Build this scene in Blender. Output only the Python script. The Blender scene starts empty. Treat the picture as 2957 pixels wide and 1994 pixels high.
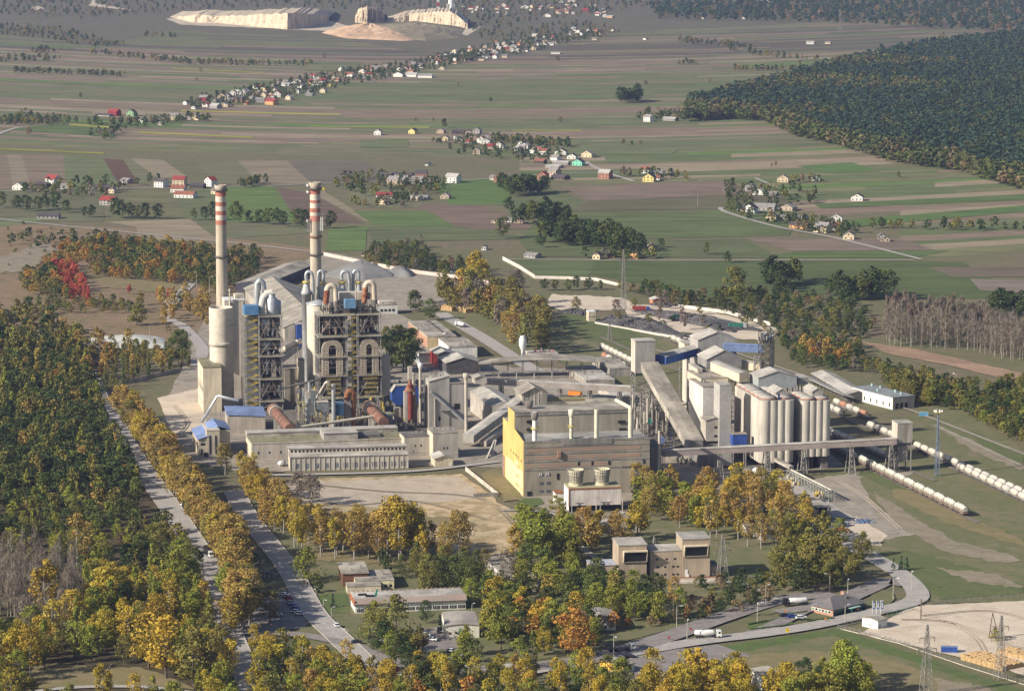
import bpy, math, random
import numpy as np
from mathutils import Vector
from math import radians as R, sin, cos, pi
random.seed(7); rng = np.random.default_rng(7)
sc = bpy.context.scene
# ---------------------------------------------------------------- camera
CAMH, FPX, YH = 340.0, 9000.0, -390.0          # height, focal length (photo px), horizon row
PITCH = math.atan((997 - YH) / FPX)
cam = bpy.data.objects.new('camera', bpy.data.cameras.new('camera'))
sc.collection.objects.link(cam)
cam.data.sensor_width = 36; cam.data.lens = 36 * FPX / 2957
cam.data.clip_start = 5; cam.data.clip_end = 60000
cam.location = (0, 0, CAMH); cam.rotation_euler = (pi / 2 - PITCH, 0, 0)
sc.camera = cam
# ---------------------------------------------------------------- sky, sun, exposure
SUN_AZ, SUN_EL = 28.0, 30.0                     # light travels towards this heading (from +X to +Y)
w = bpy.data.worlds.new('World'); sc.world = w; w.use_nodes = True
nt = w.node_tree; bg = nt.nodes['Background']; sk = nt.nodes.new('ShaderNodeTexSky')
sk.sky_type = 'NISHITA'; sk.sun_disc = False; sk.sun_elevation = R(SUN_EL)
sk.sun_rotation = R(270 - SUN_AZ); sk.dust_density = 1.5
nt.links.new(sk.outputs[0], bg.inputs[0]); bg.inputs[1].default_value = 0.074
sl = bpy.data.lights.new('sun', 'SUN'); sl.energy = 5.0; sl.angle = R(0.53); sl.color = (1, 0.915, 0.785)
so = bpy.data.objects.new('sun', sl); sc.collection.objects.link(so)
ldir = Vector((cos(R(SUN_AZ)) * cos(R(SUN_EL)), sin(R(SUN_AZ)) * cos(R(SUN_EL)), -sin(R(SUN_EL))))
so.rotation_euler = ldir.to_track_quat('-Z', 'Y').to_euler(); so.location = (0, 1500, 900)
sc.view_settings.view_transform = 'Standard'; sc.view_settings.look = 'None'
sc.view_settings.exposure = 0.45; sc.view_settings.gamma = 1
sc.render.engine = 'CYCLES'; sc.cycles.max_bounces = 5; sc.cycles.diffuse_bounces = 2
sc.cycles.volume_bounces = 0; sc.cycles.transparent_max_bounces = 6
# ---------------------------------------------------------------- photo pixel -> place
CP, SP = cos(PITCH), sin(PITCH)
def P(px, py, z=0.0):
    a = (px - 1478.5) / FPX; b = (997 - py) / FPX
    d = Vector((a, CP + b * SP, b * CP - SP)); t = (z - CAMH) / d.z
    return Vector((0, 0, CAMH)) + d * t
def hz(g, ty):
    """height at ground point g whose image row is ty"""
    k = (997 - ty) / FPX
    return CAMH + (k * g.y * CP - g.y * SP) / (CP + k * SP)
def scl(py):                                    # photo px per metre on the ground at row py
    p = P(1478, py); return FPX / math.hypot(p.y, CAMH)
# ---------------------------------------------------------------- materials
MATS = {}
def mk(name, c, rough=.85, ns=.35, na=.22, metal=0, streak=False, c2=None, bump=0, spec=.25, bright=None):
    if name in MATS: return MATS[name]
    m = bpy.data.materials.new(name); m.use_nodes = True; t = m.node_tree; n = t.nodes; L = t.links
    b = n['Principled BSDF']; b.inputs['Roughness'].default_value = rough; b.inputs['Metallic'].default_value = metal
    b.inputs['Specular IOR Level'].default_value = spec
    tc = n.new('ShaderNodeTexCoord'); mp = n.new('ShaderNodeMapping'); L.new(tc.outputs['Object'], mp.inputs[0])
    if streak: mp.inputs['Scale'].default_value = (1, 1, .12)
    no = n.new('ShaderNodeTexNoise'); no.inputs['Scale'].default_value = ns; no.inputs['Detail'].default_value = 7
    no.inputs['Roughness'].default_value = .62; L.new(mp.outputs[0], no.inputs['Vector'])
    rp = n.new('ShaderNodeMapRange'); rp.inputs[1].default_value = .38; rp.inputs[2].default_value = .62
    L.new(no.outputs[0], rp.inputs[0])
    mx = n.new('ShaderNodeMix'); mx.data_type = 'RGBA'; L.new(rp.outputs[0], mx.inputs[0])
    if c2 is None: c2 = tuple(min(1, v * (1 + na)) for v in c); c = tuple(v * (1 - na) for v in c)
    mx.inputs[6].default_value = (*c, 1); mx.inputs[7].default_value = (*c2, 1)
    n3 = n.new('ShaderNodeTexNoise'); n3.inputs['Scale'].default_value = ns * 7; n3.inputs['Detail'].default_value = 2; L.new(mp.outputs[0], n3.inputs['Vector'])
    n4 = n.new('ShaderNodeTexNoise'); n4.inputs['Scale'].default_value = .06; L.new(tc.outputs['Object'], n4.inputs['Vector'])
    ad = n.new('ShaderNodeMath'); ad.operation = 'ADD'; L.new(n3.outputs[0], ad.inputs[0]); L.new(n4.outputs[0], ad.inputs[1])
    r2 = n.new('ShaderNodeMapRange'); r2.inputs[1].default_value = .65; r2.inputs[2].default_value = 1.35; r2.inputs[3].default_value = .80; r2.inputs[4].default_value = 1.18; L.new(ad.outputs[0], r2.inputs[0])
    vs = n.new('ShaderNodeVectorMath'); vs.operation = 'SCALE'; L.new(mx.outputs[2], vs.inputs[0]); L.new(r2.outputs[0], vs.inputs['Scale']); L.new(vs.outputs[0], b.inputs['Base Color'])
    if bump:
        bp = n.new('ShaderNodeBump'); bp.inputs['Strength'].default_value = bump; bp.inputs['Distance'].default_value = .3
        n2 = n.new('ShaderNodeTexNoise'); n2.inputs['Scale'].default_value = ns * 6; L.new(tc.outputs['Object'], n2.inputs['Vector'])
        L.new(n2.outputs[0], bp.inputs['Height']); L.new(bp.outputs[0], b.inputs['Normal'])
    MATS[name] = m; return m
def ribbed(name, c, pitch=1.0, amt=.12, axis=0, rough=.55):
    """sheet cladding: thin seams across one axis plus grime"""
    m = mk(name, c, rough=rough, ns=.25, na=.14, streak=True); t = m.node_tree; n = t.nodes; L = t.links
    b = n['Principled BSDF']; src = b.inputs['Base Color'].links[0].from_socket
    tc = n.new('ShaderNodeTexCoord'); s = n.new('ShaderNodeSeparateXYZ'); L.new(tc.outputs['Object'], s.inputs[0])
    ad = n.new('ShaderNodeMath'); ad.operation = 'ADD'; L.new(s.outputs[0], ad.inputs[0]); L.new(s.outputs[1], ad.inputs[1])
    mu = n.new('ShaderNodeMath'); mu.operation = 'MULTIPLY'; mu.inputs[1].default_value = 1 / pitch
    L.new(ad.outputs[0] if axis == 0 else s.outputs[2], mu.inputs[0])
    fr = n.new('ShaderNodeMath'); fr.operation = 'FRACT'; L.new(mu.outputs[0], fr.inputs[0])
    gt = n.new('ShaderNodeMath'); gt.operation = 'GREATER_THAN'; gt.inputs[1].default_value = .8; L.new(fr.outputs[0], gt.inputs[0])
    sc2 = n.new('ShaderNodeMath'); sc2.operation = 'MULTIPLY'; sc2.inputs[1].default_value = amt * 3; L.new(gt.outputs[0], sc2.inputs[0])
    mx = n.new('ShaderNodeMix'); mx.data_type = 'RGBA'; mx.inputs[7].default_value = (c[0] * .4, c[1] * .4, c[2] * .4, 1)
    L.new(sc2.outputs[0], mx.inputs[0]); L.new(src, mx.inputs[6]); L.new(mx.outputs[2], b.inputs['Base Color'])
    return m
def leafmat(name, attr):
    m = bpy.data.materials.new(name); m.use_nodes = True; t = m.node_tree; n = t.nodes; L = t.links
    b = n['Principled BSDF']; b.inputs['Roughness'].default_value = .9; b.inputs['Specular IOR Level'].default_value = .1
    if attr: ci = n.new('ShaderNodeAttribute'); ci.attribute_name = 'Col'; cs = ci.outputs['Color']
    else: ci = n.new('ShaderNodeObjectInfo'); cs = ci.outputs['Color']
    tc = n.new('ShaderNodeTexCoord'); no = n.new('ShaderNodeTexNoise')
    no.inputs['Scale'].default_value = .35 if attr else 5.0; no.inputs['Detail'].default_value = 3
    L.new(tc.outputs['Object'], no.inputs['Vector'])
    rp = n.new('ShaderNodeMapRange'); rp.inputs[1].default_value = .35; rp.inputs[2].default_value = .65
    rp.inputs[3].default_value = .76; rp.inputs[4].default_value = 1.22; L.new(no.outputs[0], rp.inputs[0])
    mx = n.new('ShaderNodeVectorMath'); mx.operation = 'SCALE'; L.new(cs, mx.inputs[0]); L.new(rp.outputs[0], mx.inputs['Scale'])
    L.new(mx.outputs[0], b.inputs['Base Color'])
    tr = n.new('ShaderNodeBsdfTranslucent'); L.new(mx.outputs[0], tr.inputs[0])
    ms = n.new('ShaderNodeMixShader'); ms.inputs[0].default_value = .22
    L.new(b.outputs[0], ms.inputs[1]); L.new(tr.outputs[0], ms.inputs[2]); L.new(ms.outputs[0], n['Material Output'].inputs[0])
    return m
LEAF, LEAFV = leafmat('foliage', False), leafmat('woodland_foliage', True)
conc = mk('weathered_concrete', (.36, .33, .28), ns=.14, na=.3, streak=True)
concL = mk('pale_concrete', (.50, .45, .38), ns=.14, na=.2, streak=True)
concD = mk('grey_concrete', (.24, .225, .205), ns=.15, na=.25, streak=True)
dust = mk('dusty_roof', (.31, .28, .235), ns=.09, na=.3)
dustL = mk('pale_roof', (.40, .375, .335), ns=.09, na=.24)
dustD = mk('dark_roof', (.15, .14, .13), ns=.1, na=.25)
moss = mk('mossy_roof', (.26, .24, .17), ns=.3, c2=(.19, .18, .09))
cream = mk('cream_plaster', (.62, .54, .40), ns=.15, na=.12, streak=True)
white = mk('white_plaster', (.72, .70, .65), ns=.2, na=.08, streak=True)
steel = mk('galvanised_steel', (.45, .47, .48), rough=.42, metal=.45, ns=.3, na=.15)
steelD = mk('dark_steelwork', (.09, .085, .08), ns=.5, na=.35)
steelM = mk('weathered_steelwork', (.25, .235, .215), ns=.5, na=.35)
rust = mk('rusty_steel', (.22, .085, .04), ns=.35, c2=(.36, .16, .08))
rustP = mk('dusty_rust', (.30, .19, .145), ns=.3, na=.2)
yel = mk('yellow_railing', (.56, .43, .09), ns=1, na=.25)
blueR = mk('blue_roof', (.19, .255, .44), rough=.5, ns=.1, na=.2)
blueB = mk('blue_cladding', (.035, .085, .31), rough=.5, ns=.3, na=.15)
blueG = mk('blue_grey_panel', (.14, .27, .42), rough=.5, ns=.3, na=.15)
glass = mk('dark_glass', (.02, .022, .028), rough=.15, spec=.6, na=.1)
dark = mk('dark_opening', (.018, .018, .02), na=.1)
brick = mk('red_brick', (.27, .12, .075), ns=1.2, na=.25)
redP = mk('red_paint', (.38, .035, .03), rough=.5, ns=.5, na=.15)
orangeP = mk('orange_paint', (.62, .20, .03), rough=.5, ns=.5, na=.12)
whiteP = mk('white_paint', (.78, .78, .76), rough=.4, ns=.5, na=.06)
blackP = mk('black_rubber', (.02, .02, .02), rough=.8, na=.1)
greenP = mk('green_paint', (.02, .25, .17), rough=.5, ns=.5, na=.12)
bark = mk('bark', (.13, .105, .085), ns=3, na=.3)
barkP = mk('pale_bark', (.33, .30, .26), ns=3, na=.25)
wood = mk('sawn_timber', (.44, .30, .15), ns=1.2, na=.25)
corr = ribbed('grey_cladding', (.38, .36, .33), 1.6, .07)
corrB = ribbed('beige_cladding', (.42, .37, .31), 1.2, .08)
# ---------------------------------------------------------------- objects
C = sc.collection
def meta(o, label=None, cat=None, group=None, kind=None):
    if label: o['label'] = label
    if cat: o['category'] = cat
    if group: o['group'] = group
    if kind: o['kind'] = kind
    return o
def thing(name, label, cat, loc, rz=0, group=None):
    o = bpy.data.objects.new(name, None); C.objects.link(o); o.location = loc; o.rotation_euler = (0, 0, rz)
    o.empty_display_size = .5
    return meta(o, label, cat, group)
def npmesh(name, v, f, mats, col=None, mi=None):
    me = bpy.data.meshes.new(name); v = np.asarray(v, np.float32); f = np.asarray(f, np.int32); k = f.shape[1]
    me.vertices.add(len(v)); me.vertices.foreach_set('co', v.ravel())
    me.loops.add(f.size); me.loops.foreach_set('vertex_index', f.ravel())
    me.polygons.add(len(f)); me.polygons.foreach_set('loop_start', np.arange(0, f.size, k, dtype=np.int32))
    for m in mats: me.materials.append(m)
    if mi is not None: me.polygons.foreach_set('material_index', np.asarray(mi, np.int32))
    if col is not None:
        a = me.attributes.new('Col', 'FLOAT_COLOR', 'POINT')
        a.data.foreach_set('color', np.asarray(col, np.float32).ravel())
    me.update(); me.validate(); return me
class MB:
    """collects faces in place coordinates; build() makes ONE mesh object"""
    def __init__(s): s.v = []; s.f = []; s.sm = []
    def add(s, vs, fs, smooth=False):
        b = len(s.v); s.v += [Vector(x) for x in vs]; s.f += [tuple(i + b for i in q) for q in fs]; s.sm += [smooth] * len(fs); return s
    def quad(s, a, b, c, d): return s.add([a, b, c, d], [(0, 1, 2, 3)])
    def hexa(s, q):                                   # 8 corners: bottom 4 then top 4
        return s.add(q, [(3, 2, 1, 0), (4, 5, 6, 7), (0, 1, 5, 4), (1, 2, 6, 5), (2, 3, 7, 6), (3, 0, 4, 7)])
    def box(s, F, a0, a1, b0, b1, z0, z1):
        return s.hexa([F.pt(*p, z) for z in (z0, z1) for p in ((a0, b0), (a1, b0), (a1, b1), (a0, b1))])
    def beam(s, p, q, w, h=None):
        p = Vector(p); q = Vector(q); h = h or w; d = (q - p).normalized()
        side = d.cross(Vector((0, 0, 1)));
        if side.length < 1e-3: side = Vector((1, 0, 0))
        side.normalize(); up = side.cross(d)
        a = side * w / 2; b = up * h / 2
        return s.hexa([p - a - b, p + a - b, q + a - b, q - a - b, p - a + b, p + a + b, q + a + b, q - a + b])
    def cyl(s, p, q, r0, r1=None, n=14, caps=True):
        p = Vector(p); q = Vector(q); r1 = r0 if r1 is None else r1; d = (q - p).normalized()
        a = d.orthogonal().normalized(); b = d.cross(a); v = []
        for c, r in ((p, r0), (q, r1)):
            for i in range(n): t = 2 * pi * i / n; v.append(c + (a * cos(t) + b * sin(t)) * r)
        s.add(v, [(i, (i + 1) % n, n + (i + 1) % n, n + i) for i in range(n)], True)
        if caps: s.add(v[:n], [tuple(range(n))[::-1]]); s.add(v[n:], [tuple(range(n))])
        return s
    def tube(s, pts, r, n=12, close=True):
        pts = [Vector(x) for x in pts]; rr = r if isinstance(r, list) else [r] * len(pts); v = []; a = None
        for i, p in enumerate(pts):
            d = (pts[min(i + 1, len(pts) - 1)] - pts[max(i - 1, 0)]).normalized()
            a = d.orthogonal().normalized() if a is None else (a - d * a.dot(d)).normalized()
            b = d.cross(a)
            for k in range(n): t = 2 * pi * k / n; v.append(p + (a * cos(t) + b * sin(t)) * rr[i])
        f = []
        for i in range(len(pts) - 1):
            for k in range(n): f.append((i * n + k, i * n + (k + 1) % n, (i + 1) * n + (k + 1) % n, (i + 1) * n + k))
        s.add(v, f, True)
        if close: s.add(v[:n], [tuple(range(n))[::-1]]); s.add(v[-n:], [tuple(range(n))])
        return s
    def lathe(s, c, prof, n=20):
        v = []; f = []
        for z, r in prof:
            for k in range(n): t = 2 * pi * k / n; v.append((c[0] + r * cos(t), c[1] + r * sin(t), c[2] + z))
        for i in range(len(prof) - 1):
            for k in range(n): f.append((i * n + k, i * n + (k + 1) % n, (i + 1) * n + (k + 1) % n, (i + 1) * n + k))
        return s.add(v, f, True)
    def disc(s, c, r, n=20): return s.add([(c[0] + r * cos(2 * pi * k / n), c[1] + r * sin(2 * pi * k / n), c[2]) for k in range(n)], [tuple(range(n))])
    def prism(s, F, pts, z0, z1):
        n = len(pts); v = [F.pt(a, b, z0) for a, b in pts] + [F.pt(a, b, z1) for a, b in pts]
        return s.add(v, [tuple(range(n))[::-1], tuple(range(n, 2 * n))] + [(i, (i + 1) % n, n + (i + 1) % n, n + i) for i in range(n)])
    def gable(s, F, a0, a1, b0, b1, z, h, ov=.5, along='a', th=.35):
        """pitched roof slabs with overhang (ridge along a or b)"""
        if along == 'a':
            m = (b0 + b1) / 2; f = lambda a, b, zz: F.pt(a, b, zz); lo, hi, e0, e1 = a0, a1, b0, b1
        else:
            m = (a0 + a1) / 2; f = lambda a, b, zz: F.pt(b, a, zz); lo, hi, e0, e1 = b0, b1, a0, a1
        dz = ov * h / max(.1, (e1 - e0) / 2)
        for e, sgn in ((e0, -1), (e1, 1)):
            ee = e + sgn * ov; q = [(lo - ov, ee, z - dz), (hi + ov, ee, z - dz), (hi + ov, m, z + h), (lo - ov, m, z + h)]
            s.hexa([f(a, b, zz) for a, b, zz in q] + [f(a, b, zz + th) for a, b, zz in q])
        return s
    def gablewall(s, F, a0, a1, b0, b1, z0, z, h, along='a'):
        s.box(F, a0, a1, b0, b1, z0, z)
        if along == 'a':
            m = (b0 + b1) / 2; v = [F.pt(a0, b0, z), F.pt(a0, b1, z), F.pt(a0, m, z + h), F.pt(a1, b0, z), F.pt(a1, b1, z), F.pt(a1, m, z + h)]
        else:
            m = (a0 + a1) / 2; v = [F.pt(a0, b0, z), F.pt(a1, b0, z), F.pt(m, b0, z + h), F.pt(a0, b1, z), F.pt(a1, b1, z), F.pt(m, b1, z + h)]
        return s.add(v, [(0, 1, 2), (3, 4, 5), (0, 2, 5, 3), (1, 4, 5, 2)])
    def lattice(s, F, a0, a1, b0, b1, z0, z1, n, t=.4, tb=.25, taper=0):
        def c(i, z):
            k = taper * (z - z0) / (z1 - z0); ca, cb = (a0 + a1) / 2, (b0 + b1) / 2
            a, b = ((a0, b0), (a1, b0), (a1, b1), (a0, b1))[i % 4]
            return F.pt(a + (ca - a) * k, b + (cb - b) * k, z)
        for i in range(4): s.beam(c(i, z0), c(i, z1), t)
        for k in range(n):
            za, zb = z0 + (z1 - z0) * k / n, z0 + (z1 - z0) * (k + 1) / n
            for i in range(4):
                s.beam(c(i, za), c(i + 1, zb), tb); s.beam(c(i, zb), c(i + 1, zb), tb)
                if (k + i) % 2: s.beam(c(i + 1, za), c(i, zb), tb)
        return s
    def build(s, name, mat, parent=None, **kw):
        if not s.f: return None
        loc = Vector((0, 0, 0)); rz = 0
        if parent is not None:
            g = parent; loc = Vector(g.get('_o', (0, 0, 0)))
        else: loc = Vector((sum((v.x for v in s.v)) / len(s.v), sum((v.y for v in s.v)) / len(s.v), min(v.z for v in s.v)))
        me = bpy.data.meshes.new(name); me.from_pydata([v - loc for v in s.v], [], s.f)
        me.materials.append(mat); me.polygons.foreach_set('use_smooth', s.sm); me.update()
        o = bpy.data.objects.new(name, me); C.objects.link(o)
        if parent is not None: o.parent = parent
        else: o.location = loc
        o['_o'] = loc
        return meta(o, **kw)
def T(name, label, cat, loc, group=None):          # thing whose parts are given in place coordinates
    o = thing(name, label, cat, loc, 0, group); o['_o'] = Vector(loc); return o
def T0(name, label, cat, group=None):              # prototype around its own origin
    o = thing(name, label, cat, (0, 0, 0), 0, group); o['_o'] = Vector((0, 0, 0)); return o
def dup(root, loc, rz=0, label=None, group=None, scale=None, color=None):
    r = root.copy(); C.objects.link(r); r.location = loc; r.rotation_euler = (0, 0, rz)
    if scale: r.scale = scale
    if label: r['label'] = label
    if group: r['group'] = group
    for ch in root.children:
        c = ch.copy(); C.objects.link(c); c.parent = r
        if color: c.color = color
        for g in ch.children: d = g.copy(); C.objects.link(d); d.parent = c
    return r
class Fr:
    """local frame: a along the front (to the right), b away from the camera"""
    def __init__(s, o, phi=12.0): s.o = Vector((o[0], o[1], 0)); s.phi = R(phi); s.u = Vector((cos(s.phi), sin(s.phi), 0)); s.v = Vector((-sin(s.phi), cos(s.phi), 0))
    def pt(s, a, b, z): return s.o + s.u * a + s.v * b + Vector((0, 0, z))
O0 = Fr((0, 0), 0)
class Face:
    """front face from photo measurements: x0..x1, top row yt, bottom row yb (both at x0), ground row gy below x0"""
    def __init__(s, x0, x1, yt, yb, gy=None, d=10, phi=12.0):
        gy = yb if gy is None else gy; g = P(x0, gy); s.F = Fr(g, phi); s.z0 = max(0, hz(g, yb)) if yb != gy else 0.0; s.z1 = hz(g, yt)
        k = (x1 - 1478.5) / FPX; c = (CAMH - (s.z0 + s.z1) / 2) * SP
        s.w = (k * (g.y * CP + c) - g.x) / (s.F.u.x - k * s.F.u.y * CP); s.d = d; s.g = g
def windows(par, F, xs, z0, z1, wd, mat=None, b=-.06, name='window', th=.12):
    for x in xs:
        MB().box(F, x, x + wd, b, b + th, z0, z1).build(name, mat or glass, par)
def lin(a, b, n): return [a + (b - a) * i / (n - 1) for i in range(n)] if n > 1 else [a]
# simple flat-roofed hall: wall, roof slab (with upstand), windows
def hall(name, label, cat, fc, wall, roof, rows=(), parapet=.5, ov=.15, **kw):
    F, w_, d = fc.F, fc.w, fc.d
    t = T(name, label, cat, (fc.g.x, fc.g.y, 0), kw.get('group'))
    MB().box(F, 0, w_, 0, d, fc.z0, fc.z1).build('wall', wall, t)
    MB().box(F, -ov, w_ + ov, -ov, d + ov, fc.z1, fc.z1 + parapet).build('roof', roof, t)
    if w_ * d > 180:
        rr = random.Random(int(w_ * 7 + d)); m = MB()
        for k in range(4 + int(w_ * d / 160)): a, b, e = rr.uniform(1, w_ - 2), rr.uniform(1, d - 2), rr.uniform(.5, 1.3); m.box(F, a, a + e, b, b + e, fc.z1 + parapet, fc.z1 + parapet + rr.uniform(.5, 1.5))
        m.build('roof_vents', steelM, t, kind='stuff')
    for (n, za, zb, ww, m0, m1) in rows:
        windows(t, F, [m0 + (w_ - m0 - m1 - ww) * i / max(1, n - 1) for i in range(n)], fc.z0 + za, fc.z0 + zb, ww)
    return t
def gabled(name, label, cat, fc, wall, roof, rh=3, along='b', ov=.6, group=None, th=.35):
    t = T(name, label, cat, (fc.g.x, fc.g.y, 0), group)
    MB().gablewall(fc.F, 0, fc.w, 0, fc.d, fc.z0, fc.z1, rh, along).build('wall', wall, t)
    MB().gable(fc.F, 0, fc.w, 0, fc.d, fc.z1, rh, ov, along, th).build('roof', roof, t)
    return t
# ================================================================ ground, fields, roads
def groundmat(name, a, b, c3, s1=.012, s2=.12, s3=1.5):
    m = bpy.data.materials.new(name); m.use_nodes = True; t = m.node_tree; n = t.nodes; L = t.links; bs = n['Principled BSDF']
    bs.inputs['Roughness'].default_value = .95; bs.inputs['Specular IOR Level'].default_value = .1
    tc = n.new('ShaderNodeTexCoord'); prev = None
    for i, (s, c) in enumerate(((s1, b), (s2, c3))):
        no = n.new('ShaderNodeTexNoise'); no.inputs['Scale'].default_value = s; no.inputs['Detail'].default_value = 8; no.inputs['Roughness'].default_value = .65
        no.inputs['Distortion'].default_value = .6
        L.new(tc.outputs['Object'], no.inputs['Vector']); rp = n.new('ShaderNodeMapRange')
        rp.inputs[1].default_value = .42; rp.inputs[2].default_value = .62; L.new(no.outputs[0], rp.inputs[0])
        mx = n.new('ShaderNodeMix'); mx.data_type = 'RGBA'; L.new(rp.outputs[0], mx.inputs[0])
        if prev is None: mx.inputs[6].default_value = (*a, 1)
        else: L.new(prev, mx.inputs[6])
        mx.inputs[7].default_value = (*c, 1); prev = mx.outputs[2]
    no = n.new('ShaderNodeTexNoise'); no.inputs['Scale'].default_value = s3; no.inputs['Detail'].default_value = 3; L.new(tc.outputs['Object'], no.inputs['Vector'])
    rp = n.new('ShaderNodeMapRange'); rp.inputs[1].default_value = .3; rp.inputs[2].default_value = .7; rp.inputs[3].default_value = .75; rp.inputs[4].default_value = 1.25
    L.new(no.outputs[0], rp.inputs[0]); vm = n.new('ShaderNodeVectorMath'); vm.operation = 'SCALE'; L.new(prev, vm.inputs[0]); L.new(rp.outputs[0], vm.inputs['Scale'])
    L.new(vm.outputs[0], bs.inputs['Base Color']); return m
gbase = groundmat('rough_grassland', (.15, .145, .075), (.19, .15, .105), (.125, .125, .065))
gheath = groundmat('brown_heath', (.22, .16, .105), (.14, .12, .06), (.25, .18, .11), .02, .15)
gmead = groundmat('green_meadow', (.115, .14, .058), (.125, .145, .06), (.155, .135, .08), .008, .03)
gverge = groundmat('verge_grass', (.155, .15, .08), (.20, .17, .105), (.125, .14, .062), .02, .11)
gsand = groundmat('sandy_waste', (.52, .40, .255), (.40, .325, .22), (.28, .22, .12), .02, .09)
gyard = groundmat('dusty_yard', (.29, .255, .21), (.22, .19, .155), (.345, .305, .25), .02, .12)
gyardP = groundmat('pale_gravel_yard', (.55, .46, .36), (.46, .38, .29), (.60, .52, .42), .02, .1)
gasph = groundmat('worn_asphalt', (.23, .205, .195), (.19, .17, .165), (.27, .245, .23), .03, .2)
gasphL = groundmat('pale_concrete_road', (.36, .335, .315), (.31, .29, .27), (.40, .37, .34), .03, .2)
glawn = groundmat('lawn', (.10, .145, .045), (.12, .14, .06), (.09, .115, .045), .03, .2)
gwood = groundmat('woodland_floor', (.075, .06, .035), (.05, .05, .025), (.10, .08, .045), .03, .2)
gscrub = groundmat('purple_scrub', (.13, .12, .08), (.095, .11, .06), (.15, .125, .09), .01, .04)
ballast = groundmat('track_ballast', (.21, .18, .145), (.17, .145, .12), (.25, .22, .18), .05, .4)
LZ = [0]
def sheet(name, pts, mat, layer, z=None, **kw):
    LZ[0] += .0035; zz = .12 + .035 * layer + LZ[0] if z is None else z
    v = [Vector((p[0], p[1], zz)) for p in pts]
    m = MB(); m.v = v; m.f = [tuple(range(len(v)))]; m.sm = [False]
    o = m.build(name, mat); meta(o, kind='structure', **kw); return o
def patch(name, px, mat, layer, jit=1.0, sub=14, **kw):
    out = []; r = random.Random(len(px) * 31 + int(px[0][0]))
    for i in range(len(px)):
        a, b = px[i], px[(i + 1) % len(px)]; n = max(1, int(math.hypot(b[0] - a[0], b[1] - a[1]) / sub)) if jit else 1
        for k in range(n):
            t = k / n; out.append((a[0] + (b[0] - a[0]) * t + r.uniform(-jit, jit) * 2.2, a[1] + (b[1] - a[1]) * t + r.uniform(-jit, jit) * .9))
    pts = [P(x, y) for x, y in out]
    ar = sum(pts[i].x * pts[(i + 1) % len(pts)].y - pts[(i + 1) % len(pts)].x * pts[i].y for i in range(len(pts)))
    if ar < 0: pts = pts[::-1]
    return sheet(name, pts, mat, layer, **kw)
def smooth(pts, n=6):
    out = []
    for i in range(len(pts) - 1):
        p0, p1, p2, p3 = pts[max(0, i - 1)], pts[i], pts[i + 1], pts[min(len(pts) - 1, i + 2)]
        for k in range(n):
            t = k / n; out.append(.5 * (2 * p1 + (p2 - p0) * t + (2 * p0 - 5 * p1 + 4 * p2 - p3) * t * t + (3 * p1 - p0 - 3 * p2 + p3) * t ** 3))
    return out + [pts[-1]]
def ribbon(pts, wd, off=0.0):
    L_, R_ = [], []
    for i, p in enumerate(pts):
        d = (pts[min(i + 1, len(pts) - 1)] - pts[max(i - 1, 0)]); d.z = 0; d.normalize(); s = Vector((-d.y, d.x, 0))
        L_.append(p + s * (off + wd / 2)); R_.append(p + s * (off - wd / 2))
    return L_, R_
def road(name, px, wd, mat, layer, sm=True, kerb=None, line=None, jit=0):
    pts = [P(*q) for q in px]; pts = smooth(pts) if sm and len(pts) > 2 else pts
    def strip(nm, w_, off, m_, z, z2=None):
        a, b = ribbon(pts, w_, off); M = MB(); n = len(a)
        if z2 is None:
            M.add([Vector((p.x, p.y, z)) for p in a + b], [(i, n + i, n + i + 1, i + 1) for i in range(n - 1)])
        else:
            for i in range(n - 1): M.hexa([Vector((p.x, p.y, zz)) for zz in (z, z2) for p in (b[i], b[i + 1], a[i + 1], a[i])])
        o = M.build(nm, m_); meta(o, kind='structure'); return o
    PZ[0] += .004; z = .35 + .035 * layer + (PZ[0] - .12) * .5; o = strip(name, wd, 0, mat, z)
    if kerb:
        for s in (-1, 1): strip('kerb', .35, s * (wd / 2 + .17), concL, z - .03, z + .13)
    if line:
        a, _ = ribbon(pts, 0); M = MB()
        for i in range(len(a) - 1):
            L_ = (a[i + 1] - a[i]).length; k = max(1, int(L_ / 6))
            for j in range(k):
                p = a[i].lerp(a[i + 1], j / k); q = a[i].lerp(a[i + 1], (j + .5) / k); d = (q - p).normalized(); s = Vector((-d.y, d.x, 0)) * .09; u = Vector((0, 0, z + .012))
                M.quad(p - s + u, q - s + u, q + s + u, p + s + u)
        meta(M.build('road_marking', whiteP), kind='structure')
    return o
sheet('ground', [(-9000, 300), (9000, 300), (9000, 30000), (-9000, 30000)], gbase, 0, z=0)
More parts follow.
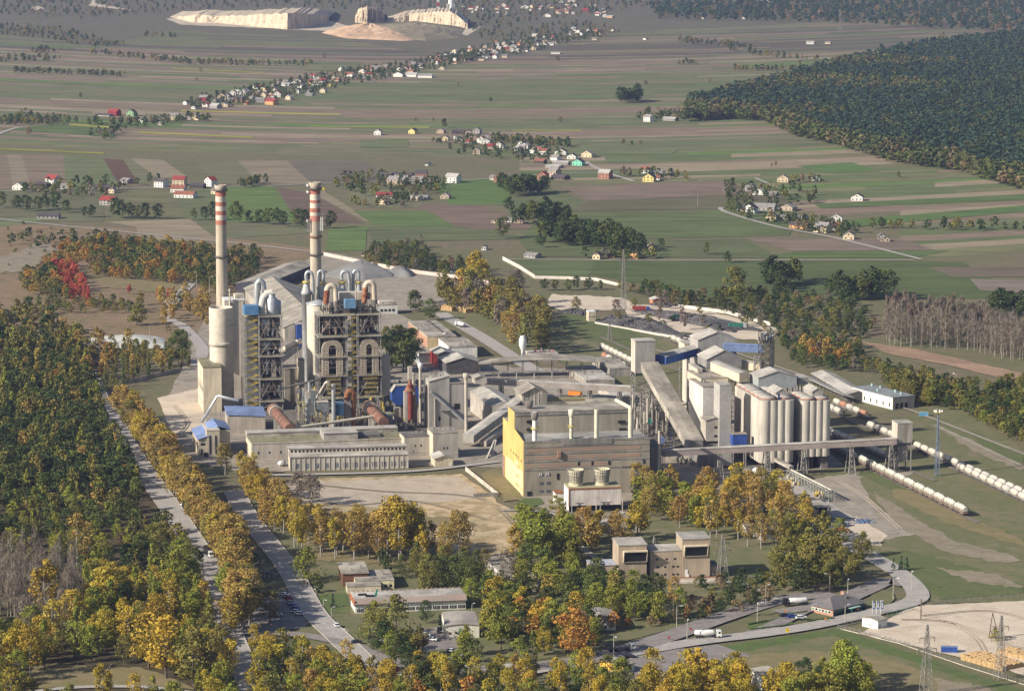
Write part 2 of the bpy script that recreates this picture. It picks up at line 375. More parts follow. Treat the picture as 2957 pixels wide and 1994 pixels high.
# --- strip fields of the plain: one sheet of many plots, colour per plot
fm = bpy.data.materials.new('field_crops'); fm.use_nodes = True
def _fm():
    t = fm.node_tree; n = t.nodes; L = t.links; b = n['Principled BSDF']; b.inputs['Roughness'].default_value = .95; b.inputs['Specular IOR Level'].default_value = .08
    at = n.new('ShaderNodeAttribute'); at.attribute_name = 'Col'; tc = n.new('ShaderNodeTexCoord'); mp = n.new('ShaderNodeMapping')
    mp.inputs['Scale'].default_value = (.25, 1, 1); L.new(tc.outputs['Object'], mp.inputs[0]); no = n.new('ShaderNodeTexNoise'); no.inputs['Scale'].default_value = .05
    no.inputs['Detail'].default_value = 8; no.inputs['Roughness'].default_value = .7; L.new(mp.outputs[0], no.inputs['Vector']); rp = n.new('ShaderNodeMapRange')
    rp.inputs[1].default_value = .3; rp.inputs[2].default_value = .7; rp.inputs[3].default_value = .68; rp.inputs[4].default_value = 1.3; L.new(no.outputs[0], rp.inputs[0])
    vm = n.new('ShaderNodeVectorMath'); vm.operation = 'SCALE'; L.new(at.outputs['Color'], vm.inputs[0]); L.new(rp.outputs[0], vm.inputs['Scale']); L.new(vm.outputs[0], b.inputs['Base Color'])
_fm()
PL, TN, GR, DG, BG, YL, OL = (.215, .165, .12), (.275, .225, .155), (.125, .15, .068), (.15, .155, .085), (.12, .185, .055), (.34, .33, .06), (.165, .165, .085)
PAL = [PL] * 6 + [TN] * 3 + [GR] * 4 + [DG] * 5 + [OL] * 4 + [BG]
FV, FF, FC = [], [], []
PZ = [.12]
def plot(px, c, z=.055):
    PZ[0] += .006; z = PZ[0]; b = len(FV); k = random.uniform(.86, 1.14); c = tuple(v * .85 + .15 * q for v, q in zip(c, (.15, .14, .095)))
    for x, y in px: p = P(x, y); FV.append((p.x, p.y, z)); FC.append((c[0] * k, c[1] * k, c[2] * k, 1))
    FF.append((b, b + 1, b + 2, b + 3))
rf = random.Random(3); ZS = [.055]
def strips(y0, y1, xl, xr, pal=PAL, tmin=1.6, tmax=6, lmin=140, lmax=1100, cur=2e-5, xm=1350):
    y = y0; ZS[0] += .012
    while y < y1:
        th = rf.uniform(tmin, tmax) * (y + 390) / 800; x = xl(y) - rf.uniform(0, 300) * (xl(y) < 50); e = xr(y)
        while x < e:
            ln = min(rf.uniform(lmin, lmax), e - x); c = rf.choice(pal if rf.random() < .35 else ([q for q in pal if q[1] > q[0] * .98] if sin(y * .055 + x * .0011 + 1.7 * sin(y * .017)) > -.05 else [q for q in pal if q[1] <= q[0] * .98] or pal)); k = max(1, int(ln / 160))
            if rf.random() < .003 and y > 180: c = YL
            f = lambda xx, yy: (xx, yy - cur * (xx - xm) ** 2)
            for j in range(k):
                xa, xb = x + ln * j / k, x + ln * (j + 1) / k
                b = len(FV); kk = 1
                for q in (f(xa, y + th), f(xb, y + th), f(xb, y), f(xa, y)):
                    p = P(*q); FV.append((p.x, p.y, ZS[0])); FC.append((*c, 1))
                FF.append((b, b + 1, b + 2, b + 3))
            x += ln
        y += th
FARP = [PL] * 5 + [(.12, .105, .08)] * 6 + [DG] * 5 + [GR] * 2 + [OL] * 3
strips(60, 175, lambda y: -60, lambda y: 3150, FARP, 2, 6, 200, 1300)
strips(175, 448, lambda y: -60, lambda y: 3150)
strips(448, 640, lambda y: 1500 + max(0, y - 500) * 6.5, lambda y: 3150, [PL] * 4 + [TN] * 3 + [GR] * 3 + [OL] * 3 + [BG], 4, 11)
strips(640, 760, lambda y: 2600, lambda y: 3150, [PL, TN, OL, DG, GR], 7, 16)
# hand-placed plots nearer the works (photo rows 440-700)
for px, c in (
    ([(-40, 548), (190, 540), (184, 448), (-40, 444)], PL), ([(40, 545), (90, 545), (62, 448), (20, 447)], TN), ([(190, 540), (345, 535), (300, 455), (184, 449)], GR),
    ([(345, 535), (400, 530), (355, 462), (298, 458)], (.13, .075, .055)), ([(400, 530), (455, 515), (378, 458), (355, 458)], DG), ([(455, 515), (540, 510), (470, 462), (378, 458)], TN),
    ([(540, 510), (620, 515), (566, 462), (470, 460)], OL), ([(620, 530), (755, 535), (686, 464), (566, 460)], DG), ([(755, 535), (900, 530), (828, 464), (686, 464)], TN),
    ([(900, 530), (1130, 520), (1050, 464), (828, 464)], (.15, .13, .10)),
    ([(-40, 640), (300, 640), (300, 545), (-40, 552)], DG), ([(300, 640), (540, 636), (495, 548), (340, 548)], OL), ([(540, 636), (660, 640), (660, 545), (495, 548)], GR),
    ([(660, 655), (860, 640), (790, 538), (650, 540)], (.095, .15, .04)), ([(860, 640), (1050, 645), (905, 560), (800, 540)], (.16, .11, .085)), ([(905, 560), (1060, 642), (1075, 640), (935, 552)], TN),
    ([(300, 640), (420, 660), (570, 655), (550, 632), (300, 632)][:4], TN), ([(-40, 662), (120, 640), (120, 630), (-40, 630)], GR),
    ([(400, 690), (640, 700), (560, 640), (390, 636)], TN), ([(640, 690), (930, 670), (900, 640), (560, 640)], DG),
    ([(1000, 545), (1200, 548), (1230, 600), (1040, 600)], DG), ([(1020, 610), (1240, 610), (1340, 658), (1080, 650)], BG),
    ([(1200, 590), (1380, 590), (1560, 662), (1330, 662)], (.16, .115, .09)), ([(1240, 528), (1480, 512), (1470, 590), (1300, 592)], (.10, .17, .045)),
    ([(1480, 512), (1640, 560), (1720, 600), (1470, 640)], GR), ([(1050, 650), (1330, 655), (1560, 690), (1080, 700)], GR), ([(950, 660), (1060, 655), (1055, 725), (940, 725)], BG),
    ([(1620, 540), (2100, 520), (2200, 560), (1700, 580)], (.18, .135, .105)), ([(1700, 580), (2260, 560), (2280, 600), (1640, 612)], (.135, .125, .075)),
    ([(1560, 615), (2300, 605), (2280, 680), (1500, 700)], (.10, .13, .05)), ([(2150, 690), (2600, 690), (2700, 722), (2290, 726)], (.19, .145, .115)),
    ([(2290, 728), (2740, 724), (2640, 745), (2200, 745)], (.095, .145, .045)), ([(1500, 700), (2150, 690), (2250, 745), (1540, 742)], (.10, .125, .055)),
    ([(1500, 752), (2780, 756), (2957, 860), (2100, 870)], (.095, .13, .045)), ([(2680, 772), (3000, 772), (3000, 800), (2750, 800)], (.17, .135, .10)),
    ([(2800, 805), (3000, 812), (3000, 850), (2830, 838)], (.24, .19, .16)), ([(1480, 750), (1720, 752), (1700, 800), (1560, 800)], (.095, .125, .05)),
    ([(0, 372), (330, 398), (330, 360), (190, 358)], (.095, .14, .045)), ([(400, 380), (730, 396), (730, 400), (400, 385)][::-1], YL), ([(200, 357), (335, 367), (335, 371), (200, 362)], YL),
    ([(0, 433), (300, 446), (300, 441), (0, 428)], (.25, .25, .05)), ([(500, 199), (760, 212), (760, 209), (500, 197)], YL), ([(890, 366), (1240, 372), (1240, 364), (890, 364)], (.22, .24, .06)),
    ([(1480, 378), (1680, 379), (1680, 376), (1480, 376)], YL), ([(2300, 480), (2400, 500), (2540, 495), (2460, 470)], (.10, .18, .05)), ([(2400, 640), (3000, 590), (3000, 608), (2330, 668)], (.085, .15, .04)),
    ([(2350, 590), (3000, 560), (3000, 575), (2370, 602)], (.085, .14, .04)),
    ([(1650, 425), (1960, 432), (1940, 445), (1660, 450)], GR), ([(1040, 405), (1180, 405), (1180, 425), (1040, 428)], GR)):
    plot(px, c, .075 if c is not YL else .11)
me = npmesh('fields', FV, FF, [fm], FC)
fo = bpy.data.objects.new('fields', me); C.objects.link(fo); meta(fo, kind='structure')
# --- big ground areas
patch('scrubland', [(-60, 0), (3100, 0), (3100, 30), (1800, 95), (1500, 120), (1250, 160), (1000, 110), (500, 90), (300, 130), (-60, 90)], gscrub, 1, 3, 60)
patch('heath', [(-60, 640), (420, 662), (900, 715), (980, 745), (700, 850), (600, 960), (500, 1010), (-60, 1010)], gheath, 2, 2)
patch('woodland_floor', [(-60, 960), (330, 1010), (270, 1130), (420, 1400), (640, 1800), (760, 2060), (-60, 2060)], gwood, 3, 2)
patch('gravel_yard', [(860, 790), (900, 735), (1000, 738), (1230, 792), (1440, 832), (1400, 850), (1240, 845), (1060, 850), (900, 860)], groundmat('brown_gravel', (.27, .235, .195), (.23, .205, .175), (.32, .28, .225), .01, .05), 3, 1.5)
patch('works_yard', [(600, 900), (760, 850), (900, 830), (1060, 850), (1150, 905), (1230, 950), (1300, 1030), (1480, 1062), (1720, 1065), (1830, 1130), (2000, 1180), (2200, 1100), (2330, 1120), (2390, 1300), (2440, 1345), (2300, 1370), (1900, 1450), (1600, 1480), (1500, 1440), (1440, 1350), (1250, 1345), (700, 1365), (450, 1310), (480, 1160)], gyard, 3, 1.5)
patch('sand_yard', [(455, 1150), (575, 1120), (600, 1240), (500, 1255)], gyardP, 4, 1.5)
patch('sandy_field', [(800, 1385), (1340, 1370), (1440, 1450), (1560, 1520), (1560, 1600), (1380, 1620), (1280, 1600), (1000, 1560), (830, 1490), (780, 1420)], gsand, 5, 2.5)
patch('grey_hardstanding', [(830, 1395), (1330, 1375), (1400, 1440), (1100, 1465), (860, 1450)], groundmat('field_gravel', (.42, .35, .275), (.34, .29, .23), (.46, .395, .32), .03, .12), 6, 2.5)
patch('park_grass', [(700, 1400), (830, 1480), (1300, 1605), (1600, 1600), (1650, 1500), (2100, 1480), (2420, 1600), (2480, 1740), (2000, 1800), (1700, 1880), (1250, 1960), (900, 1870), (740, 1640)], gverge, 4, 2)
patch('marshalling_grass', [(2380, 1370), (2500, 1340), (2700, 1130), (2957, 1300), (3060, 1380), (3060, 1740), (2700, 1740), (2560, 1640), (2440, 1500)], gverge, 4, 2)
patch('gravel_track', [(2300, 1400), (2420, 1370), (2640, 1360), (2600, 1385), (2480, 1380), (2520, 1450), (2640, 1540), (2560, 1560), (2500, 1520), (2440, 1480)], gyard, 5, 3)
patch('gravel_track', [(2400, 1500), (2470, 1490), (2560, 1545), (2540, 1580), (2440, 1560), (2380, 1540)], gyardP, 6, 3)
patch('storage_yard', [(2480, 1830), (2640, 1750), (2957, 1735), (3080, 1740), (3080, 1960), (2957, 1950), (2800, 1905), (2550, 1845)], gyardP, 5, 1.5)
patch('verge', [(2000, 1880), (2420, 1815), (2640, 1890), (3000, 2010), (3000, 2060), (2000, 2060), (2060, 1900)], glawn, 5, 2)
patch('verge', [(2080, 1895), (2400, 1835), (2900, 2000), (2700, 2060), (2300, 2060)], gverge, 6, 3)
patch('car_park', [(1830, 1890), (2070, 1862), (2190, 1900), (2180, 1960), (1900, 1990), (1760, 1950)], gasph, 7, 1)
patch('car_park', [(700, 1750), (840, 1700), (900, 1790), (880, 1810), (700, 1850), (680, 1800)], gasph, 6, 0)
patch('car_park', [(1190, 1830), (1300, 1800), (1340, 1870), (1230, 1880)], gasph, 6, 0)
patch('turning_circle_grass', [(2500, 1745), (2515, 1720), (2550, 1704), (2578, 1712), (2586, 1730), (2560, 1752), (2500, 1765)], gverge, 9, .5)
patch('lawn', [(905, 1720), (1000, 1712), (1010, 1770), (945, 1775)], glawn, 6, 1)
patch('lawn', [(1500, 1440), (1560, 1440), (1572, 1455), (1520, 1468), (1495, 1462)], glawn, 8, 1)
patch('lawn', [(2160, 1800), (2260, 1785), (2300, 1805), (2160, 1818)], glawn, 10, .5)
patch('courtyard', [(2330, 1796), (2405, 1788), (2400, 1808), (2330, 1812)], glawn, 10, .3)
patch('railway_field', [(1250, 880), (1700, 930), (2050, 1000), (2010, 1050), (1820, 1120), (1600, 1040), (1420, 1010)], gverge, 4, 2)
patch('quarry_yard', [(1590, 850), (1800, 860), (1850, 890), (1640, 905), (1580, 880)], gyardP, 5, 2)
patch('coal_yard', [(1800, 880), (1980, 885), (2260, 950), (2220, 985), (2080, 975), (1820, 940)], gyardP, 6, 2)
patch('ploughed_field', [(2480, 985), (2640, 1008), (2957, 1080), (3040, 1100), (3040, 1130), (2760, 1060), (2560, 1020)], mk('orange_earth', (.30, .20, .135), ns=.02, na=.15), 5, 1)
patch('silo_yard', [(1060, 800), (1300, 800), (1320, 870), (1150, 905), (1080, 870)], gyard, 5, 2)
patch('plant_floor_shade', [(690, 1170), (830, 1150), (1180, 1130), (1240, 1160), (1240, 1262), (1180, 1275), (760, 1270)], groundmat('shade_dark_concrete', (.15, .135, .12), (.11, .10, .09), (.19, .17, .145), .05, .2), 6, 1)  # dark ground patch: shade of the dense steelwork painted into its colour
worn = groundmat('worn_earth', (.24, .20, .145), (.20, .175, .115), (.28, .24, .18), .03, .12); dry = groundmat('dry_grass', (.20, .17, .085), (.17, .155, .07), (.235, .19, .11), .03, .12); lush = groundmat('lush_grass', (.115, .14, .055), (.13, .14, .065), (.10, .12, .05), .03, .12)
for i, (nm, mt, q) in enumerate((('worn_ground', worn, [(2520, 1420), (2600, 1470), (2750, 1560), (2900, 1600), (2957, 1620), (2900, 1630), (2720, 1590), (2580, 1510)]), ('dry_grass', dry, [(2560, 1400), (2700, 1430), (2860, 1520), (2957, 1560), (2957, 1580), (2760, 1520), (2600, 1450)]), ('lush_grass', lush, [(2500, 1600), (2620, 1590), (2800, 1640), (2957, 1690), (2957, 1715), (2720, 1730), (2640, 1680)]),
    ('worn_ground', worn, [(2700, 1640), (2850, 1655), (2957, 1690), (2957, 1700), (2800, 1680)]), ('dry_grass', dry, [(2080, 1905), (2300, 1880), (2560, 1900), (2800, 1990), (2500, 2040), (2200, 1990)]), ('worn_ground', worn, [(2700, 1960), (2850, 1985), (2957, 2040), (2700, 2040)]), ('lush_grass', lush, [(2480, 1370), (2570, 1365), (2660, 1420), (2560, 1410)]),
    ('worn_ground', worn, [(2700, 1230), (2760, 1250), (2957, 1350), (2957, 1362), (2800, 1300)]), ('lush_grass', lush, [(2790, 1240), (2957, 1320), (2957, 1340), (2850, 1300)]), ('dry_grass', dry, [(860, 1490), (1050, 1480), (1350, 1500), (1380, 1520), (1100, 1530), (900, 1520)]), ('dry_grass', dry, [(1380, 1370), (1440, 1350), (1520, 1440), (1460, 1450)]), ('lush_grass', lush, [(1600, 900), (1760, 930), (1900, 990), (1800, 1010), (1640, 960)]),
    ('dry_grass', dry, [(850, 1520), (1300, 1560), (1280, 1640), (900, 1620)]), ('worn_ground', worn, [(1640, 1490), (1860, 1480), (1840, 1540), (1700, 1545)]), ('pale_earth', dry, [(100, 1915), (420, 1930), (560, 1990), (300, 1985), (60, 1990)]), ('heath_patch', dry, [(250, 795), (420, 800), (560, 830), (480, 850), (300, 830)]), ('heath_patch', worn, [(0, 740), (140, 700), (220, 720), (120, 780), (0, 790)]), ('heath_patch', lush, [(330, 690), (600, 700), (560, 715), (380, 712)]))):
    patch(nm, q, mt, 7 if i != 9 else 8, 4, 16)
gyardT = groundmat('rutted_gravel', (.46, .385, .30), (.42, .35, .27), (.5, .43, .34))
for i, q in enumerate(([(850, 1430), (1000, 1460), (1200, 1450), (1400, 1500)], [(900, 1400), (1100, 1420), (1380, 1440), (1500, 1530)], [(2600, 1790), (2750, 1800), (2900, 1860), (3000, 1880)], [(2640, 1760), (2800, 1830), (2850, 1900)], [(2660, 1780), (2850, 1765), (3000, 1800)], [(500, 1170), (540, 1220), (520, 1250)], [(2420, 1390), (2500, 1440), (2600, 1530)], [(1000, 1540), (1200, 1500), (1350, 1560)], [(1900, 1400), (2080, 1400), (2260, 1395)])):
    p = smooth([P(*v) for v in q], 8)
    for off in (-1, 1):
        a, b = ribbon(p, .8, off); n = len(a); meta(MB().add([Vector((v.x, v.y, .62)) for v in a + b], [(k, n + k, n + k + 1, k + 1) for k in range(n - 1)]).build('tyre_track', worn if i < 2 or i == 7 else ballast if i == 8 else gyardT), kind='structure')
# --- roads
road('avenue', [(262, 1095), (285, 1140), (375, 1300), (500, 1480), (560, 1570), (612, 1640), (640, 1720), (650, 1790), (672, 1860), (720, 1960), (760, 2060)], 12, gasphL, 9, kerb=True)
road('entrance_road', [(676, 1420), (720, 1500), (830, 1640), (905, 1770), (985, 1850), (1060, 1930), (1120, 2060)], 11, gasphL, 9, kerb=True, line=True)
road('road', [(985, 1858), (1100, 1905), (1300, 1935), (1500, 1930), (1700, 1905), (1900, 1850), (2100, 1780), (2250, 1735), (2400, 1715)], 13, gasph, 8)
road('road', [(1500, 1945), (1750, 1900), (2000, 1857), (2200, 1832), (2350, 1808), (2500, 1775), (2620, 1745), (2650, 1715), (2600, 1660), (2500, 1600), (2430, 1570)], 11, gasphL, 7)
road('road', [(2250, 1772), (2400, 1745), (2500, 1705), (2560, 1680), (2620, 1690)], 12, gasph, 6)
road('road', [(2395, 1725), (2250, 1800), (2150, 1838)], 8, gasph, 6)
road('road', [(560, 810), (480, 905), (530, 945), (585, 1010), (560, 1060)], 9, gasphL, 6)
road('road', [(1270, 905), (1400, 980), (1500, 1045), (1560, 1080)], 12, gasphL, 6, sm=False)
road('lane', [(-40, 630), (200, 655), (500, 685), (700, 705), (1000, 740)], 4.5, gasphL, 5)
road('lane', [(-40, 555), (200, 548), (700, 540), (1000, 528), (1350, 520), (1560, 505), (1680, 500), (1800, 500)], 4, gasphL, 4)
road('lane', [(1690, 468), (1740, 495), (1830, 525)], 6, gasphL, 5)
road('lane', [(2080, 600), (2100, 615), (2240, 655), (2420, 690), (2660, 750)], 5, gasphL, 5)
road('lane', [(1450, 750), (1700, 752), (2000, 753), (2640, 752)], 3, gasphL, 5)
road('lane', [(2180, 515), (2250, 545)], 4, gasphL, 5)
road('lane', [(-20, 395), (40, 372), (80, 368)], 6, gasphL, 5)
road('lane', [(-60, 2035), (150, 1993), (400, 1986), (600, 2010)], 4, gasphL, 8)
road('path', [(1445, 1475), (1560, 1480), (1720, 1510), (1800, 1480)], 4, gasphL, 8)
road('path', [(1600, 1520), (1700, 1600), (1800, 1660)], 4, gasphL, 8)
road('path', [(2080, 1680), (2180, 1700), (2240, 1735)], 4, gasphL, 8)
road('path', [(690, 1375), (900, 1372), (1200, 1362), (1440, 1335)], 5, gasphL, 8)
road('loading_ramp', [(2270, 1380), (2320, 1425), (2380, 1465), (2440, 1500)], 12, gasphL, 9)
road('road', [(2425, 1560), (2350, 1520), (2280, 1460)], 9, gasphL, 6)
road('path', [(690, 1720), (640, 1735)], 5, gasphL, 8)
road('road', [(700, 1830), (860, 1835), (1000, 1860)], 8, gasph, 8)
def track(pts):
    pt = [P(*q) for q in pts]; a, b = ribbon(pt, 3.2); n = len(a)
    o = MB().add([Vector((p.x, p.y, .72)) for p in a + b], [(i, n + i, n + i + 1, i + 1) for i in range(n - 1)]).build('railway_track', ballast); meta(o, kind='structure')
    m = MB()
    for off in (-.75, .75):
        a, _ = ribbon(pt, 0, off)
        for i in range(n - 1): m.beam(a[i] + Vector((0, 0, .82)), a[i + 1] + Vector((0, 0, .82)), .12, .16)
    m.build('rail', steelD, o)
TR = {'a': ((2060, 1132), (2825, 1512)), 'b': ((1905, 972), (3060, 1485)), 'c': ((2740, 1349), (3060, 1502)), 'd': ((1735, 975), (2700, 1390)),
      'e': ((1715, 1000), (1850, 1068)), 'f': ((1725, 1030), (1830, 1083)), 'g': ((2380, 1160), (2620, 1262)), 'h': ((2560, 1210), (3040, 1445))}
for k in 'abcdefg': track(TR[k])
for q in (((1700, 925), (2020, 985), (2330, 1090), (2640, 1190), (3000, 1330)), ((2700, 1230), (3000, 1370)), ((1850, 1000), (2300, 1130))): road('track_bed', q, 3, gyard, 7, sm=False)
# ================================================================ the cement works
def chimney(cx, gy, ytop, rb, rt, bands, rings, label, extras=None):
    g = P(cx, gy); t = T('factory_chimney', label, 'chimney', g); H = hz(g, ytop)
    rad = lambda z: rb + (rt - rb) * z / H
    z0 = 0
    conc_z = hz(g, bands[-1][0])
    MB().lathe(g, [(z, rad(z)) for z in lin(0, conc_z, 12)], 28).build('shaft', mk('chimney_concrete', (.50, .43, .335), ns=.1, na=.14, streak=True), t)
    for i in range(len(bands) - 1):
        za, zb = hz(g, bands[i + 1][0]), hz(g, bands[i][0]); c = bands[i][1]
        m = {'r': mk('faded_red_paint', (.40, .16, .11), ns=.5, na=.25, streak=True), 'p': mk('faded_pink_paint', (.46, .20, .16), ns=.5, na=.2, streak=True), 'w': mk('faded_white_paint', (.62, .54, .45), ns=.4, na=.14, streak=True)}[c]
        MB().lathe(g, [(za, rad(za) + .02), (zb, rad(zb) + .02)], 28).build('painted_band', m, t)
    zc = hz(g, bands[0][0])
    MB().lathe(g, [(zc, rad(zc) + .1), (zc + (H - zc) * .3, rad(zc) + .25), (H, rt + .95), (H, rt + .2), (H - 3, rt - .5)], 28).build('cap', mk('stained_cap', (.52, .46, .37), ns=.5, c2=(.30, .25, .2), streak=True), t)
    for y, dr, h, m in rings:
        z = hz(g, y); ring = MB().lathe(g, [(z, rad(z)), (z, rad(z) + dr), (z + h, rad(z) + dr), (z + h, rad(z))], 28).build('gallery_ring', m, t)
        rl = MB()
        for k in range(20):
            a = 2 * pi * k / 20; a2 = 2 * pi * (k + 1) / 20; r = rad(z) + dr; q = lambda an, zz: (g.x + r * cos(an), g.y + r * sin(an), zz)
            rl.beam(q(a, z), q(a, z + 1.5), .12); rl.beam(q(a, z + 1.5), q(a2, z + 1.5), .12)
        rl.build('railing', steelD, ring)
    return t, g, H, rad
ch1 = chimney(645, 1118, 534, 4.15, 3.3, [(551, 'r'), (566, 'w'), (582, 'r'), (594, 'w'), (608, 'r'), (620, 'w'), (635, 'r'), (648, '')], [(551, 1.2, .6, steelD), (742, 1.3, .5, steelD)], 'left chimney of the two, crisp red and white bands, plain shaft')
ch2 = chimney(915, 1080, 526, 4.2, 3.4, [(548, 'r'), (560, 'w'), (577, 'r'), (585, 'w'), (600, 'r'), (612, 'w'), (622, 'p'), (638, '')], [(547, 1.3, .8, steelD), (685, .7, .8, rust), (736, 1.3, .5, steelD)], 'right chimney of the two, hung with antennas and dishes')
t, g, H, rad = ch2
for (dx, y, s, m) in ((-5, 534, 1.5, whiteP), (-5, 553, 1.5, whiteP), (-5, 637, 1.6, whiteP), (5.8, 545, 1.8, yel)):
    z = hz(g, y); a = MB().cyl((g.x + dx, g.y - 2, z), (g.x + dx, g.y - 2.8, z), s * .6, s * .5); a.beam((g.x + dx * .7, g.y, z), (g.x + dx, g.y - 2, z), .3); a.build('dish_antenna', m, t)
for i, dx in enumerate((-4.9, 4.9, -3.5, 3.8, 1.2)):
    z = hz(g, 668 - 4 * (i % 2)); MB().beam((g.x + dx, g.y - 3, z), (g.x + dx, g.y - 3, z + 9), .5).build('panel_antenna', whiteP if i % 2 else steelM, t)
# --- raw-meal silo
g = P(642, 1172); t = T('raw_meal_silo', 'round open-topped concrete silo left of the preheater stairs', 'silo', g); H = hz(g, 889); r = 7.6
siloM = mk('silo_concrete', (.60, .53, .44), ns=.35, na=.10, bump=.25)
MB().lathe(g, [(0, r), (H, r), (H + .6, r), (H + .6, r - .6), (H - 4, r - .6)], 36).build('shell', siloM, t)
MB().disc((g.x, g.y, H - 4), r - .6, 36).build('roof_deck', dustD, t)
z = hz(g, 996); MB().lathe(g, [(z, r), (z, r + .35), (z + 2.6, r + .35), (z + 2.6, r)], 36).build('ring_beam', concL, t)
MB().box(Fr(g, 40), r - 6, r - 2, -r - .1, -r + 1.3, hz(g, 938), hz(g, 936)).build('ledge', conc, t)
m = MB(); F = Fr(g, 12)
for s in (-.5, .5): m.beam(F.pt(-r - .8, s, 0), F.pt(-r - .8, s, 42), .16)
for k in range(28): m.beam(F.pt(-r - .8, -.5, 1.5 * k), F.pt(-r - .8, .5, 1.5 * k), .1)
m.build('ladder', steelM, t)
# --- lift building beside it
fc = Face(652, 709, 868, 1132, 1132, 14); F = fc.F
t = hall('lift_building', 'tall plain cream building between silo and stair tower', 'building', fc, mk('cream_render', (.50, .45, .38), ns=.1, na=.12, streak=True), whiteP, parapet=.6)
MB().box(F, fc.w * .28, fc.w * .34, -.9, 0, 14, fc.z1 - 1).build('pipe_duct', concL, t); MB().box(F, fc.w * .86, fc.w * .93, -.5, 0, 0, fc.z1 - .5).build('pilaster', concL, t)
MB().cyl(F.pt(fc.w * .25, -1.2, 14), F.pt(fc.w * .25, -1.2, hz(fc.g, 836)), .45).cyl(F.pt(fc.w * .25, -1.2, hz(fc.g, 840)), F.pt(fc.w * .25, -1.2, hz(fc.g, 834)), .8).build('vent_pipe', concL, t)
MB().box(F, fc.w * .55, fc.w, 4, 12, fc.z1 + .6, fc.z1 + 3.2).build('roof_cabin', concL, t)
fc = Face(588, 640, 1062, 1190, 1190, 36, 11); t = hall('raw_mill_building', 'cream building with long side wall at the left edge of the works', 'building', fc, cream, moss, parapet=.7)
for k, z in enumerate((5, 11, 17, 22)):
    MB().box(fc.F, -.1, .3, 4, 31, z, z + (1.6 if k % 2 else .5)).build('wall_strip', (rustP, concL)[k % 2], t)
for k in range(4): MB().box(fc.F, -.12, .2, 3 + 8 * k, 6 + 8 * k, 12.5, 15.8).build('window', glass, t)
# --- preheater towers
def stairs(F, a0, a1, b, lv, mat, par):
    for i in range(len(lv) - 1):
        za, zb = lv[i + 1], lv[i]; n = max(1, round((zb - za) / 4.2)); m = MB()
        for k in range(n):
            z0, z1 = za + (zb - za) * k / n, za + (zb - za) * (k + 1) / n; zm = (z0 + z1) / 2
            p = [(a0 + .6, z0, a1 - .6, zm), (a1 - .6, zm, a0 + .6, z1)]
            for j, (x0, q0, x1, q1) in enumerate(p):
                bb = b + j * .9
                m.hexa([F.pt(x0, bb, q0 - .25), F.pt(x0, bb + 1, q0 - .25), F.pt(x1, bb + 1, q1 - .25), F.pt(x1, bb, q1 - .25), F.pt(x0, bb, q0 + .1), F.pt(x0, bb + 1, q0 + .1), F.pt(x1, bb + 1, q1 + .1), F.pt(x1, bb, q1 + .1)])
                for zz in (.55, 1.1): m.beam(F.pt(x0, bb - .1, q0 + zz), F.pt(x1, bb - .1, q1 + zz), .13)
            m.box(F, a1 - .9, a1 + .3, b - .2, b + 2, zm - .1, zm + .15); m.box(F, a0 - .3, a0 + .9, b - .2, b + 2, z1 - .1, z1 + .15)
        m.build('stair_flight', mat, par)
def rail(m, F, a0, a1, b, z, st=2.0):
    for zz in (.55, 1.15): m.beam(F.pt(a0, b, z + zz), F.pt(a1, b, z + zz), .11)
    n = max(1, int((a1 - a0) / st))
    for k in range(n + 1): x = a0 + (a1 - a0) * k / n; m.beam(F.pt(x, b, z), F.pt(x, b, z + 1.15), .11)
def cyclone(F, a, b, z0, z1, r, mat, par, name='cyclone'):
    c = F.pt(a, b, 0); h = z1 - z0
    MB().lathe(c, [(z0, .35), (z0 + h * .45, r), (z1 - h * .12, r), (z1 - h * .04, r * .72), (z1, r * .45)], 18).build(name, mat, par)
def arch(F, ax, b, z0, hw, r, zt, mat, par, name, flat=.5, hexn=10):
    m = MB(); n = 10; pts = [F.pt(ax - hw, b, z0)] + [F.pt(ax - hw * cos(pi * k / n), b, zt - hw - r + (hw + .0) * sin(pi * k / n)) for k in range(n + 1)] + [F.pt(ax + hw, b, z0)]
    m.tube(pts, r, 12); return m.build(name, mat, par)
def frame_tower(t, F, w_, d, lv, bays, post=.5, fl=.45):
    cols = sorted({0.0, w_} | {x for b in bays for x in b[:2]})
    m = MB()
    for x in cols:
        for b in (0, d * .5, d): m.beam(F.pt(x, b, 0), F.pt(x, b, lv[0]), post)
    m.build('columns', steelM, t)
    for i, z in enumerate(lv[:-1]):
        sl_ = MB()
        for (x0, x1, k) in bays:
            ex = 1.3 if k == 'c' else .2
            sl_.box(F, x0 - ex * .6, x1 + ex * .6, -ex if k == 'c' else .6, d, z - fl, z)
        f = sl_.build('platform', mk('platform_edge', (.36, .335, .285), ns=.4, na=.2), t)
        r_ = MB()
        for (x0, x1, k) in bays:
            if k == 'c': rail(r_, F, x0 - .8, x1 + .8, -1.3, z)
        r_.build('railing', mk('dusty_railing', (.40, .34, .20), ns=1, na=.3), f)
    br = MB()
    for i in range(len(lv) - 1):
        for (x0, x1, k) in bays:
            if k != 'c': continue
            zt, zb = lv[i] - .5, lv[i + 1]; xm = (x0 + x1) / 2
            br.beam(F.pt(x0, -.1, zb), F.pt(xm, -.1, zt), .35); br.beam(F.pt(x1, -.1, zb), F.pt(xm, -.1, zt), .35)
            br.beam(F.pt(x0, -.1, zb + (zt - zb) * .45), F.pt(x1, -.1, zb + (zt - zb) * .45), .22)
            br.beam(F.pt(x0, -.1, zb + (zt - zb) * .72), F.pt(x1, -.1, zb + (zt - zb) * .72), .16)
    br.build('bracing', mk('pale_bracing', (.29, .27, .24), ns=.5, na=.25), t)
cyM = mk('dusty_cyclone', (.19, .17, .15), ns=.6, na=.35, streak=True)
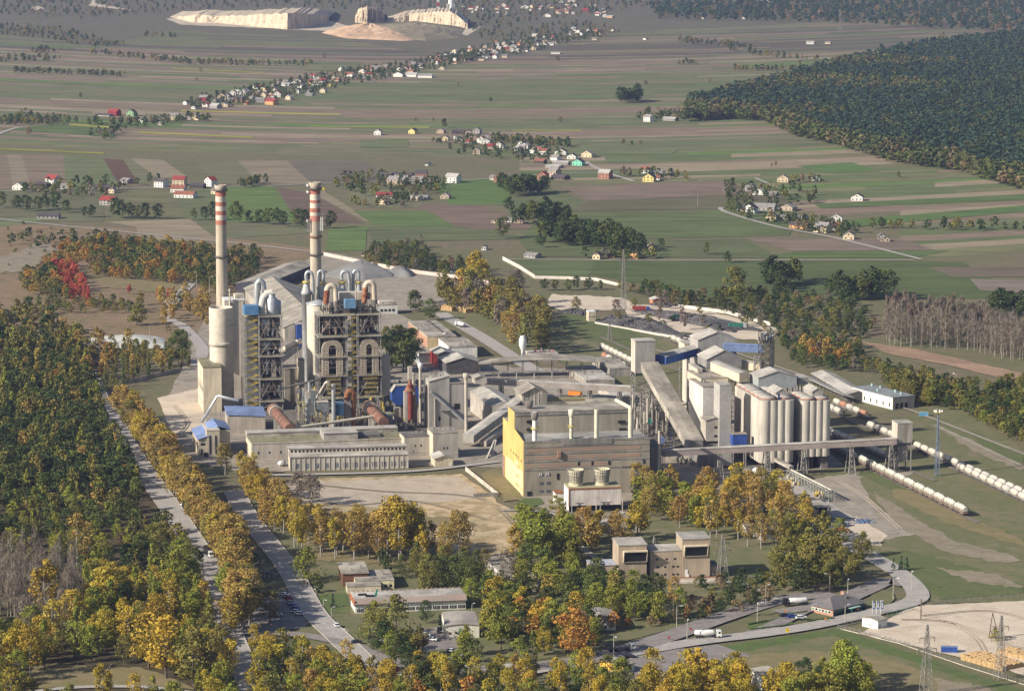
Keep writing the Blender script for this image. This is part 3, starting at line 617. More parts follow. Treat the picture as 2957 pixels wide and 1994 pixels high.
def clutter(F, a0, a1, b0, b1, z0, z1, n, par, rr, mats):
    """ducts, valves and small vessels on a platform, three meshes"""
    ms = [MB() for _ in mats]
    for k in range(n):
        m = ms[rr.randrange(len(ms))]; a = rr.uniform(a0, a1); b = rr.uniform(b0, b1); z = rr.uniform(z0, z0 + (z1 - z0) * .6); h = rr.uniform(.2, .5) * (z1 - z0)
        q = rr.random(); r = rr.uniform(.25, .8)
        if q < .4: m.cyl(F.pt(a, b, z), F.pt(a, b, min(z1, z + h)), r, r * rr.choice((1, 1, .5)), 10)
        elif q < .7: m.box(F, a - r, a + r, b - r, b + r, z, min(z1, z + h * .7))
        else: m.cyl(F.pt(a, b, z), F.pt(min(a1, max(a0, a + rr.uniform(-3, 3))), b, min(z1, z + h)), r * .5, n=8)
    for m, mt in zip(ms, mats):
        if m.f: m.build('pipework', mt, par, kind='stuff')
rt_ = random.Random(11)
# tower A
fc = Face(709, 815, 915, 1190, 1190, 17); F = fc.F; W_ = fc.w; g = fc.g
tA = T('preheater_tower', 'left preheater tower with zigzag ochre stairs and blue cabin on top', 'tower', g)
lv = [hz(g, y) for y in (915, 981, 1030, 1096, 1160)] + [0]
bx = W_ * .40
frame_tower(tA, F, W_, 17, lv, [(.8, bx - .6, 's'), (bx, W_, 'c')])
stairs(F, .8, bx - 1, .2, lv, yel, tA)
MB().box(F, .5, bx - .5, 4.5, 5, 0, lv[0]).build('stair_wall', mk('grey_sheet', (.16, .17, .19), ns=.2, na=.15, streak=True), tA)
for i in range(4):
    zt, zb = lv[i] - 1, lv[i + 1] + .5; cx = (bx + W_) / 2
    cyclone(F, cx - 2.6, 6, zb, zt, 3.4, steel if i in (0, 1) else cyM, tA); cyclone(F, cx + 3.6, 9, zb + 1, zt, 3.2, cyM, tA)
    clutter(F, bx + .5, W_ - .5, .6, 4, zb, zt, 16, tA, rt_, [cyM, steel, rustP])
    q_ = MB(); q_.box(F, bx, W_, 13, 13.6, lv[i + 1], lv[i] - .6); q_.box(F, bx - .3, bx, 3, 13, lv[i + 1], lv[i] - .6); q_.build('added_shade_panel', steelD, tA)  # dark panels added behind and at left to keep sun out of the storeys
MB().box(F, 0, bx * .95, -1, 7, lv[0] + 1.5, lv[0] + 7).build('blue_cabin', mk('blue_cabin_paint', (.10, .23, .42), rough=.5, ns=.3, na=.15), tA)
c = F.pt(W_ * .78, 7, 0); MB().lathe(c, [(lv[0], 3.6), (lv[0] + 10, 3.6), (lv[0] + 11, 2.4), (lv[0] + 13, 2.2)], 20).build('silver_vessel', steel, tA)
c = F.pt(W_ * .95, 9, 0); MB().lathe(c, [(lv[0], 2.2), (lv[0] + 8, 2.2), (lv[0] + 9, 1)], 18).build('silver_vessel', steel, tA)
MB().tube([F.pt(W_ * .50, 5, lv[0] + .5), F.pt(W_ * .50, 6, lv[0] + 6), F.pt(W_ * .55, 7, lv[0] + 10.5), F.pt(W_ * .66, 8, lv[0] + 13), F.pt(W_ * .8, 8, lv[0] + 13.5)], [2.0, 2.1, 2.3, 2.4, 2.4], 10).build('square_duct', mk('pale_lagging', (.55, .54, .50), ns=.5, na=.12), tA)
MB().cyl(F.pt(W_ * .56, 13, lv[0] + 8), F.pt(W_ * .56, 13, lv[0] + 18), .9).build('vent', steel, tA)
MB().tube([F.pt(W_ * .42, 14, lv[0]), F.pt(W_ * .42, 14, lv[0] + 12), F.pt(W_ * .44, 14, lv[0] + 19), F.pt(W_ * .5, 14, lv[0] + 21.5), F.pt(W_ * .58, 14, lv[0] + 19.5), F.pt(W_ * .6, 14, lv[0] + 15)], 2.0, 12).build('gooseneck_duct', steel, tA)
MB().box(F, W_ * .72, W_ * .84, 1, 6, lv[3] + 1, lv[3] + 12).build('ribbed_duct', corrB, tA)
# tower B (twin)
fc = Face(925, 1100, 911, 1205, 1205, 19); F = fc.F; W_ = fc.w; g = fc.g
tB = T('preheater_tower', 'right twin preheater tower with two barred arch ducts side by side', 'tower', g)
lv = [hz(g, y) for y in (911, 973, 1031, 1086, 1150)] + [0]
b1, b2 = W_ * .43, W_ * .63
frame_tower(tB, F, W_, 19, lv, [(0, b1, 'c'), (b1 + .8, b2 - .8, 's'), (b2, W_, 'c')])
stairs(F, b1 + 1, b2 - 1, .6, lv[:5], yel, tB)
grid = mk('barred_duct', (.40, .33, .27), ns=.6, na=.2); creamD = mk('cream_lagging', (.60, .52, .40), ns=.35, na=.14)
for (x0, x1) in ((0, b1), (b2, W_)):
    cx = (x0 + x1) / 2; wd = x1 - x0
    for i in (0, 1, 2, 3):
        zt, zb = lv[i] - 1, lv[i + 1] + .4
        cyclone(F, cx - 2.8, 8, zb, zt, 3.4, cyM, tB); cyclone(F, cx + 3.6, 10, zb + 1, zt, 3.2, cyM, tB)
        clutter(F, x0 + .5, x1 - .5, .8, 4.5, zb, zt, 20 if i == 0 else 9, tB, rt_, [cyM, rustP, concL, steelM])
        q_ = MB(); q_.box(F, x0, x1, 15, 15.6, lv[i + 1], lv[i] - .6); q_.box(F, x0 - .3, x0, 3.5, 15, lv[i + 1] + 2, lv[i] - .6); q_.build('added_shade_panel', steelD, tB)  # added dark panels again, shutting sunlight out of each bay
    # arch duct of square section through the third and fourth storey
    xc = cx - .3; hw = wd * .27; zt = lv[1] - 2.0; zm = lv[2] + .6; m = MB(); n = 12; tk = 1.9
    inn, out = [], []
    for k in range(n + 1):
        a = pi * k / n; out.append((xc - (hw + tk) * cos(a), zt - (hw + tk) + (hw + tk) * sin(a) * 1.0)); inn.append((xc - (hw - tk) * cos(a), zt - (hw + tk) + (hw - tk) * 1.25 * sin(a)))
    out = [(out[0][0], lv[3] + .2)] + out + [(out[-1][0], lv[3] + .2)]; inn = [(inn[0][0], lv[3] + .2)] + inn + [(inn[-1][0], lv[3] + .2)]
    N = len(out); v = [F.pt(x, -.2, z) for x, z in out] + [F.pt(x, -.2, z) for x, z in inn] + [F.pt(x, 3.6, z) for x, z in out] + [F.pt(x, 3.6, z) for x, z in inn]
    f = []
    for k in range(N - 1): f += [(k, k + 1, N + k + 1, N + k), (2 * N + k, 2 * N + k + 1, k + 1, k), (N + k, N + k + 1, 3 * N + k + 1, 3 * N + k)]
    duct = m.add(v, f).build('arch_duct', grid, tB)
    m = MB()
    for k in range(0, N - 1):
        m.beam(F.pt(*((out[k][0], -.3, out[k][1]))), F.pt(inn[k][0], -.3, inn[k][1]), .22)
    for q in (.02, .25, .5, .75, .98):
        pl = [(out[k][0] * (1 - q) + inn[k][0] * q, out[k][1] * (1 - q) + inn[k][1] * q) for k in range(N)]
        for k in range(N - 1): m.beam(F.pt(pl[k][0], -.3, pl[k][1]), F.pt(pl[k + 1][0], -.3, pl[k + 1][1]), .22)
    for s in (out, ):
        for k in (0, N - 2):
            for j in range(9): z = s[k][1] + (s[k + 1][1] - s[k][1]) * j / 9; x = s[k][0]; m.beam(F.pt(x, -.3, z), F.pt(inn[k][0], -.3, z), .22)
    m.build('stiffener_bars', creamD, duct)
    # below: stacked small platforms
    for j, y in enumerate((1098, 1112, 1124, 1138, 1152, 1166)):
        z = hz(g, y); f_ = MB().box(F, cx - 4 + (j % 2), cx + 4.6, -1 + .3 * j, 6, z - .3, z).build('small_platform', mk('ochre_deck', (.33, .29, .16), ns=.5, na=.3), tB)
        m = MB(); rail(m, F, cx - 4 + (j % 2), cx + 4.6, -1 + .3 * j, z, 1.5); m.build('railing', yel, f_)
        clutter(F, cx - 4, cx + 4, .5, 4, z, z + 2.6, 8, tB, rt_, [cyM, rustP])
    # top: cream goosenecks
    zt = hz(g, 822 if x0 == 0 else 816); zb = lv[0] + 9; ax = x0 + wd * (.52 if x0 == 0 else .60); hw = 2.7
    L = [F.pt(ax - hw - .8, 7, lv[0] + 6), F.pt(ax - hw - .5, 7, zb), F.pt(ax - hw, 7, zt - 7)] + [F.pt(ax - hw * cos(pi * k / 8), 7, zt - 4.5 + hw * 1.05 * sin(pi * k / 8)) for k in range(9)] + [F.pt(ax + hw, 7, zt - 7), F.pt(ax + hw + .2, 7, zb), F.pt(ax + hw + .2, 7, lv[0] + 7)]
    MB().tube(L, 1.75, 14).build('gooseneck_duct', creamD, tB)
    MB().tube(L[:4], 1.8, 14).build('rusty_elbow', mk('burnt_rust', (.20, .06, .035), ns=.4, c2=(.42, .20, .10)), tB)
    MB().cyl(F.pt(ax + hw + .2, 7, lv[0]), F.pt(ax + hw + .2, 7, lv[0] + 8), 2.1).build('riser', cyM, tB)
    m = MB()
    for k in range(5): m.cyl(F.pt(ax - 6 + k * 1.3, 5, lv[0]), F.pt(ax - 5 + k * 1.0, 6, lv[0] + 7), .5, n=8)
    m.build('filter_pipes', concL, tB)
    m = MB()
    for a in (x0 + .4, cx + 1.5, x1 - .4): m.beam(F.pt(a, 1, lv[0]), F.pt(a, 1, lv[0] + 8), .2)
    for z in (3, 6): m.beam(F.pt(x0, 1, lv[0] + z), F.pt(x1, 1, lv[0] + z), .14)
    m.build('top_frame', steelM, tB); clutter(F, x0 + 1, x1 - 1, 2, 9, lv[0], lv[0] + 7, 22, tB, rt_, [cyM, steelD, concL, rustP])
MB().box(F, b1 - .4, b2 - 1.4, -.5, 5, lv[0] + 4, lv[0] + 9.5).build('blue_cabin', blueG, tB)
MB().box(F, b1 - 2.4, W_ - 5, 9, 17, lv[0] + 8, lv[0] + 12.5).build('top_cabin', concL, tB)
MB().box(F, b1 - 3, b2 + 1, 6, 12, lv[0] + .2, lv[0] + 4).build('lower_cabin', steelD, tB)
MB().cyl(F.pt(b2 - .2, 6, lv[0] + 5), F.pt(b2 - .2, 6, lv[0] + 17.5), .35).build('mast', concL, tB)
MB().box(F, W_ + .3, W_ + 6.5, 3, 9, lv[4], lv[2] - 1).build('lift_shaft', mk('tan_panel', (.40, .36, .30), ns=.3, na=.15), tB)
# --- second preheater behind: grey cylinders with silver goosenecks
def goose(cx, gy, yb, yt, hwpx, wpx, rpx, flip, conetop, body, lab):
    g = P(cx, gy); s = scl(gy) * .97; t = T('gas_duct_riser', lab, 'duct', g); r = rpx / s; hw = hwpx / s
    zt = hz(g, yt); x = g.x; zc = zt - hw - r; sg = -1 if flip else 1
    zb = hz(g, yb)
    pts = [(x + sg * hw, g.y, zb), (x + sg * hw, g.y, zc - 3.5)] + [(x + sg * hw * .82 * cos(pi * k / 8) * (1.0), g.y, zc + hw * sin(pi * k / 8)) for k in range(9)] + [(x - sg * hw * .72, g.y, hz(g, conetop))]
    MB().tube(pts, r, 14).build('gooseneck', steel, t)
    zc0 = hz(g, conetop); rb = body[0] / s; xx = x - sg * hw * .72
    MB().lathe((xx, g.y, 0), [(0, rb), (hz(g, body[1]), rb), (hz(g, body[1]), rb * 1.12), (hz(g, body[1]) + 1.8, rb * 1.12), (hz(g, body[1]) + 2.4, rb * .96), (zc0 - .6, rb * .5), (zc0, r * 1.02)], 22).build('vessel', mk('grey_lagging', (.40, .41, .41), rough=.5, ns=.3, na=.1), t)
    MB().lathe((xx, g.y, 0), [(zc0 - .9, rb * .5), (zc0 - .9, rb * .85), (zc0, rb * .85), (zc0, r)], 18).build('collar', yel, t)
    return t
goose(896, 1130, 1000, 779, 11, 10, 4.6, False, 812, (13, 850), 'silver gooseneck over the tall grey cylinder left of the cream silo')
goose(930, 1125, 900, 777, 9, 10, 4.6, True, 815, (10, 860), 'silver gooseneck just left of the right chimney foot')
goose(999, 1120, 900, 778, 12, 10, 4.8, False, 813, (13, 850), 'silver gooseneck rising between the two rusty goosenecks')
goose(1031, 1118, 900, 776, 9, 10, 4.6, True, 813, (11, 860), 'rightmost silver gooseneck behind the twin tower')
g = P(924, 1150); t = T('blending_silo', 'smooth cream round silo left of the twin preheater tower', 'silo', g); r = 36 / scl(1150); H = hz(g, 876)
MB().lathe(g, [(0, r), (H, r)], 36).build('shell', mk('cream_silo_paint', (.62, .56, .46), ns=.1, na=.08), t)
MB().lathe(g, [(H - .2, r + .5), (H + .4, r + .5), (H + 2.6, .3)], 36).build('roof', steel, t)
# --- kilns
def kiln(a, b, r, lab):
    t = T('rotary_kiln', lab, 'kiln', (a[0], a[1], 0)); A, B = Vector(a), Vector(b); d = (B - A).normalized()
    MB().cyl(A, B, r, n=24).build('kiln_shell', mk('kiln_rust', (.20, .105, .075), ns=.3, na=.25), t)
    MB().cyl(A - d * .8, A + d * 1.0, r * 1.35, n=24).build('seal_ring', mk('seal_grey', (.42, .37, .31), ns=.5, na=.2), t)
    MB().cyl(A - d * 7, A - d * 1, r * 1.35, r * 1.28, n=16).build('inlet_housing', mk('inlet_brown', (.22, .14, .10), ns=.5, na=.3), t)
    for k in (.5, ): MB().cyl(A + (B - A) * k - d * .4, A + (B - A) * k + d * .4, r * 1.06, n=24).build('riding_ring', steelD, t)
    m = MB()
    for k in (.15, .5, .85):
        c = A + (B - A) * k; m.box(Fr((c.x, c.y), 12), -2.5, 2.5, -1.2, 1.2, 0, c.z - r)
    m.build('support_pier', conc, t)
a = P(797, 1190, 14); b = P(838, 1238, 11.5); kiln(a, b, 3.1, 'rusty rotary kiln coming out of the left preheater tower')
a = P(1071, 1180, 14); b = P(1108, 1218, 12.5); kiln(a, b, 3.1, 'dusty pink rotary kiln under the right preheater tower')
# --- process plant between kilns and the long building
def tubeT(name, lab, cat, pts, r, mat, part='tube', n=14, foot=True):
    p0 = pts[0]; t = T(name, lab, cat, (p0[0], p0[1], 0)); MB().tube(pts, r, n).build(part, mat, t)
    return t
A_, B_ = P(835, 1237, 9), P(1106, 1197, 14)
t = tubeT('belt_conveyor_tube', 'long pale sloping conveyor tube in front of the kilns', 'conveyor', [A_, B_], .9, mk('pale_olive', (.46, .43, .34), ns=.5, na=.1))
m = MB()
for k in (.15, .4, .65, .9): c = A_.lerp(B_, k); m.beam((c.x, c.y, 0), (c.x, c.y, c.z - .8), .4)
m.build('support_post', steelM, t)
F = Fr(P(996, 1252), 12); s = scl(1252)
t = T('bypass_duct', 'rust red U-shaped duct with ribbed grey leg between the kilns', 'duct', F.o); zt = hz(F.o, 1124)
L = [F.pt(1.9, 3, 0), F.pt(1.9, 3, zt - 7.5)] + [F.pt(4 - 2.1 * cos(pi * k / 8), 3, zt - 4 + 2.4 * sin(pi * k / 8)) for k in range(9)] + [F.pt(6.1, 3, zt - 8)]
MB().tube(L[1:], 1.75, 12).build('rusty_bend', rust, t)
MB().box(F, 0, 4.0, 1.5, 4.5, 0, zt - 6.5).build('ribbed_leg', ribbed('ribbed_grey_leg', (.34, .30, .27), .8, .2), t)
MB().cyl(F.pt(6.1, 3, 0), F.pt(6.1, 3, zt - 7), 1.35).build('rusty_leg', rust, t)
m = MB(); m.box(F, 4.3, 8.3, 1, 5, zt - 7.3, zt - 7); rail(m, F, 4.3, 8.3, 1, zt - 7); m.build('gallery', yel, t)
def vessel(px, gy, yt, r, mat, lab, name='steel_stack', cap=None, yb=None, n=16):
    g = P(px, gy); t = T(name, lab, 'stack', g); H = hz(g, yt); z0 = 0 if yb is None else hz(g, yb)
    MB().cyl((g.x, g.y, z0), (g.x, g.y, H), r, n=n).build('shaft', mat, t)
    if cap: MB().lathe(g, [(H - cap[1], r), (H - cap[1] * .6, cap[0]), (H, cap[0]), (H, r * .7)], n).build('flared_top', cap[2], t)
    return t, g, H
vessel(889, 1256, 1150, 1.35, steel, 'bright steel stack beside the yellow stair platforms')
F = Fr(P(882, 1256), 12); t = T('steel_penstock', 'pale curved box duct perched on the bright steel stack', 'duct', F.o)
MB().box(F, .6, 3.4, 1, 3, hz(F.o, 1166), hz(F.o, 1132)).build('box_duct', concL, t); MB().cyl(F.pt(3, 2.5, hz(F.o, 1134)), F.pt(3, 2.5, hz(F.o, 1105)), .95).build('pipe', steel, t)
m = MB(); z = hz(F.o, 1168); m.cyl(F.pt(1.4, 1.5, z - .3), F.pt(1.4, 1.5, z), 2.3); rail(m, F, -.8, 3.8, 0, z); m.build('ring_gallery', yel, t)
F = Fr(P(861, 1262), 12); t = T('stair_platforms', 'stack of yellow railed platforms in front of the left kiln', 'platform', F.o); H = hz(F.o, 1163)
m = MB()
for x in (0, 4.6):
    for b in (0, 4): m.beam(F.pt(x, b, 0), F.pt(x, b, H), .3)
m.build('frame', steelM, t)
for k in range(6):
    z = H * (k + 1) / 6; f_ = MB().box(F, 0, 4.6, 0, 4, z - .2, z).build('platform', mk('ochre_deck', (.33, .29, .16)), t); m = MB(); rail(m, F, 0, 4.6, 0, z, 1.2); m.build('railing', yel, f_)
MB().cyl(F.pt(.3, -.6, 0), F.pt(.3, -.6, H - 1), .3).build('downpipe', concL, t)
vessel(964, 1256, 1108, 1.25, steel, 'slim grey steel stack between the kilns')
t = tubeT('slanting_pipe', 'pale pipe slanting up to the twin tower', 'pipe', [P(912, 1152, 20), P(941, 1104, 33), P(948, 1102, 34)], .8, concL)
def blockT(name, lab, x0, x1, yt, yb, gy, d, mat, roofm=None, part='housing', phi=12):
    fc = Face(x0, x1, yt, yb, gy, d, phi); t = T(name, lab, 'plant unit', fc.g)
    MB().box(fc.F, 0, fc.w, 0, d, fc.z0, fc.z1).build(part, mat, t)
    if roofm: MB().box(fc.F, -.2, fc.w + .2, -.2, d + .2, fc.z1, fc.z1 + .5).build('roof', roofm, t)
    if fc.z0 > 1:
        m = MB()
        for a in (.3, fc.w - .3):
            for b in (.3, d - .3): m.beam(fc.F.pt(a, b, 0), fc.F.pt(a, b, fc.z0), .35)
        m.build('legs', steelM, t)
    return t, fc
greyD = mk('grey_machine', (.20, .215, .22), ns=.3, na=.2)
blockT('filter_house', 'boxy grey filter housing right of the bright steel stack', 917, 948, 1162, 1190, 1256, 6, greyD, concL)
blockT('hopper_unit', 'dark hopper with blue cabinet between the kilns', 972, 993, 1166, 1200, 1256, 6, mk('deep_blue_machine', (.04, .09, .16), ns=.3, na=.2), blueG)
t, fc = blockT('cooler_unit', 'railed clinker cooler below the right kiln', 1084, 1134, 1196, 1226, 1258, 8, greyD, None)
m = MB(); [rail(m, fc.F, -1, fc.w + 1, -1, z, 1.2) for z in (fc.z0 - 2.5, fc.z1)]; m.build('railing', yel, t)
t, fc = blockT('pillar_unit', 'slim tan pillar between the kilns', 951, 961, 1196, 1250, 1256, 2, cream, None)
# blue octagonal filter
F = Fr(P(1132, 1222), 12); s = scl(1222); t = T('bag_filter', 'royal blue faceted filter housing on pale legs', 'filter', F.o); z0, z1, z2 = (hz(F.o, y) for y in (1166, 1138, 1124))
W_ = 86 / s
pr = [(0, z0 + 2), (2.4, z0 - .8), (W_ - 3, z0 - .8), (W_, z0 + 2), (W_, z1 + 1), (W_ - 3, z2 + 2), (2.4, z2 + 2), (0, z1 + 1)]
N = len(pr); m = MB(); m.add([F.pt(a, 0, z) for a, z in pr] + [F.pt(a, 6, z) for a, z in pr], [tuple(range(N)), tuple(range(N, 2 * N))[::-1]] + [(i, (i + 1) % N, N + (i + 1) % N, N + i) for i in range(N)]); m.build('housing', blueB, t)
m = MB(); m.hexa([F.pt(-.2, -.3, z1 + 1.1), F.pt(2.4, -.3, z2 + 2.1), F.pt(2.4, 6.3, z2 + 2.1), F.pt(-.2, 6.3, z1 + 1.1), F.pt(-.2, -.3, z1 + 1.5), F.pt(2.4, -.3, z2 + 2.5), F.pt(2.4, 6.3, z2 + 2.5), F.pt(-.2, 6.3, z1 + 1.5)]); m.box(F, 2.4, W_ - 3, -.3, 6.3, z2 + 2.1, z2 + 2.5); m.build('roof', dustL, t)
m = MB(); [m.box(F, a, a + .9, 1, 2, 0, z0) for a in (1.5, 5, 9, 13, W_ - 2)]; m.box(F, 2, 8, 2, 6, 0, z0 - 3); m.build('legs', concL, t)
F = Fr(P(1168, 1240), 12); t = T('ducted_column', 'beige column unit carrying a dark red vertical pipe', 'duct', F.o); zt = hz(F.o, 1130)
MB().box(F, 0, 2, 0, 3, 0, zt).build('side_panel', concL, t); MB().box(F, 5.6, 8, 1, 4, 0, zt - 3).build('side_panel', mk('dark_tan', (.22, .17, .12), na=.2), t)
MB().cyl(F.pt(3.8, .5, 6), F.pt(3.8, .5, zt + 4), 1.7).build('red_pipe', mk('oxide_red', (.20, .045, .03), ns=.4, na=.2), t)
MB().lathe(F.pt(3.8, 1.5, 0), [(zt, 3.4), (zt + 1, 3.2), (zt + 5, 1.2), (zt + 7, 1.2)], 12).build('hood', mk('brown_hood', (.25, .12, .08), na=.2), t)
MB().box(F, 2.8, 5.2, 1, 3.5, zt + 7, zt + 15).build('brick_flue', concL, t)
F = Fr(P(830, 1255), 12); t = T('process_pipework', 'dark tangle of pipes and machines between the kilns and the long building', 'pipework', F.o)
for (x0, x1, b0, b1, z1, n) in ((-6, 14, 3, 10, 7, 50), (14, 30, 2, 10, 13, 60), (30, 56, 3, 12, 13, 80), (56, 80, 1, 10, 9, 60), (20, 66, 14, 30, 20, 70)):
    clutter(F, x0, x1, b0, b1, .2, z1, n, t, rt_, [greyD, cyM, steelM, yel])
F = Fr(P(925, 1200), 12); t = T('process_pipework', 'dim machinery and decks around the foot of the twin tower', 'pipework', F.o)
for (x0, x1, b0, b1, z1, n) in ((-14, 0, 4, 14, 22, 40), (40, 70, 4, 24, 20, 90)): clutter(F, x0, x1, b0, b1, .2, z1, n, t, rt_, [greyD, cyM, steelM, yel])
for (nm, x0, x1, yt, gy, d, mt, lab) in (('transfer_house', 822, 866, 1066, 1165, 16, mk('tan_shade', (.36, .32, .26), na=.15), 'tan block house between the two preheater towers'), ('transfer_house', 866, 880, 1040, 1170, 12, cream, 'narrow cream shaft between the two preheater towers'),
                                         ('transfer_house', 880, 932, 1130, 1200, 12, greyD, 'low dark house at the foot of the cream silo'), ('transfer_house', 1100, 1118, 1030, 1120, 8, cream, 'small pale hut right of the twin tower')):
    fc = Face(x0, x1, yt, gy, gy, d); hall(nm, lab, 'building', fc, mt, dust)
t = tubeT('raking_conveyor', 'dark enclosed belt climbing between the two towers', 'conveyor', [P(815, 1121, 28), P(928, 1093, 34)], .7, steelD, n=8)
t = tubeT('covered_conveyor', 'cream conveyor gallery rising behind the left tower', 'conveyor', [P(812, 1014, 30), P(866, 985, 38)], 2.6, concL, n=4)
t = tubeT('silver_pipe', 'bright bent pipe left of the blue-roofed hall', 'pipe', [P(583, 1218, 4), P(624, 1146, 17), P(630, 1143, 18), P(688, 1156, 15)], .9, steel)
m = MB()
for k in range(7):
    c = P(596 + k * 14, 1222 - k * 3, 0); m.beam(c, (c.x, c.y, 8 + (k < 3) * k * 3), .3)
m.build('support_post', steelM, t)
# ================================================================ blue-roofed halls, long buildings
fc = Face(657, 766, 1202, 1252, 1252, 30, 8); F = fc.F
t = T('blue_roofed_hall', 'windowless beige hall with plain blue roof below the left tower', 'building', fc.g)
MB().box(F, 0, fc.w, 0, 30, 0, fc.z1).build('wall', corrB, t)
m = MB(); m.hexa([F.pt(-.5, -.5, fc.z1 + .9), F.pt(fc.w + .5, -.5, fc.z1 - .6 + .05), F.pt(fc.w + .5, 30.5, fc.z1 + .05), F.pt(-.5, 30.5, fc.z1 + .9), F.pt(-.5, -.5, fc.z1 + 1.4), F.pt(fc.w + .5, -.5, fc.z1 + .45), F.pt(fc.w + .5, 30.5, fc.z1 + .5), F.pt(-.5, 30.5, fc.z1 + 1.4)]); m.build('roof', blueR, t)
fc = Face(575, 634, 1270, 1320, 1320, 34, 12); F = fc.F; W_ = fc.w; h = fc.z1
t = T('blue_roofed_hall', 'beige hall with folded blue roof and two tall dark slots at the front', 'building', fc.g)
w_ = MB(); w_.box(F, 0, W_, 0, 34, 0, h); w_.box(F, W_ * .38, W_ * 1.0, -.6, 6, 0, h + 5.5); w_.box(F, W_ * .5, W_ * 1.62, 10, 34, h - 3.5, h + 3.6)
w_.add([F.pt(0, 0, h), F.pt(W_, 0, h), F.pt(W_, 0, h + 3)], [(0, 1, 2)]); w_.build('wall', mk('beige_render', (.50, .44, .34), ns=.2, na=.1), t)
m = MB(); th = .4
def slab(m, F, q, th=.4): m.hexa([F.pt(*p) for p in q] + [F.pt(p[0], p[1], p[2] + th) for p in q])
slab(m, F, [(-.8, -.8, h + .1), (W_ * .52, -.8, h + 2.4), (W_ * .52, 34.8, h + 2.4), (-.8, 34.8, h + .1)])
slab(m, F, [(W_ * .52 + .01, 6.1, h + 2.6), (W_ * 1.0, 6.1, h + 6), (W_ * 1.0, 34.6, h + 6), (W_ * .52 + .01, 34.6, h + 2.6)])
slab(m, F, [(W_ * 1.0 + .01, 9.6, h + 6.05), (W_ * 1.65, 9.6, h + 3.7), (W_ * 1.65, 34.6, h + 3.7), (W_ * 1.0 + .01, 34.6, h + 6.05)])
m.build('roof', blueR, t); MB().box(F, W_ * .37, W_ * 1.02, -.8, 6.05, h + 5.5, h + 5.9).build('roof', concL, t)
for a in (.5, .78): MB().box(F, W_ * a, W_ * a + .9, -.8, -.5, 2, h + 2.5).build('window', glass, t)
for (a, b) in ((.08, .3), ): MB().box(F, W_ * a, W_ * b, -.15, .1, h * .70, h * .82).build('window', glass, t)
MB().box(F, W_ * .1, W_ * .16, -.15, .1, 1.5, 5).build('window', glass, t); MB().box(F, W_ * .26, W_ * .42, -.9, .1, 0, 2.8).build('gate', dark, t)
for z in (h * .52, ): MB().box(F, -.12, .1, .5, 33, z, z + 1.6).build('window', glass, t)
for k in range(5): MB().box(F, -.2, .05, 1 + 7.5 * k, 2 + 7.5 * k, 0, h).build('pilaster', cream, t)
m = MB(); m.beam(F.pt(W_ * 1.0, 9, h - 4), F.pt(W_ * 1.0 + 16, 12, h - 4), .6); m.beam(F.pt(W_ * 1.3, 10, 0), F.pt(W_ * 1.3, 10, h - 3.5), .9); m.beam(F.pt(W_ * 1.6, 10, 0), F.pt(W_ * 1.6, 10, h - 3.5), .9); m.build('frame', concL, t)
MB().box(F, W_ * 1.02, W_ * 1.6, 20, 20.5, 0, h - 3.5).build('back_wall', steelD, t)
fc = Face(727, 1168, 1282, 1327, 1327, 30, 12); F = fc.F; W_ = fc.w
t = T('clinker_line_building', 'long low grey building behind the windowed office row', 'building', fc.g)
MB().box(F, 0, W_, 0, 30, 0, fc.z1).build('wall', concL, t); MB().box(F, .4, W_, .4, 22, fc.z1, fc.z1 + .25).build('roof', moss, t)
MB().box(F, 0, W_, 22, 30, fc.z1, fc.z1 + 2.2).build('parapet', conc, t); MB().box(F, 0, W_, 21.7, 30.3, fc.z1 + 2.2, fc.z1 + 2.8).build('roof_edge', dustL, t)
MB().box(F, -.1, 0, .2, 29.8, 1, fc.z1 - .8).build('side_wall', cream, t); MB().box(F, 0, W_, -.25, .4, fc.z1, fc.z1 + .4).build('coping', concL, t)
windows(t, F, [3.5 + 6.5 * k for k in range(6)], 3.2, 4.6, .9)
s = scl(1290)
MB().box(F, 207 / s, 305 / s, 2, 17, fc.z1 + .3, fc.z1 + 4.2).build('roof_cabin', mk('cabin_panel', (.36, .33, .30), ns=.2), t)
MB().box(F, 206 / s, 306 / s, 1.5, 17.5, fc.z1 + 4.2, fc.z1 + 4.6).build('roof', dustL, t)
MB().box(F, 308 / s, 375 / s, 6, 18, fc.z1 + .3, fc.z1 + 1.8).build('roof_cabin', dustD, t)
m = MB()
for k in range(26): a = rt_.uniform(2, W_ - 2); b = rt_.uniform(2, 28); m.box(F, a, a + .5, b, b + .5, fc.z1 + .2, fc.z1 + rt_.uniform(1, 3.4))
m.build('roof_vents', steelM, t, kind='stuff')
fc = Face(838, 1178, 1320, 1360, 1360, 13, 8); F = fc.F; W_ = fc.w; h = fc.z1
t = T('office_row', 'long grey two-tier building with a dense row of small windows', 'building', fc.g)
MB().box(F, 0, W_, 0, 13, 0, h).build('wall', mk('grey_plaster', (.44, .41, .36), ns=.2, na=.1, streak=True), t); MB().box(F, -.4, W_ + .4, -.6, 9, h, h + .3).build('roof', dustL, t)
MB().box(F, 0, W_ * 1.0, 9, 16, h, h + 3.2).build('clerestory_wall', concL, t); MB().box(F, -.4, W_ + .4, 8.4, 16.4, h + 3.2, h + 3.55).build('upper_roof', dustL, t)
n = 30
windows(t, F, [1 + (W_ - 3) * k / (n - 1) for k in range(n)], h + 1.1, h + 2.4, 1.2, b=8.9, name='clerestory_window')
windows(t, F, [3 + (W_ - 7) * k / 11 for k in range(12)], 1.4, 4.2, 2.6, mat=mk('dull_glass', (.16, .17, .18), rough=.3))
m = MB(); [m.box(F, W_ * k / 24 - .2, W_ * k / 24 + .2, -.3, 0, 0, h) for k in range(25)]; m.build('pilasters', concL, t)
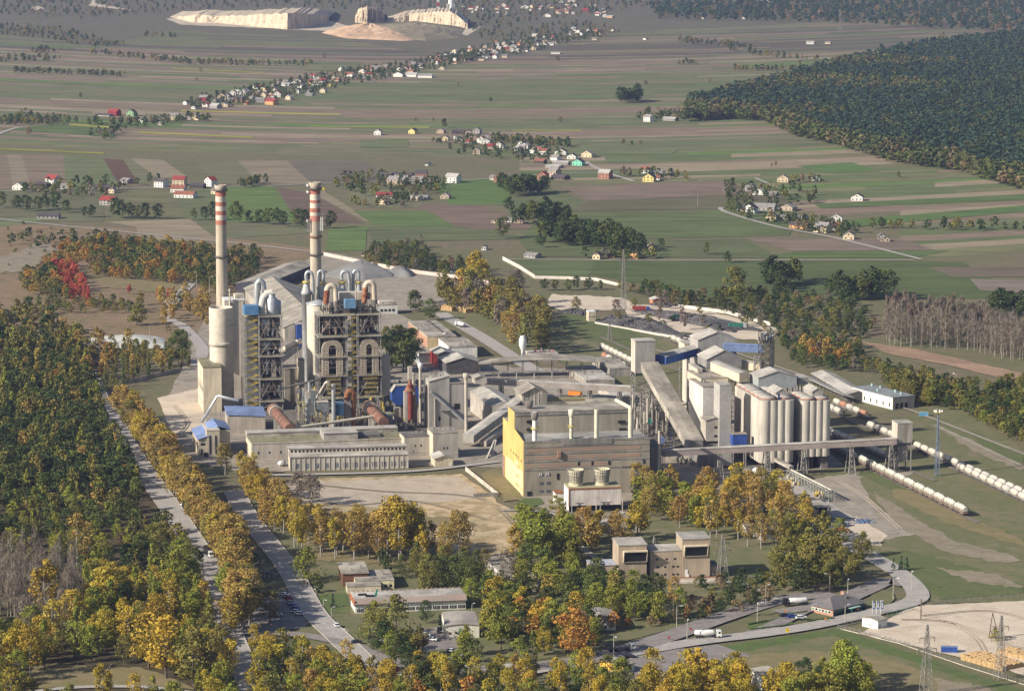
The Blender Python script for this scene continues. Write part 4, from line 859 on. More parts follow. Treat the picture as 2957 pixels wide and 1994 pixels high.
MB().box(F, -.1, 0, .4, 12.6, .5, h - .4).build('side_wall', cream, t)
g = P(806, 1348); t = T('pressure_tank', 'small white tank at the end of the windowed office row', 'tank', g); F = Fr(g, 60)
MB().tube([F.pt(0, 0, 2), F.pt(.5, 0, 2), F.pt(5, 0, 2), F.pt(5.5, 0, 2)], [.6, 1.4, 1.4, .6]).build('vessel', whiteP, t); m = MB(); [m.box(F, a, a + .4, -1, 1, 0, 1) for a in (1, 4.3)]; m.build('cradle', concL, t)
for (x0, x1, yt, gy, d, lab) in ((1168, 1247, 1262, 1318, 16, 'grey block with dark roof right of the long low building'), (1251, 1323, 1252, 1325, 18, 'taller pale grey block beside the foot of the steep conveyor')):
    fc = Face(x0, x1, yt, gy, gy, d); t = hall('workshop_block', lab, 'building', fc, mk('block_wall', (.40, .37, .32), ns=.15, na=.15, streak=True), dustD if x0 < 1200 else dust, rows=[(2, 5.5, 7, .7, 6, 6), (1, 2, 3.6, .9, 5, 3)])
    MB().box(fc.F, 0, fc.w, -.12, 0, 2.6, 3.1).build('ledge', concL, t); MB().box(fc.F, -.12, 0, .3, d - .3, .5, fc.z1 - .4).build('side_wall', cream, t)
    for a in (3, 5, 8, 9.5): MB().beam(fc.F.pt(a, 5, fc.z1 + .5), fc.F.pt(a + .5, 5, fc.z1 + 2.6), .2).build('roof_pipe', steelM, t)
fc = Face(1256, 1308, 1324, 1348, 1348, 13); t = gabled('gate_cottage', 'small cream gabled house in front of the grey blocks', 'building', fc, cream, dustL, 1.7, 'b', .8); MB().box(fc.F, fc.w * .8, fc.w * .92, -.1, .1, 0, 2.2).build('door', whiteP, t)
# --- tall concrete clinker building with diagonal duct
fc = Face(1240, 1298, 1102, 1245, 1245, 16, 12); F = fc.F; W_ = fc.w; h = fc.z1; cb = mk('bunker_concrete', (.36, .34, .31), ns=.08, na=.18, streak=True)
t = T('clinker_building', 'tall grey concrete building crossed by a diagonal duct', 'building', fc.g)
m = MB(); W2 = 33 / scl(1245) * 1.02 * 1 + W_ * 0; W3 = W_ + 52 / scl(1245)
m.box(F, 0, W_, 0, 16, 0, h); m.add([F.pt(0, 0, h), F.pt(W_, 0, h), F.pt(W_, 0, h + 3.2), F.pt(0, 16, h), F.pt(W_, 16, h), F.pt(W_, 16, h + 3.2)], [(0, 1, 2), (3, 5, 4), (0, 2, 5, 3), (1, 4, 5, 2)])
m.box(F, W_, W3, .4, 15, 0, h - 1.5); m.build('wall', cb, t)
m = MB(); slab(m, F, [(-.4, -.4, h), (W_ + .3, -.4, h + 3.3), (W_ + .3, 16.4, h + 3.3), (-.4, 16.4, h)]); m.build('roof', dustL, t)
MB().box(F, W_ + .1, W3 + .4, 0, 15.4, h - 1.5, h - 1).build('roof', dust, t)
m = MB(); n = 10; v = []
for bb in (-.15, ): 
    pts = [(3.5, 0)] + [(8 - 4.5 * cos(pi * k / n), h * .68 + 7 * sin(pi * k / n)) for k in range(n + 1)] + [(12.5, 0)]
    m.add([F.pt(bb, b, z) for b, z in pts], [tuple(range(len(pts)))])
m.build('arched_opening', dark, t)
MB().box(F, -.5, 0, 13.3, 15.8, 0, h + .1).build('pilaster', concL, t); MB().box(F, -.5, 0, .2, 2.2, 0, h + .1).build('pilaster', concL, t)
windows(t, F, [W_ + 3], h - 17.5, h - 14, 3.4, dark, b=.25); windows(t, F, [W_ * .45], h - 24, h - 21.5, 1.3, dark)
MB().tube([F.pt(.6, -1.2, h - 6), F.pt(W3 - 1.5, -1.6, 5)], 1.0, 10).build('diagonal_duct', steel, t)
MB().box(F, W_ * .5, W_ + 3, -2.4, -.4, h * .42, h * .42 + .3).build('gallery', steelM, t); MB().beam(F.pt(W_ * .25, -.6, 0), F.pt(W_ * .25, -.6, h - 9), .7).build('downpipe', concL, t)
m = MB()
for k in range(60): a = rt_.uniform(W_ * .2, W_); b = rt_.uniform(2, 14); m.beam(F.pt(a, b, h + 2), F.pt(a + rt_.uniform(-1, 1), b, h + rt_.uniform(3, 5.6)), .18)
m.build('roof_rails', steelM, t, kind='stuff')
for (px, gy, yt, r, mat, lab, cap) in ((1346, 1256, 1077, .95, concL, 'slender stack with domed cap right of the diagonal duct', (1.75, 4, concL)), (1214, 1232, 1047, .85, concL, 'thin stack with white cap left of the tall grey building', (1.5, 3.4, whiteP)), (1194, 1232, 1076, 1.1, concL, 'stubby pale stack above the blue filter', (1.4, 1.6, concL))):
    vessel(px, gy, yt, r, mat, lab, 'slender_stack', cap)
# --- storage hall, huts and steep gallery behind the yellow mill
def run(name, lab, cat, A, B, wd, h, wall, roof, rh=1.2, posts=0, par=None):
    """box gallery between two points A, B = bottom centre line; optional trestle posts"""
    A, B = Vector(A), Vector(B); d = B - A; dh = Vector((d.x, d.y, 0)).normalized(); s = Vector((-dh.y, dh.x, 0)); t = par or T(name, lab, cat, (A.x, A.y, 0)); U = Vector((0, 0, 1))
    c = lambda p, k, z: p + s * k * wd / 2 + U * z
    m = MB(); m.hexa([c(A, 1, 0), c(A, -1, 0), c(B, -1, 0), c(B, 1, 0), c(A, 1, h), c(A, -1, h), c(B, -1, h), c(B, 1, h)])
    if rh: m.add([c(A, 1, h), c(A, -1, h), c(A, 0, h + rh), c(B, 1, h), c(B, -1, h), c(B, 0, h + rh)], [(0, 1, 2), (3, 5, 4)])
    m.build('wall', wall, t); m = MB(); o = 1.08
    for k in (1, -1):
        q = [c(A, k * o, h - .05), c(B, k * o, h - .05), c(B, 0, h + rh), c(A, 0, h + rh)]; m.hexa(q + [p + U * .3 for p in q])
    m.build('roof', roof, t)
    if posts:
        L = d.length; n = int(posts)
        for k in range(n):
            f_ = (k + .5) / n; p = A + d * f_
            if p.z < 4: continue
            q = MB(); x = MB(); Fp = Fr((p.x, p.y), math.degrees(math.atan2(dh.y, dh.x))); hw = wd * .42
            for b, bb in ((-hw, -hw - p.z * .05), (hw, hw + p.z * .05)):
                for a in (-.9, .9): q.beam(Fp.pt(a, bb, 0), Fp.pt(a * .5, b, p.z - .2), .5)
            nz = max(2, int(p.z / 5))
            for j in range(nz):
                z0, z1 = p.z * j / nz, p.z * (j + 1) / nz - .3; x0 = hw + p.z * .05 * (1 - j / nz)
                q.beam(Fp.pt(0, -x0, z0 + .2), Fp.pt(0, x0, z1), .28); q.beam(Fp.pt(0, x0, z0 + .2), Fp.pt(0, -x0, z1), .28)
                for sg in (-1, 1): q.beam(Fp.pt(-.7, sg * x0, z0 + .2), Fp.pt(.7, sg * x0, z1), .22)
                q.beam(Fp.pt(0, -x0, z1), Fp.pt(0, x0, z1), .3)
            q.build('trestle', steelM, t)
    return t
def pz(px, gy, y): g = P(px, gy); return Vector((g.x, g.y, hz(g, y)))
A, B = P(1462, 1232), P(1396, 1186); s_ = mk('dusty_shed_wall', (.42, .38, .33), ns=.12, na=.15)
run('storage_hall', 'long dusty gabled hall left of the yellow-sided mill', 'building', A, B, 17, hz(A, 1172), s_, dustL, 3)
A, B = P(1400, 1190), P(1372, 1160); fc = Face(1371, 1406, 1092, 1108, 1188, 9); gabled('roof_hut', 'small gabled hut above the far end of the dusty hall', 'building', fc, s_, dustL, 1.6, 'b')
fc = Face(1508, 1580, 1136, 1176, 1230, 20); t = gabled('drive_house', 'gabled grey drive house behind the upper mill roof', 'building', fc, mk('stained_panel', (.34, .32, .27), ns=.3, na=.25, streak=True), dust, 3.8, 'b', 1.2); m = MB(); [m.box(fc.F, .5 + k * 2.4, .9 + k * 2.4, -.2, 0, fc.z0, fc.z1) for k in range(5)]; m.build('ribs', concL, t)
fc = Face(1550, 1690, 1160, 1182, 1225, 12); t = hall('low_annex', 'long low tan roof annex with ochre railings behind the mill', 'building', fc, cream, moss, parapet=.6); m = MB(); rail(m, fc.F, 0, fc.w, 0, fc.z1 + .6); m.build('railing', yel, t)
run('steep_gallery', 'steep enclosed conveyor rising left of the yellow mill', 'conveyor', pz(1352, 1292, 1278), pz(1502, 1222, 1168), 7, 4.5, mk('gallery_wall', (.36, .34, .30), ns=.15, na=.15), dustL, .6, 0)
run('lower_gallery', 'lower parallel gallery beneath the steep conveyor', 'conveyor', pz(1395, 1290, 1288), pz(1500, 1235, 1210), 4, 3, s_, dust, .4, 3)
m_ = MB(); t = T('raking_support', 'splayed concrete prop left of the mill', 'support', P(1410, 1330)); a = P(1405, 1325)
m_.beam(a, pz(1428, 1300, 1270), .9); m_.beam(P(1420, 1318), pz(1432, 1300, 1270), .9); m_.build('prop', concL, t)
run('long_overland_gallery', 'long level dust-grey conveyor crossing behind the mill', 'conveyor', pz(1405, 1150, 1108), pz(1832, 1180, 1131), 5, 3.4, mk('overland_wall', (.27, .24, .215), ns=.2, na=.15), dustL, .4, 5)
# canopy on posts
A, B = P(1385, 1098), P(1727, 1092); Fc = Fr(A, math.degrees(math.atan2(B.y - A.y, B.x - A.x))); L = (B - A).length
t = T('loading_canopy', 'long low curved canopy on posts over a loading yard', 'canopy', A); m = MB(); z = hz(A, 1056)
for k in range(8):
    a0, a1 = L * k / 8, L * (k + 1) / 8; z0 = z + 2.6 * sin(pi * k / 8) ; z1 = z + 2.6 * sin(pi * (k + 1) / 8); b0 = 6 - k * .3; 
    slab(m, Fc, [(a0, b0, z0), (a1, b0, z1), (a1, b0 + 8 + 2.6 * k * .7 + 1.8, z1 + 1), (a0, b0 + 8 + 2.6 * k * .7, z0 + 1)], .4)
m.build('roof', dust, t); m = MB()
for k in range(9):
    for b in (7, 15): m.beam(Fc.pt(L * k / 8 + .3, b, 0), Fc.pt(L * k / 8 + .3, b, z + 1), .4)
m.build('posts', steelD, t); MB().beam(Fc.pt(0, 2, 5), Fc.pt(L * .9, 2, 5), .8, 1.2).build('edge_beam', steelM, t); m = MB(); [m.beam(Fc.pt(L * .9 * k / 6 + 1, 2, 0), Fc.pt(L * .9 * k / 6 + 1, 2, 4.5), .5) for k in range(7)]; m.build('posts', concL, t)
def shed(x0, x1, yt, yb, gy, d, rh, wall, roof, name, lab, phi=12, along='b'):
    return gabled(name, lab, 'building', Face(x0, x1, yt, yb, gy, d, phi), wall, roof, rh, along)
shed(1289, 1388, 1048, 1082, 1082, 26, 3.4, mk('dark_shed_wall', (.09, .085, .085)), dustL, 'open_shed', 'dark-fronted gabled shed beside the curved canopy')
t = shed(1262, 1309, 1024, 1062, 1062, 24, 2.2, mk('red_shed_wall', (.40, .27, .22), na=.15), dustL, 'red_sided_shed', 'pink-fronted shed with red side wall'); fc = Face(1262, 1309, 1024, 1062, 1062, 24); MB().box(fc.F, -.15, 0, 0, 24, 0, fc.z1).build('side_wall', redP, t)
fc = Face(1212, 1246, 1022, 1050, 1050, 26, 24); hall('banded_container_store', 'grey box with red stripe left of the red-sided shed', 'building', fc, mk('pale_blue_sheet', (.36, .40, .40)), dust)
t = hall('white_hall', 'white windowless hall beside the road', 'building', Face(1300, 1378, 1004, 1034, 1034, 44, 12), white, dust, parapet=.6)
fc = Face(1235, 1318, 974, 1006, 1006, 78, 12); t = hall('long_workshop', 'long flat-roofed workshop with brick side wall and skylights', 'building', fc, mk('ochre_render', (.50, .40, .24), na=.12), dust, parapet=.7)
MB().box(fc.F, -.15, 0, .5, 77, 0, fc.z1 - .6).build('side_wall', mk('pale_brick', (.42, .24, .16), ns=.4, na=.2), t)
for k in range(9): MB().box(fc.F, fc.w * .62, fc.w * .70, 8 + 7.6 * k, 10 + 7.6 * k, fc.z1 + .7, fc.z1 + 1.7).build('skylight', (dustD, whiteP)[k == 0], t)
fc = Face(1531, 1612, 1024, 1046, 1046, 16); t = hall('concrete_pump_house', 'low concrete block with white cyclone and red flues on top', 'building', fc, conc, dustL)
c = fc.F.pt(-4, 6, 0); MB().lathe(c, [(0, 1), (8, 1.2), (11, 2.6), (15, 2.6), (18, 1.5)], 14).build('white_cyclone', whiteP, t)
for a in (5, 8, 15, 17): MB().beam(fc.F.pt(a, 4, fc.z1), fc.F.pt(a, 4, fc.z1 + 3), .5).build('red_flue', redP, t)
t = hall('flat_storehouse', 'wide flat-roofed store right of the curved canopy', 'building', Face(1692, 1775, 1099, 1116, 1116, 60, 12), conc, dustL, parapet=.5)
hall('flat_storehouse', 'pale flat roof in front of the lattice tower foot', 'building', Face(1776, 1836, 1148, 1168, 1168, 46, 12), concL, dustL); hall('flat_storehouse', 'grey ribbed roof just left of the lattice tower', 'building', Face(1760, 1822, 1066, 1090, 1090, 50, 12), conc, dust)
hall('flat_storehouse', 'low dark-roofed store directly behind the mill', 'building', Face(1690, 1800, 1166, 1186, 1186, 30, 12), cream, dust)
t = T('dump_trailer', 'bright orange open trailer behind the mill', 'vehicle', P(1640, 1146)); F = Fr(P(1640, 1146), -30)
MB().box(F, 0, 9, 0, 3, 1.4, 4).build('body', orangeP, t); m = MB(); [m.cyl(F.pt(a, -.1, .6), F.pt(a, 3.1, .6), .6) for a in (1.2, 2.6, 7.6)]; m.build('wheels', blackP, t)
fc = Face(1091, 1148, 882, 908, 908, 12); t = hall('site_office', 'white low office with a window strip right of the twin tower', 'building', fc, white, dust, rows=[(4, 2.2, 4, 2.2, 2, 2)]); MB().box(fc.F, 2, fc.w - 2, 5, 12, fc.z1 + .5, fc.z1 + 2.5).build('roof_cabin', concL, t)
for (A, B, wd, h, rh, lab, post) in ((P(905, 980), P(785, 862), 42, 9, 9, 'great dusty raw material hall behind the left tower', 0), ):
    run('raw_material_hall', lab, 'building', A, B, wd, h, conc, dust, rh)
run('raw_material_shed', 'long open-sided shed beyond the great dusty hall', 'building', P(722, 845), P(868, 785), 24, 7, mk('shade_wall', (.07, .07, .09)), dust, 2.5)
A, B = P(880, 1010), P(868, 950); run('inclined_gallery', 'cream conveyor gallery slanting down to the blue duct', 'conveyor', pz(800, 1110, 1050), pz(868, 1085, 1000), 6, 4, concL, dustL, .8)
blockT('blue_screen_house', 'narrow royal blue housing beside the tall grey cylinder', 859, 872, 937, 1000, 1120, 8, blueB, dustL)
# ================================================================ the yellow-sided mill
gyM = 1434; fc = Face(1513, 1876, 1279, gyM, gyM, 28, 10.5); F = fc.F; W_ = fc.w; h = fc.z1
t = T('cement_mill', 'huge grey mill building with bright yellow left side wall', 'building', fc.g)
mw = mk('mill_wall', (.31, .28, .22), ns=.07, na=.2, streak=True); g2 = F.pt(0, 27, 0); h2 = hz(g2, 1192); g3 = F.pt(0, 46, 0); h3 = h + 3
MB().box(F, 0, W_, 0, 27, 0, h).build('lower_wall', mw, t); MB().box(F, 0, W_ - 4, 27, 46, 0, h2).build('upper_wall', mw, t); MB().box(F, 0, W_ - 8, 46, 62, 0, h3).build('rear_wall', conc, t)
MB().box(F, .5, W_ - .5, .5, 27, h, h + .2).build('roof', mk('mill_roof', (.33, .32, .30), ns=.05, na=.25), t); MB().box(F, 0, W_, -.15, .5, h, h + 1.0).build('parapet', concD, t)
MB().box(F, W_ * .30, W_ * .70, -.35, .4, h - 1.8, h + 1.5).build('raised_parapet', concD, t)
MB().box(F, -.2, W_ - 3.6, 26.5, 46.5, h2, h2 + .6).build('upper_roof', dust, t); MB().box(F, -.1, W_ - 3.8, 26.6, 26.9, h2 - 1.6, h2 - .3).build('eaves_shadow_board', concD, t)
MB().box(F, 0, W_ - 8, 46, 62, h3, h3 + .4).build('rear_roof', dust, t)
ye = mk('yellow_facade', (.60, .42, .15), ns=.15, na=.08, streak=True); ly = mk('pale_yellow_facade', (.70, .60, .33), ns=.2, na=.06)
q = [(0, 0), (62, 0), (62, h3 + .4), (46, h3 + .4), (46, h2 + .6), (27, h2 + .6), (27, h + 3.2), (0, h + .9)]; N = len(q); m = MB()
m.add([F.pt(-.35, b, z) for b, z in q] + [F.pt(.02, b, z) for b, z in q], [tuple(range(N)), tuple(range(N, 2 * N))[::-1]] + [(i, (i + 1) % N, N + (i + 1) % N, N + i) for i in range(N)]); sw = m.build('yellow_side_wall', ye, t)
MB().box(F, -.45, -.35, .6, 52, .5, 13.5).build('pale_panel', ly, sw); MB().box(F, -.5, -.35, 14, 23, 13.5, 16.5).build('pale_panel', ly, sw)
for k in range(6): MB().box(F, -.5, -.35, (5, 14, 18.5, 23, 28, 36)[k], (5, 14, 18.5, 23, 28, 36)[k] + 1.2, 18 + (k > 0) * .5, 19.8).build('window', glass, sw)
for z in (2.5, 7.5, 12.8): [MB().box(F, -.55, -.45, b, b + 1.1, z, z + 1.8).build('window', mk('amber_glass', (.35, .27, .12)), sw) for b in (3, 7, 13, 15.5, 18, 20.5)[(0 if z == 2.5 else 2):]]
MB().box(F, -.5, -.3, 56, 62.1, 0, 12).build('brown_door', rustP, sw)
bp = mk('brick_infill', (.38, .24, .17), ns=.55, c2=(.29, .25, .205))
for (ya, yb) in ((1296, 1307), (1318, 1329), (1340, 1352)):
    za, zb = hz(fc.g, yb), hz(fc.g, ya); MB().box(F, 1.5, W_ - (5 if ya < 1330 else 22), -.12, .02, za, zb).build('brick_band', bp, t)
for y in (1292, 1312, 1334, 1357): z = hz(fc.g, y); MB().box(F, 0, W_, -.2, .02, z - .25, z + .25).build('string_course', concD, t)
for px in (1669, 1708, 1757, 1858): a = (px - 1513) / scl(gyM) / cos(R(10)); MB().box(F, a, a + 1.1, -.25, .05, hz(fc.g, 1349), hz(fc.g, 1338)).build('window', dark, t)
windows(t, F, [(1557 - 1513) / 5.3, (1562 - 1513) / 5.3, (1577 - 1513) / 5.3, (1582 - 1513) / 5.3], 11.3, 12.9, .7, whiteP, b=-.2)
for z in (2.2, 6.6, 11.2): windows(t, F, [8.6, 9.8, 12.4, 13.6], z, z + 1.4, .75, mk('sky_glass', (.12, .13, .15), rough=.3), b=-.22)
windows(t, F, [18.2], 9, 12.4, 1.3, dark, b=-.25); windows(t, F, [1.8], 0, 3, 2.4, dark, b=-.25)
windows(t, F, [W_ - 15 + 1.15 * k for k in range(10)], hz(fc.g, 1360), hz(fc.g, 1360) + .9, .5, dark, b=-.22)
MB().box(F, 18.4, 20.2, -1.4, 0, h - 8.5, h - 5).build('wall_hood', rustP, t)
for (a, z) in ((6.5, 4.2), (6.5, 8.6), (W_ - 12, 6.8), (W_ - 11.4, 2.5)): 
    MB().box(F, a + 0, a + 4.2, 26.3, 26.6, h + z - 2.5, h + z - .9).build('window', dark, t)
F2 = Fr(fc.g, 10.5)
def roofstack(px, ya, yb, r, b, cap, name, lab, mat=concL, ring=True):
    a = (px - 1513) / scl(gyM) / cos(R(10)) * .985; c = F.pt(a, b, 0); z0 = h if b < 27 else h2; zt = hz(c, ya); t2 = T(name, lab, 'stack', (c.x, c.y, z0 + .2)); c = Vector((c.x, c.y, 0))
    MB().cyl((c.x, c.y, z0 + .2), (c.x, c.y, zt), r, n=18).build('shaft', mat, t2)
    if cap: MB().lathe(c, [(zt - 4.5, r), (zt - 3.4, r * 1.5), (zt, r * 1.62), (zt, r * 1.3), (zt - 1, r)], 18).build('flared_top', cyM if cap == 1 else mat, t2)
    if ring:
        z = z0 + (zt - z0) * .45; m = MB(); m.cyl((c.x, c.y, z - .2), (c.x, c.y, z), r + .9, n=18)
        m.lathe(c, [(z + .9, r + .95), (z + 1.1, r + .95)], 18); [m.beam((c.x + (r + .9) * cos(k), c.y + (r + .9) * sin(k), z), (c.x + (r + .9) * cos(k), c.y + (r + .9) * sin(k), z + 1), .15) for k in range(6)]; m.build('ring_gallery', yel, t2)
    return t2
cs = mk('cream_stack', (.62, .59, .46), ns=.3, na=.1)
roofstack(1546, 1189, 1275, 1.25, 1.8, 1, 'roof_stack', 'mill roof stack with the widest grey flared head, leftmost', whiteP)
roofstack(1655, 1181, 1268, 1.0, 3, 2, 'roof_stack', 'mill roof stack with small cream flared head and ladder', cs)
roofstack(1730, 1182, 1264, 1.2, 3.5, 0, 'roof_stack', 'plain straight cream stack in the middle right of the mill roof', cs, ring=False)
t3 = roofstack(1831, 1179, 1263, 1.3, 3.5, 0, 'roof_stack', 'rightmost mill roof stack with an elbow pipe leaning back', cs, ring=False)
c = F.pt((1831 - 1513) / scl(gyM) / cos(R(10)) * .985, 3.5, 0); zt = hz(c, 1179); MB().tube([(c.x, c.y, zt - .5), (c.x, c.y, zt + .5), F.pt(54, 14, zt + 3.2)], 1.0).build('elbow_pipe', cs, t3)
roofstack(1563, 1155, 1187, 1.5, 36, 1, 'roof_stack', 'squat grey ventilator on the upper mill roof', cyM, ring=False)
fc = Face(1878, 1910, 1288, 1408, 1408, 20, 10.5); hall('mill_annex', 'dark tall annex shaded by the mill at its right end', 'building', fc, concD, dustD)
vessel(1903, 1415, 1243, .7, concL, 'thin white stack right of the mill roof', 'slender_stack'); t, _ = blockT('blue_tank', 'small blue box tank above the mill annex', 1907, 1920, 1264, 1280, 1400, 4, blueR)
# --- cooling tower house
fc = Face(1643, 1794, 1413, 1471, 1478, 15, 9); F = fc.F; W_ = fc.w; z0, h = fc.z0, fc.z1
t = T('cooling_house', 'white ribbed cooling house with rusty edges, standing on dark stilts', 'building', fc.g)
MB().box(F, 0, W_, 0, 15, z0 + 2, h).build('wall', ribbed('stained_white_cladding', (.62, .56, .52), 1.4, .06), t); MB().box(F, -.1, W_ + .1, -.1, 15.1, h, h + .7).build('roof', mk('mossy_deck', (.30, .27, .14), ns=.5, c2=(.42, .38, .26)), t)
MB().box(F, -.2, W_ + .2, -.25, -.1, h - .1, h + .75).build('rusty_fascia', rust, t); MB().box(F, -.3, .1, -.3, .1, z0 + 2, h).build('rusty_corner', rust, t); MB().box(F, -.12, -.02, .3, 14.8, .5, h - .2).build('white_end_wall', white, t)
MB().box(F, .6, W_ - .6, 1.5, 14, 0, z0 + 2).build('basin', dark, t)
for k, a in enumerate((1.2, 14.4, 16.6, 28.6)):
    p = MB(); p.beam(F.pt(a, -1.6, 0), F.pt(a, -1.6, h * .62), .45); p.beam(F.pt(a - 2, -1.6, h * .62), F.pt(a + 2, -1.6, h * .62), .2); p.build('pipe_post', (steel, concL)[k % 2], t)
for k, px in enumerate((1670, 1746)):
    a = (px - 1643) / scl(1478) / cos(R(9)); c = F.pt(a, 8, 0); q = T('cooling_fan_cowl', ('left', 'right')[k] + ' slatted fan cowl on the white cooling house', 'cooling tower', (c.x, c.y, h + .7)); zt = h + 9.3
    MB().lathe(c, [(h + .7, 4.0), (h + 2.5, 3.6), (h + 5, 3.7), (zt, 4.45), (zt, 4.2), (h + 5, 3.4), (h + 1, 3.3)], 28).build('cowl', mk('weathered_cowl', (.48, .44, .31), ns=.9, na=.25), q)
    hp = MB()
    for j in range(28): an = 2 * pi * j / 28; e = lambda r, z: (c.x + r * cos(an), c.y + r * sin(an), z); hp.beam(e(3.72, h + 3), e(3.82, h + 5), .16); hp.beam(e(3.82, h + 5), e(4.5, zt), .16)
    hp.build('ribs', concD, q)
    for z, r in ((h + 2.6, 3.66), (h + 4.2, 3.74), (h + 6, 4.0), (h + 7.6, 4.25)): MB().lathe(c, [(z, r), (z + .05, r + .16), (z + .3, r + .18), (z + .35, r + .06)], 28).build('hoop', concD, q)
    MB().cyl((c.x, c.y, h + 2), (c.x, c.y, h + 5), .6).build('fan_hub', steelD, q)
fc = Face(1605, 1628, 1425, 1456, 1456, 9, 9); hall('pump_annex', 'small white annex left of the cooling house', 'building', fc, white, rust, parapet=.4)
# ================================================================ silos and galleries on the right
def silo_block(x0, gy, ytop, nu, nv, dia, lab, mats, bot=None, base=None):
    g = P(x0, gy); F = Fr(g, 12); H = hz(g, ytop); t = T('cement_silo_battery', lab, 'silo', g); r = dia / 2
    zb = 0 if bot is None else hz(g, bot)
    for i in range(nu):
        for j in range(nv):
            if 0 < i < nu - 1 and 0 < j < nv - 1: continue
            c = F.pt(r + i * dia * .97, r + j * dia * .97, 0); MB().cyl((c.x, c.y, zb), (c.x, c.y, H - 1.6), r * 1.65, n=28).build('silo_shell', mats, t)
    for i in range(0, nu, 2):
        for j in range(0, nv, 2):
            if 0 < i < nu - 2 and 0 < j < nv - 2: continue
            c = F.pt(dia * (i + .97), dia * (j + .97), 0); k = MB().lathe((c.x, c.y, 0), [(H - 1.7, dia * 1.0), (H - 1.0, dia * 1.12), (H, dia * 1.12), (H + .5, 0)], 24).build('roof_slab', dustL, t)
            MB().lathe((c.x, c.y, 0), [(H - 1.2, dia * 1.13), (H - .35, dia * 1.135)], 24).build('red_rim', mk('faded_red_rim', (.40, .22, .18), ns=.6, na=.2), k)
    MB().box(F, r, nu * dia * .97 - r, r, nv * dia * .97 - r, zb + 1, H - .2).build('infill_deck', dustL, t)
    return t, F, H
sm = mk('silo_pale', (.50, .46, .395), ns=.12, na=.2, streak=True)
t1, F1, H1 = silo_block(2199, 1362, 1148, 4, 12, 4.5, 'near battery of pale round cement silos in two files', sm, 1336)
for i in (0, 1):
    for j in (0, 5):
        MB().box(F1, i * 9.3 + 1, i * 9.3 + 8, j * 9.3 + 1, j * 9.3 + 3, 0, 4.8).build('pier', concD, t1)
for k, xx in enumerate((9.0, )): MB().box(F1, xx, xx + 1.1, -.6, -.1, 6, H1 + 2).build('blue_pipe_riser', mk('navy_riser', (.03, .05, .13)), t1)
t2, F2_, H2 = silo_block(2316, 1356, 1149, 4, 6, 3.95, 'far-right battery of four-by-two slimmer round silos on square legs', sm, 1318)
for i in (0, 1):
    for j in (0, 2): MB().box(F2_, i * 11 + .5, i * 11 + 4.5, j * 8 + 1, j * 8 + 4, 0, 8).build('leg', concD, t2)
MB().box(F2_, 4.5, 11.5, 6, 6.5, 0, 7.9).build('dark_drive_through', dark, t2); MB().box(F2_, .2, 16, .6, 20, 7.5, 9).build('transfer_slab', concD, t2)
def boxT(name, lab, x0, x1, yt, yb, gy, d, wall, roof, rh=0, along='b', phi=12, wins=()):
    fc = Face(x0, x1, yt, yb, gy, d, phi)
    t = gabled(name, lab, 'building', fc, wall, roof, rh, along, .4) if rh else hall(name, lab, 'building', fc, wall, roof, parapet=.5)
    for (a, z, w_) in wins: MB().box(fc.F, fc.w * a, fc.w * a + w_, -.15, .05, fc.z0 + (fc.z1 - fc.z0) * z, fc.z0 + (fc.z1 - fc.z0) * z + 1.1).build('window', dark, t)
    if fc.z0 > 3:
        m = MB(); e = .5
        for a in (e, fc.w - e):
            for b in (e, d - e): m.beam(fc.F.pt(a, b, 0), fc.F.pt(a, b, fc.z0), .6)
        m.build('legs', steelM, t)
    return t, fc
boxT('silo_penthouse', 'small gabled penthouse on the near silo battery', 2238, 2275, 1133, 1150, 1355, 16, corr, dustL, 2, 'b'); boxT('silo_penthouse', 'small gabled penthouse on the far-right silos', 2342, 2377, 1131, 1150, 1352, 16, corr, dustL, 2, 'b')
boxT('silo_head_house', 'big grey gabled head house across the top of the silos', 2187, 2301, 1091, 1122, 1326, 17, mk('head_house_wall', (.34, .36, .355), ns=.15, na=.1), dustL, 3.4, 'b')
boxT('silo_head_annex', 'low grey box at the right end of the head house', 2301, 2335, 1092, 1110, 1318, 12, corr, dustL)
t, fc = boxT('lift_tower', 'smooth pale lift tower left of the near silos', 2076, 2111, 1113, 1345, 1352, 12, mk('smooth_pale', (.42, .40, .37), ns=.1, na=.08), dustL)
t, fc = boxT('packing_silo', 'broad white silo block catching a slanting shadow', 2028, 2072, 1118, 1330, 1335, 30, mk('bright_silo', (.60, .57, .53), ns=.1, na=.08), dust)
boxT('packing_house', 'tan panelled block above the white silo block', 2022, 2102, 1094, 1116, 1318, 30, cream, dust); t, fc = boxT('packing_house', 'cream side block under the small grey roofs', 2012, 2028, 1066, 1200, 1300, 20, concL, dustL)
boxT('gabled_hopper_house', 'middle grey gabled house below the corrugated one', 2038, 2142, 1038, 1062, 1290, 20, mk('sooty_panel', (.27, .26, .25), ns=.2, na=.15), dustL, 5, 'b')
run('cream_gallery', 'cream conveyor gallery sloping down toward the silo heads', 'conveyor', pz(2062, 1300, 1068), pz(2145, 1318, 1102), 7, 5, mk('cream_sheet', (.66, .56, .40), na=.08), dustL, .5)
run('cream_gallery', 'short cream gallery behind the head house', 'conveyor', pz(2140, 1280, 1064), pz(2200, 1285, 1070), 5, 4.5, mk('cream_sheet', (.66, .56, .40)), dustL, .5)
t, fc = boxT('corrugated_house', 'tall corrugated grey gabled house at the end of the blue gallery', 2013, 2127, 982, 1064, 1262, 18, corr, dustL, 4.5, 'b')
boxT('shaft_tower', 'sheer concrete shaft below the blue gallery', 1982, 2010, 1043, 1160, 1235, 10, concD, conc); boxT('cream_lean_to', 'cream lean-to behind the corrugated house', 1975, 2012, 994, 1012, 1215, 14, cream, dustL)
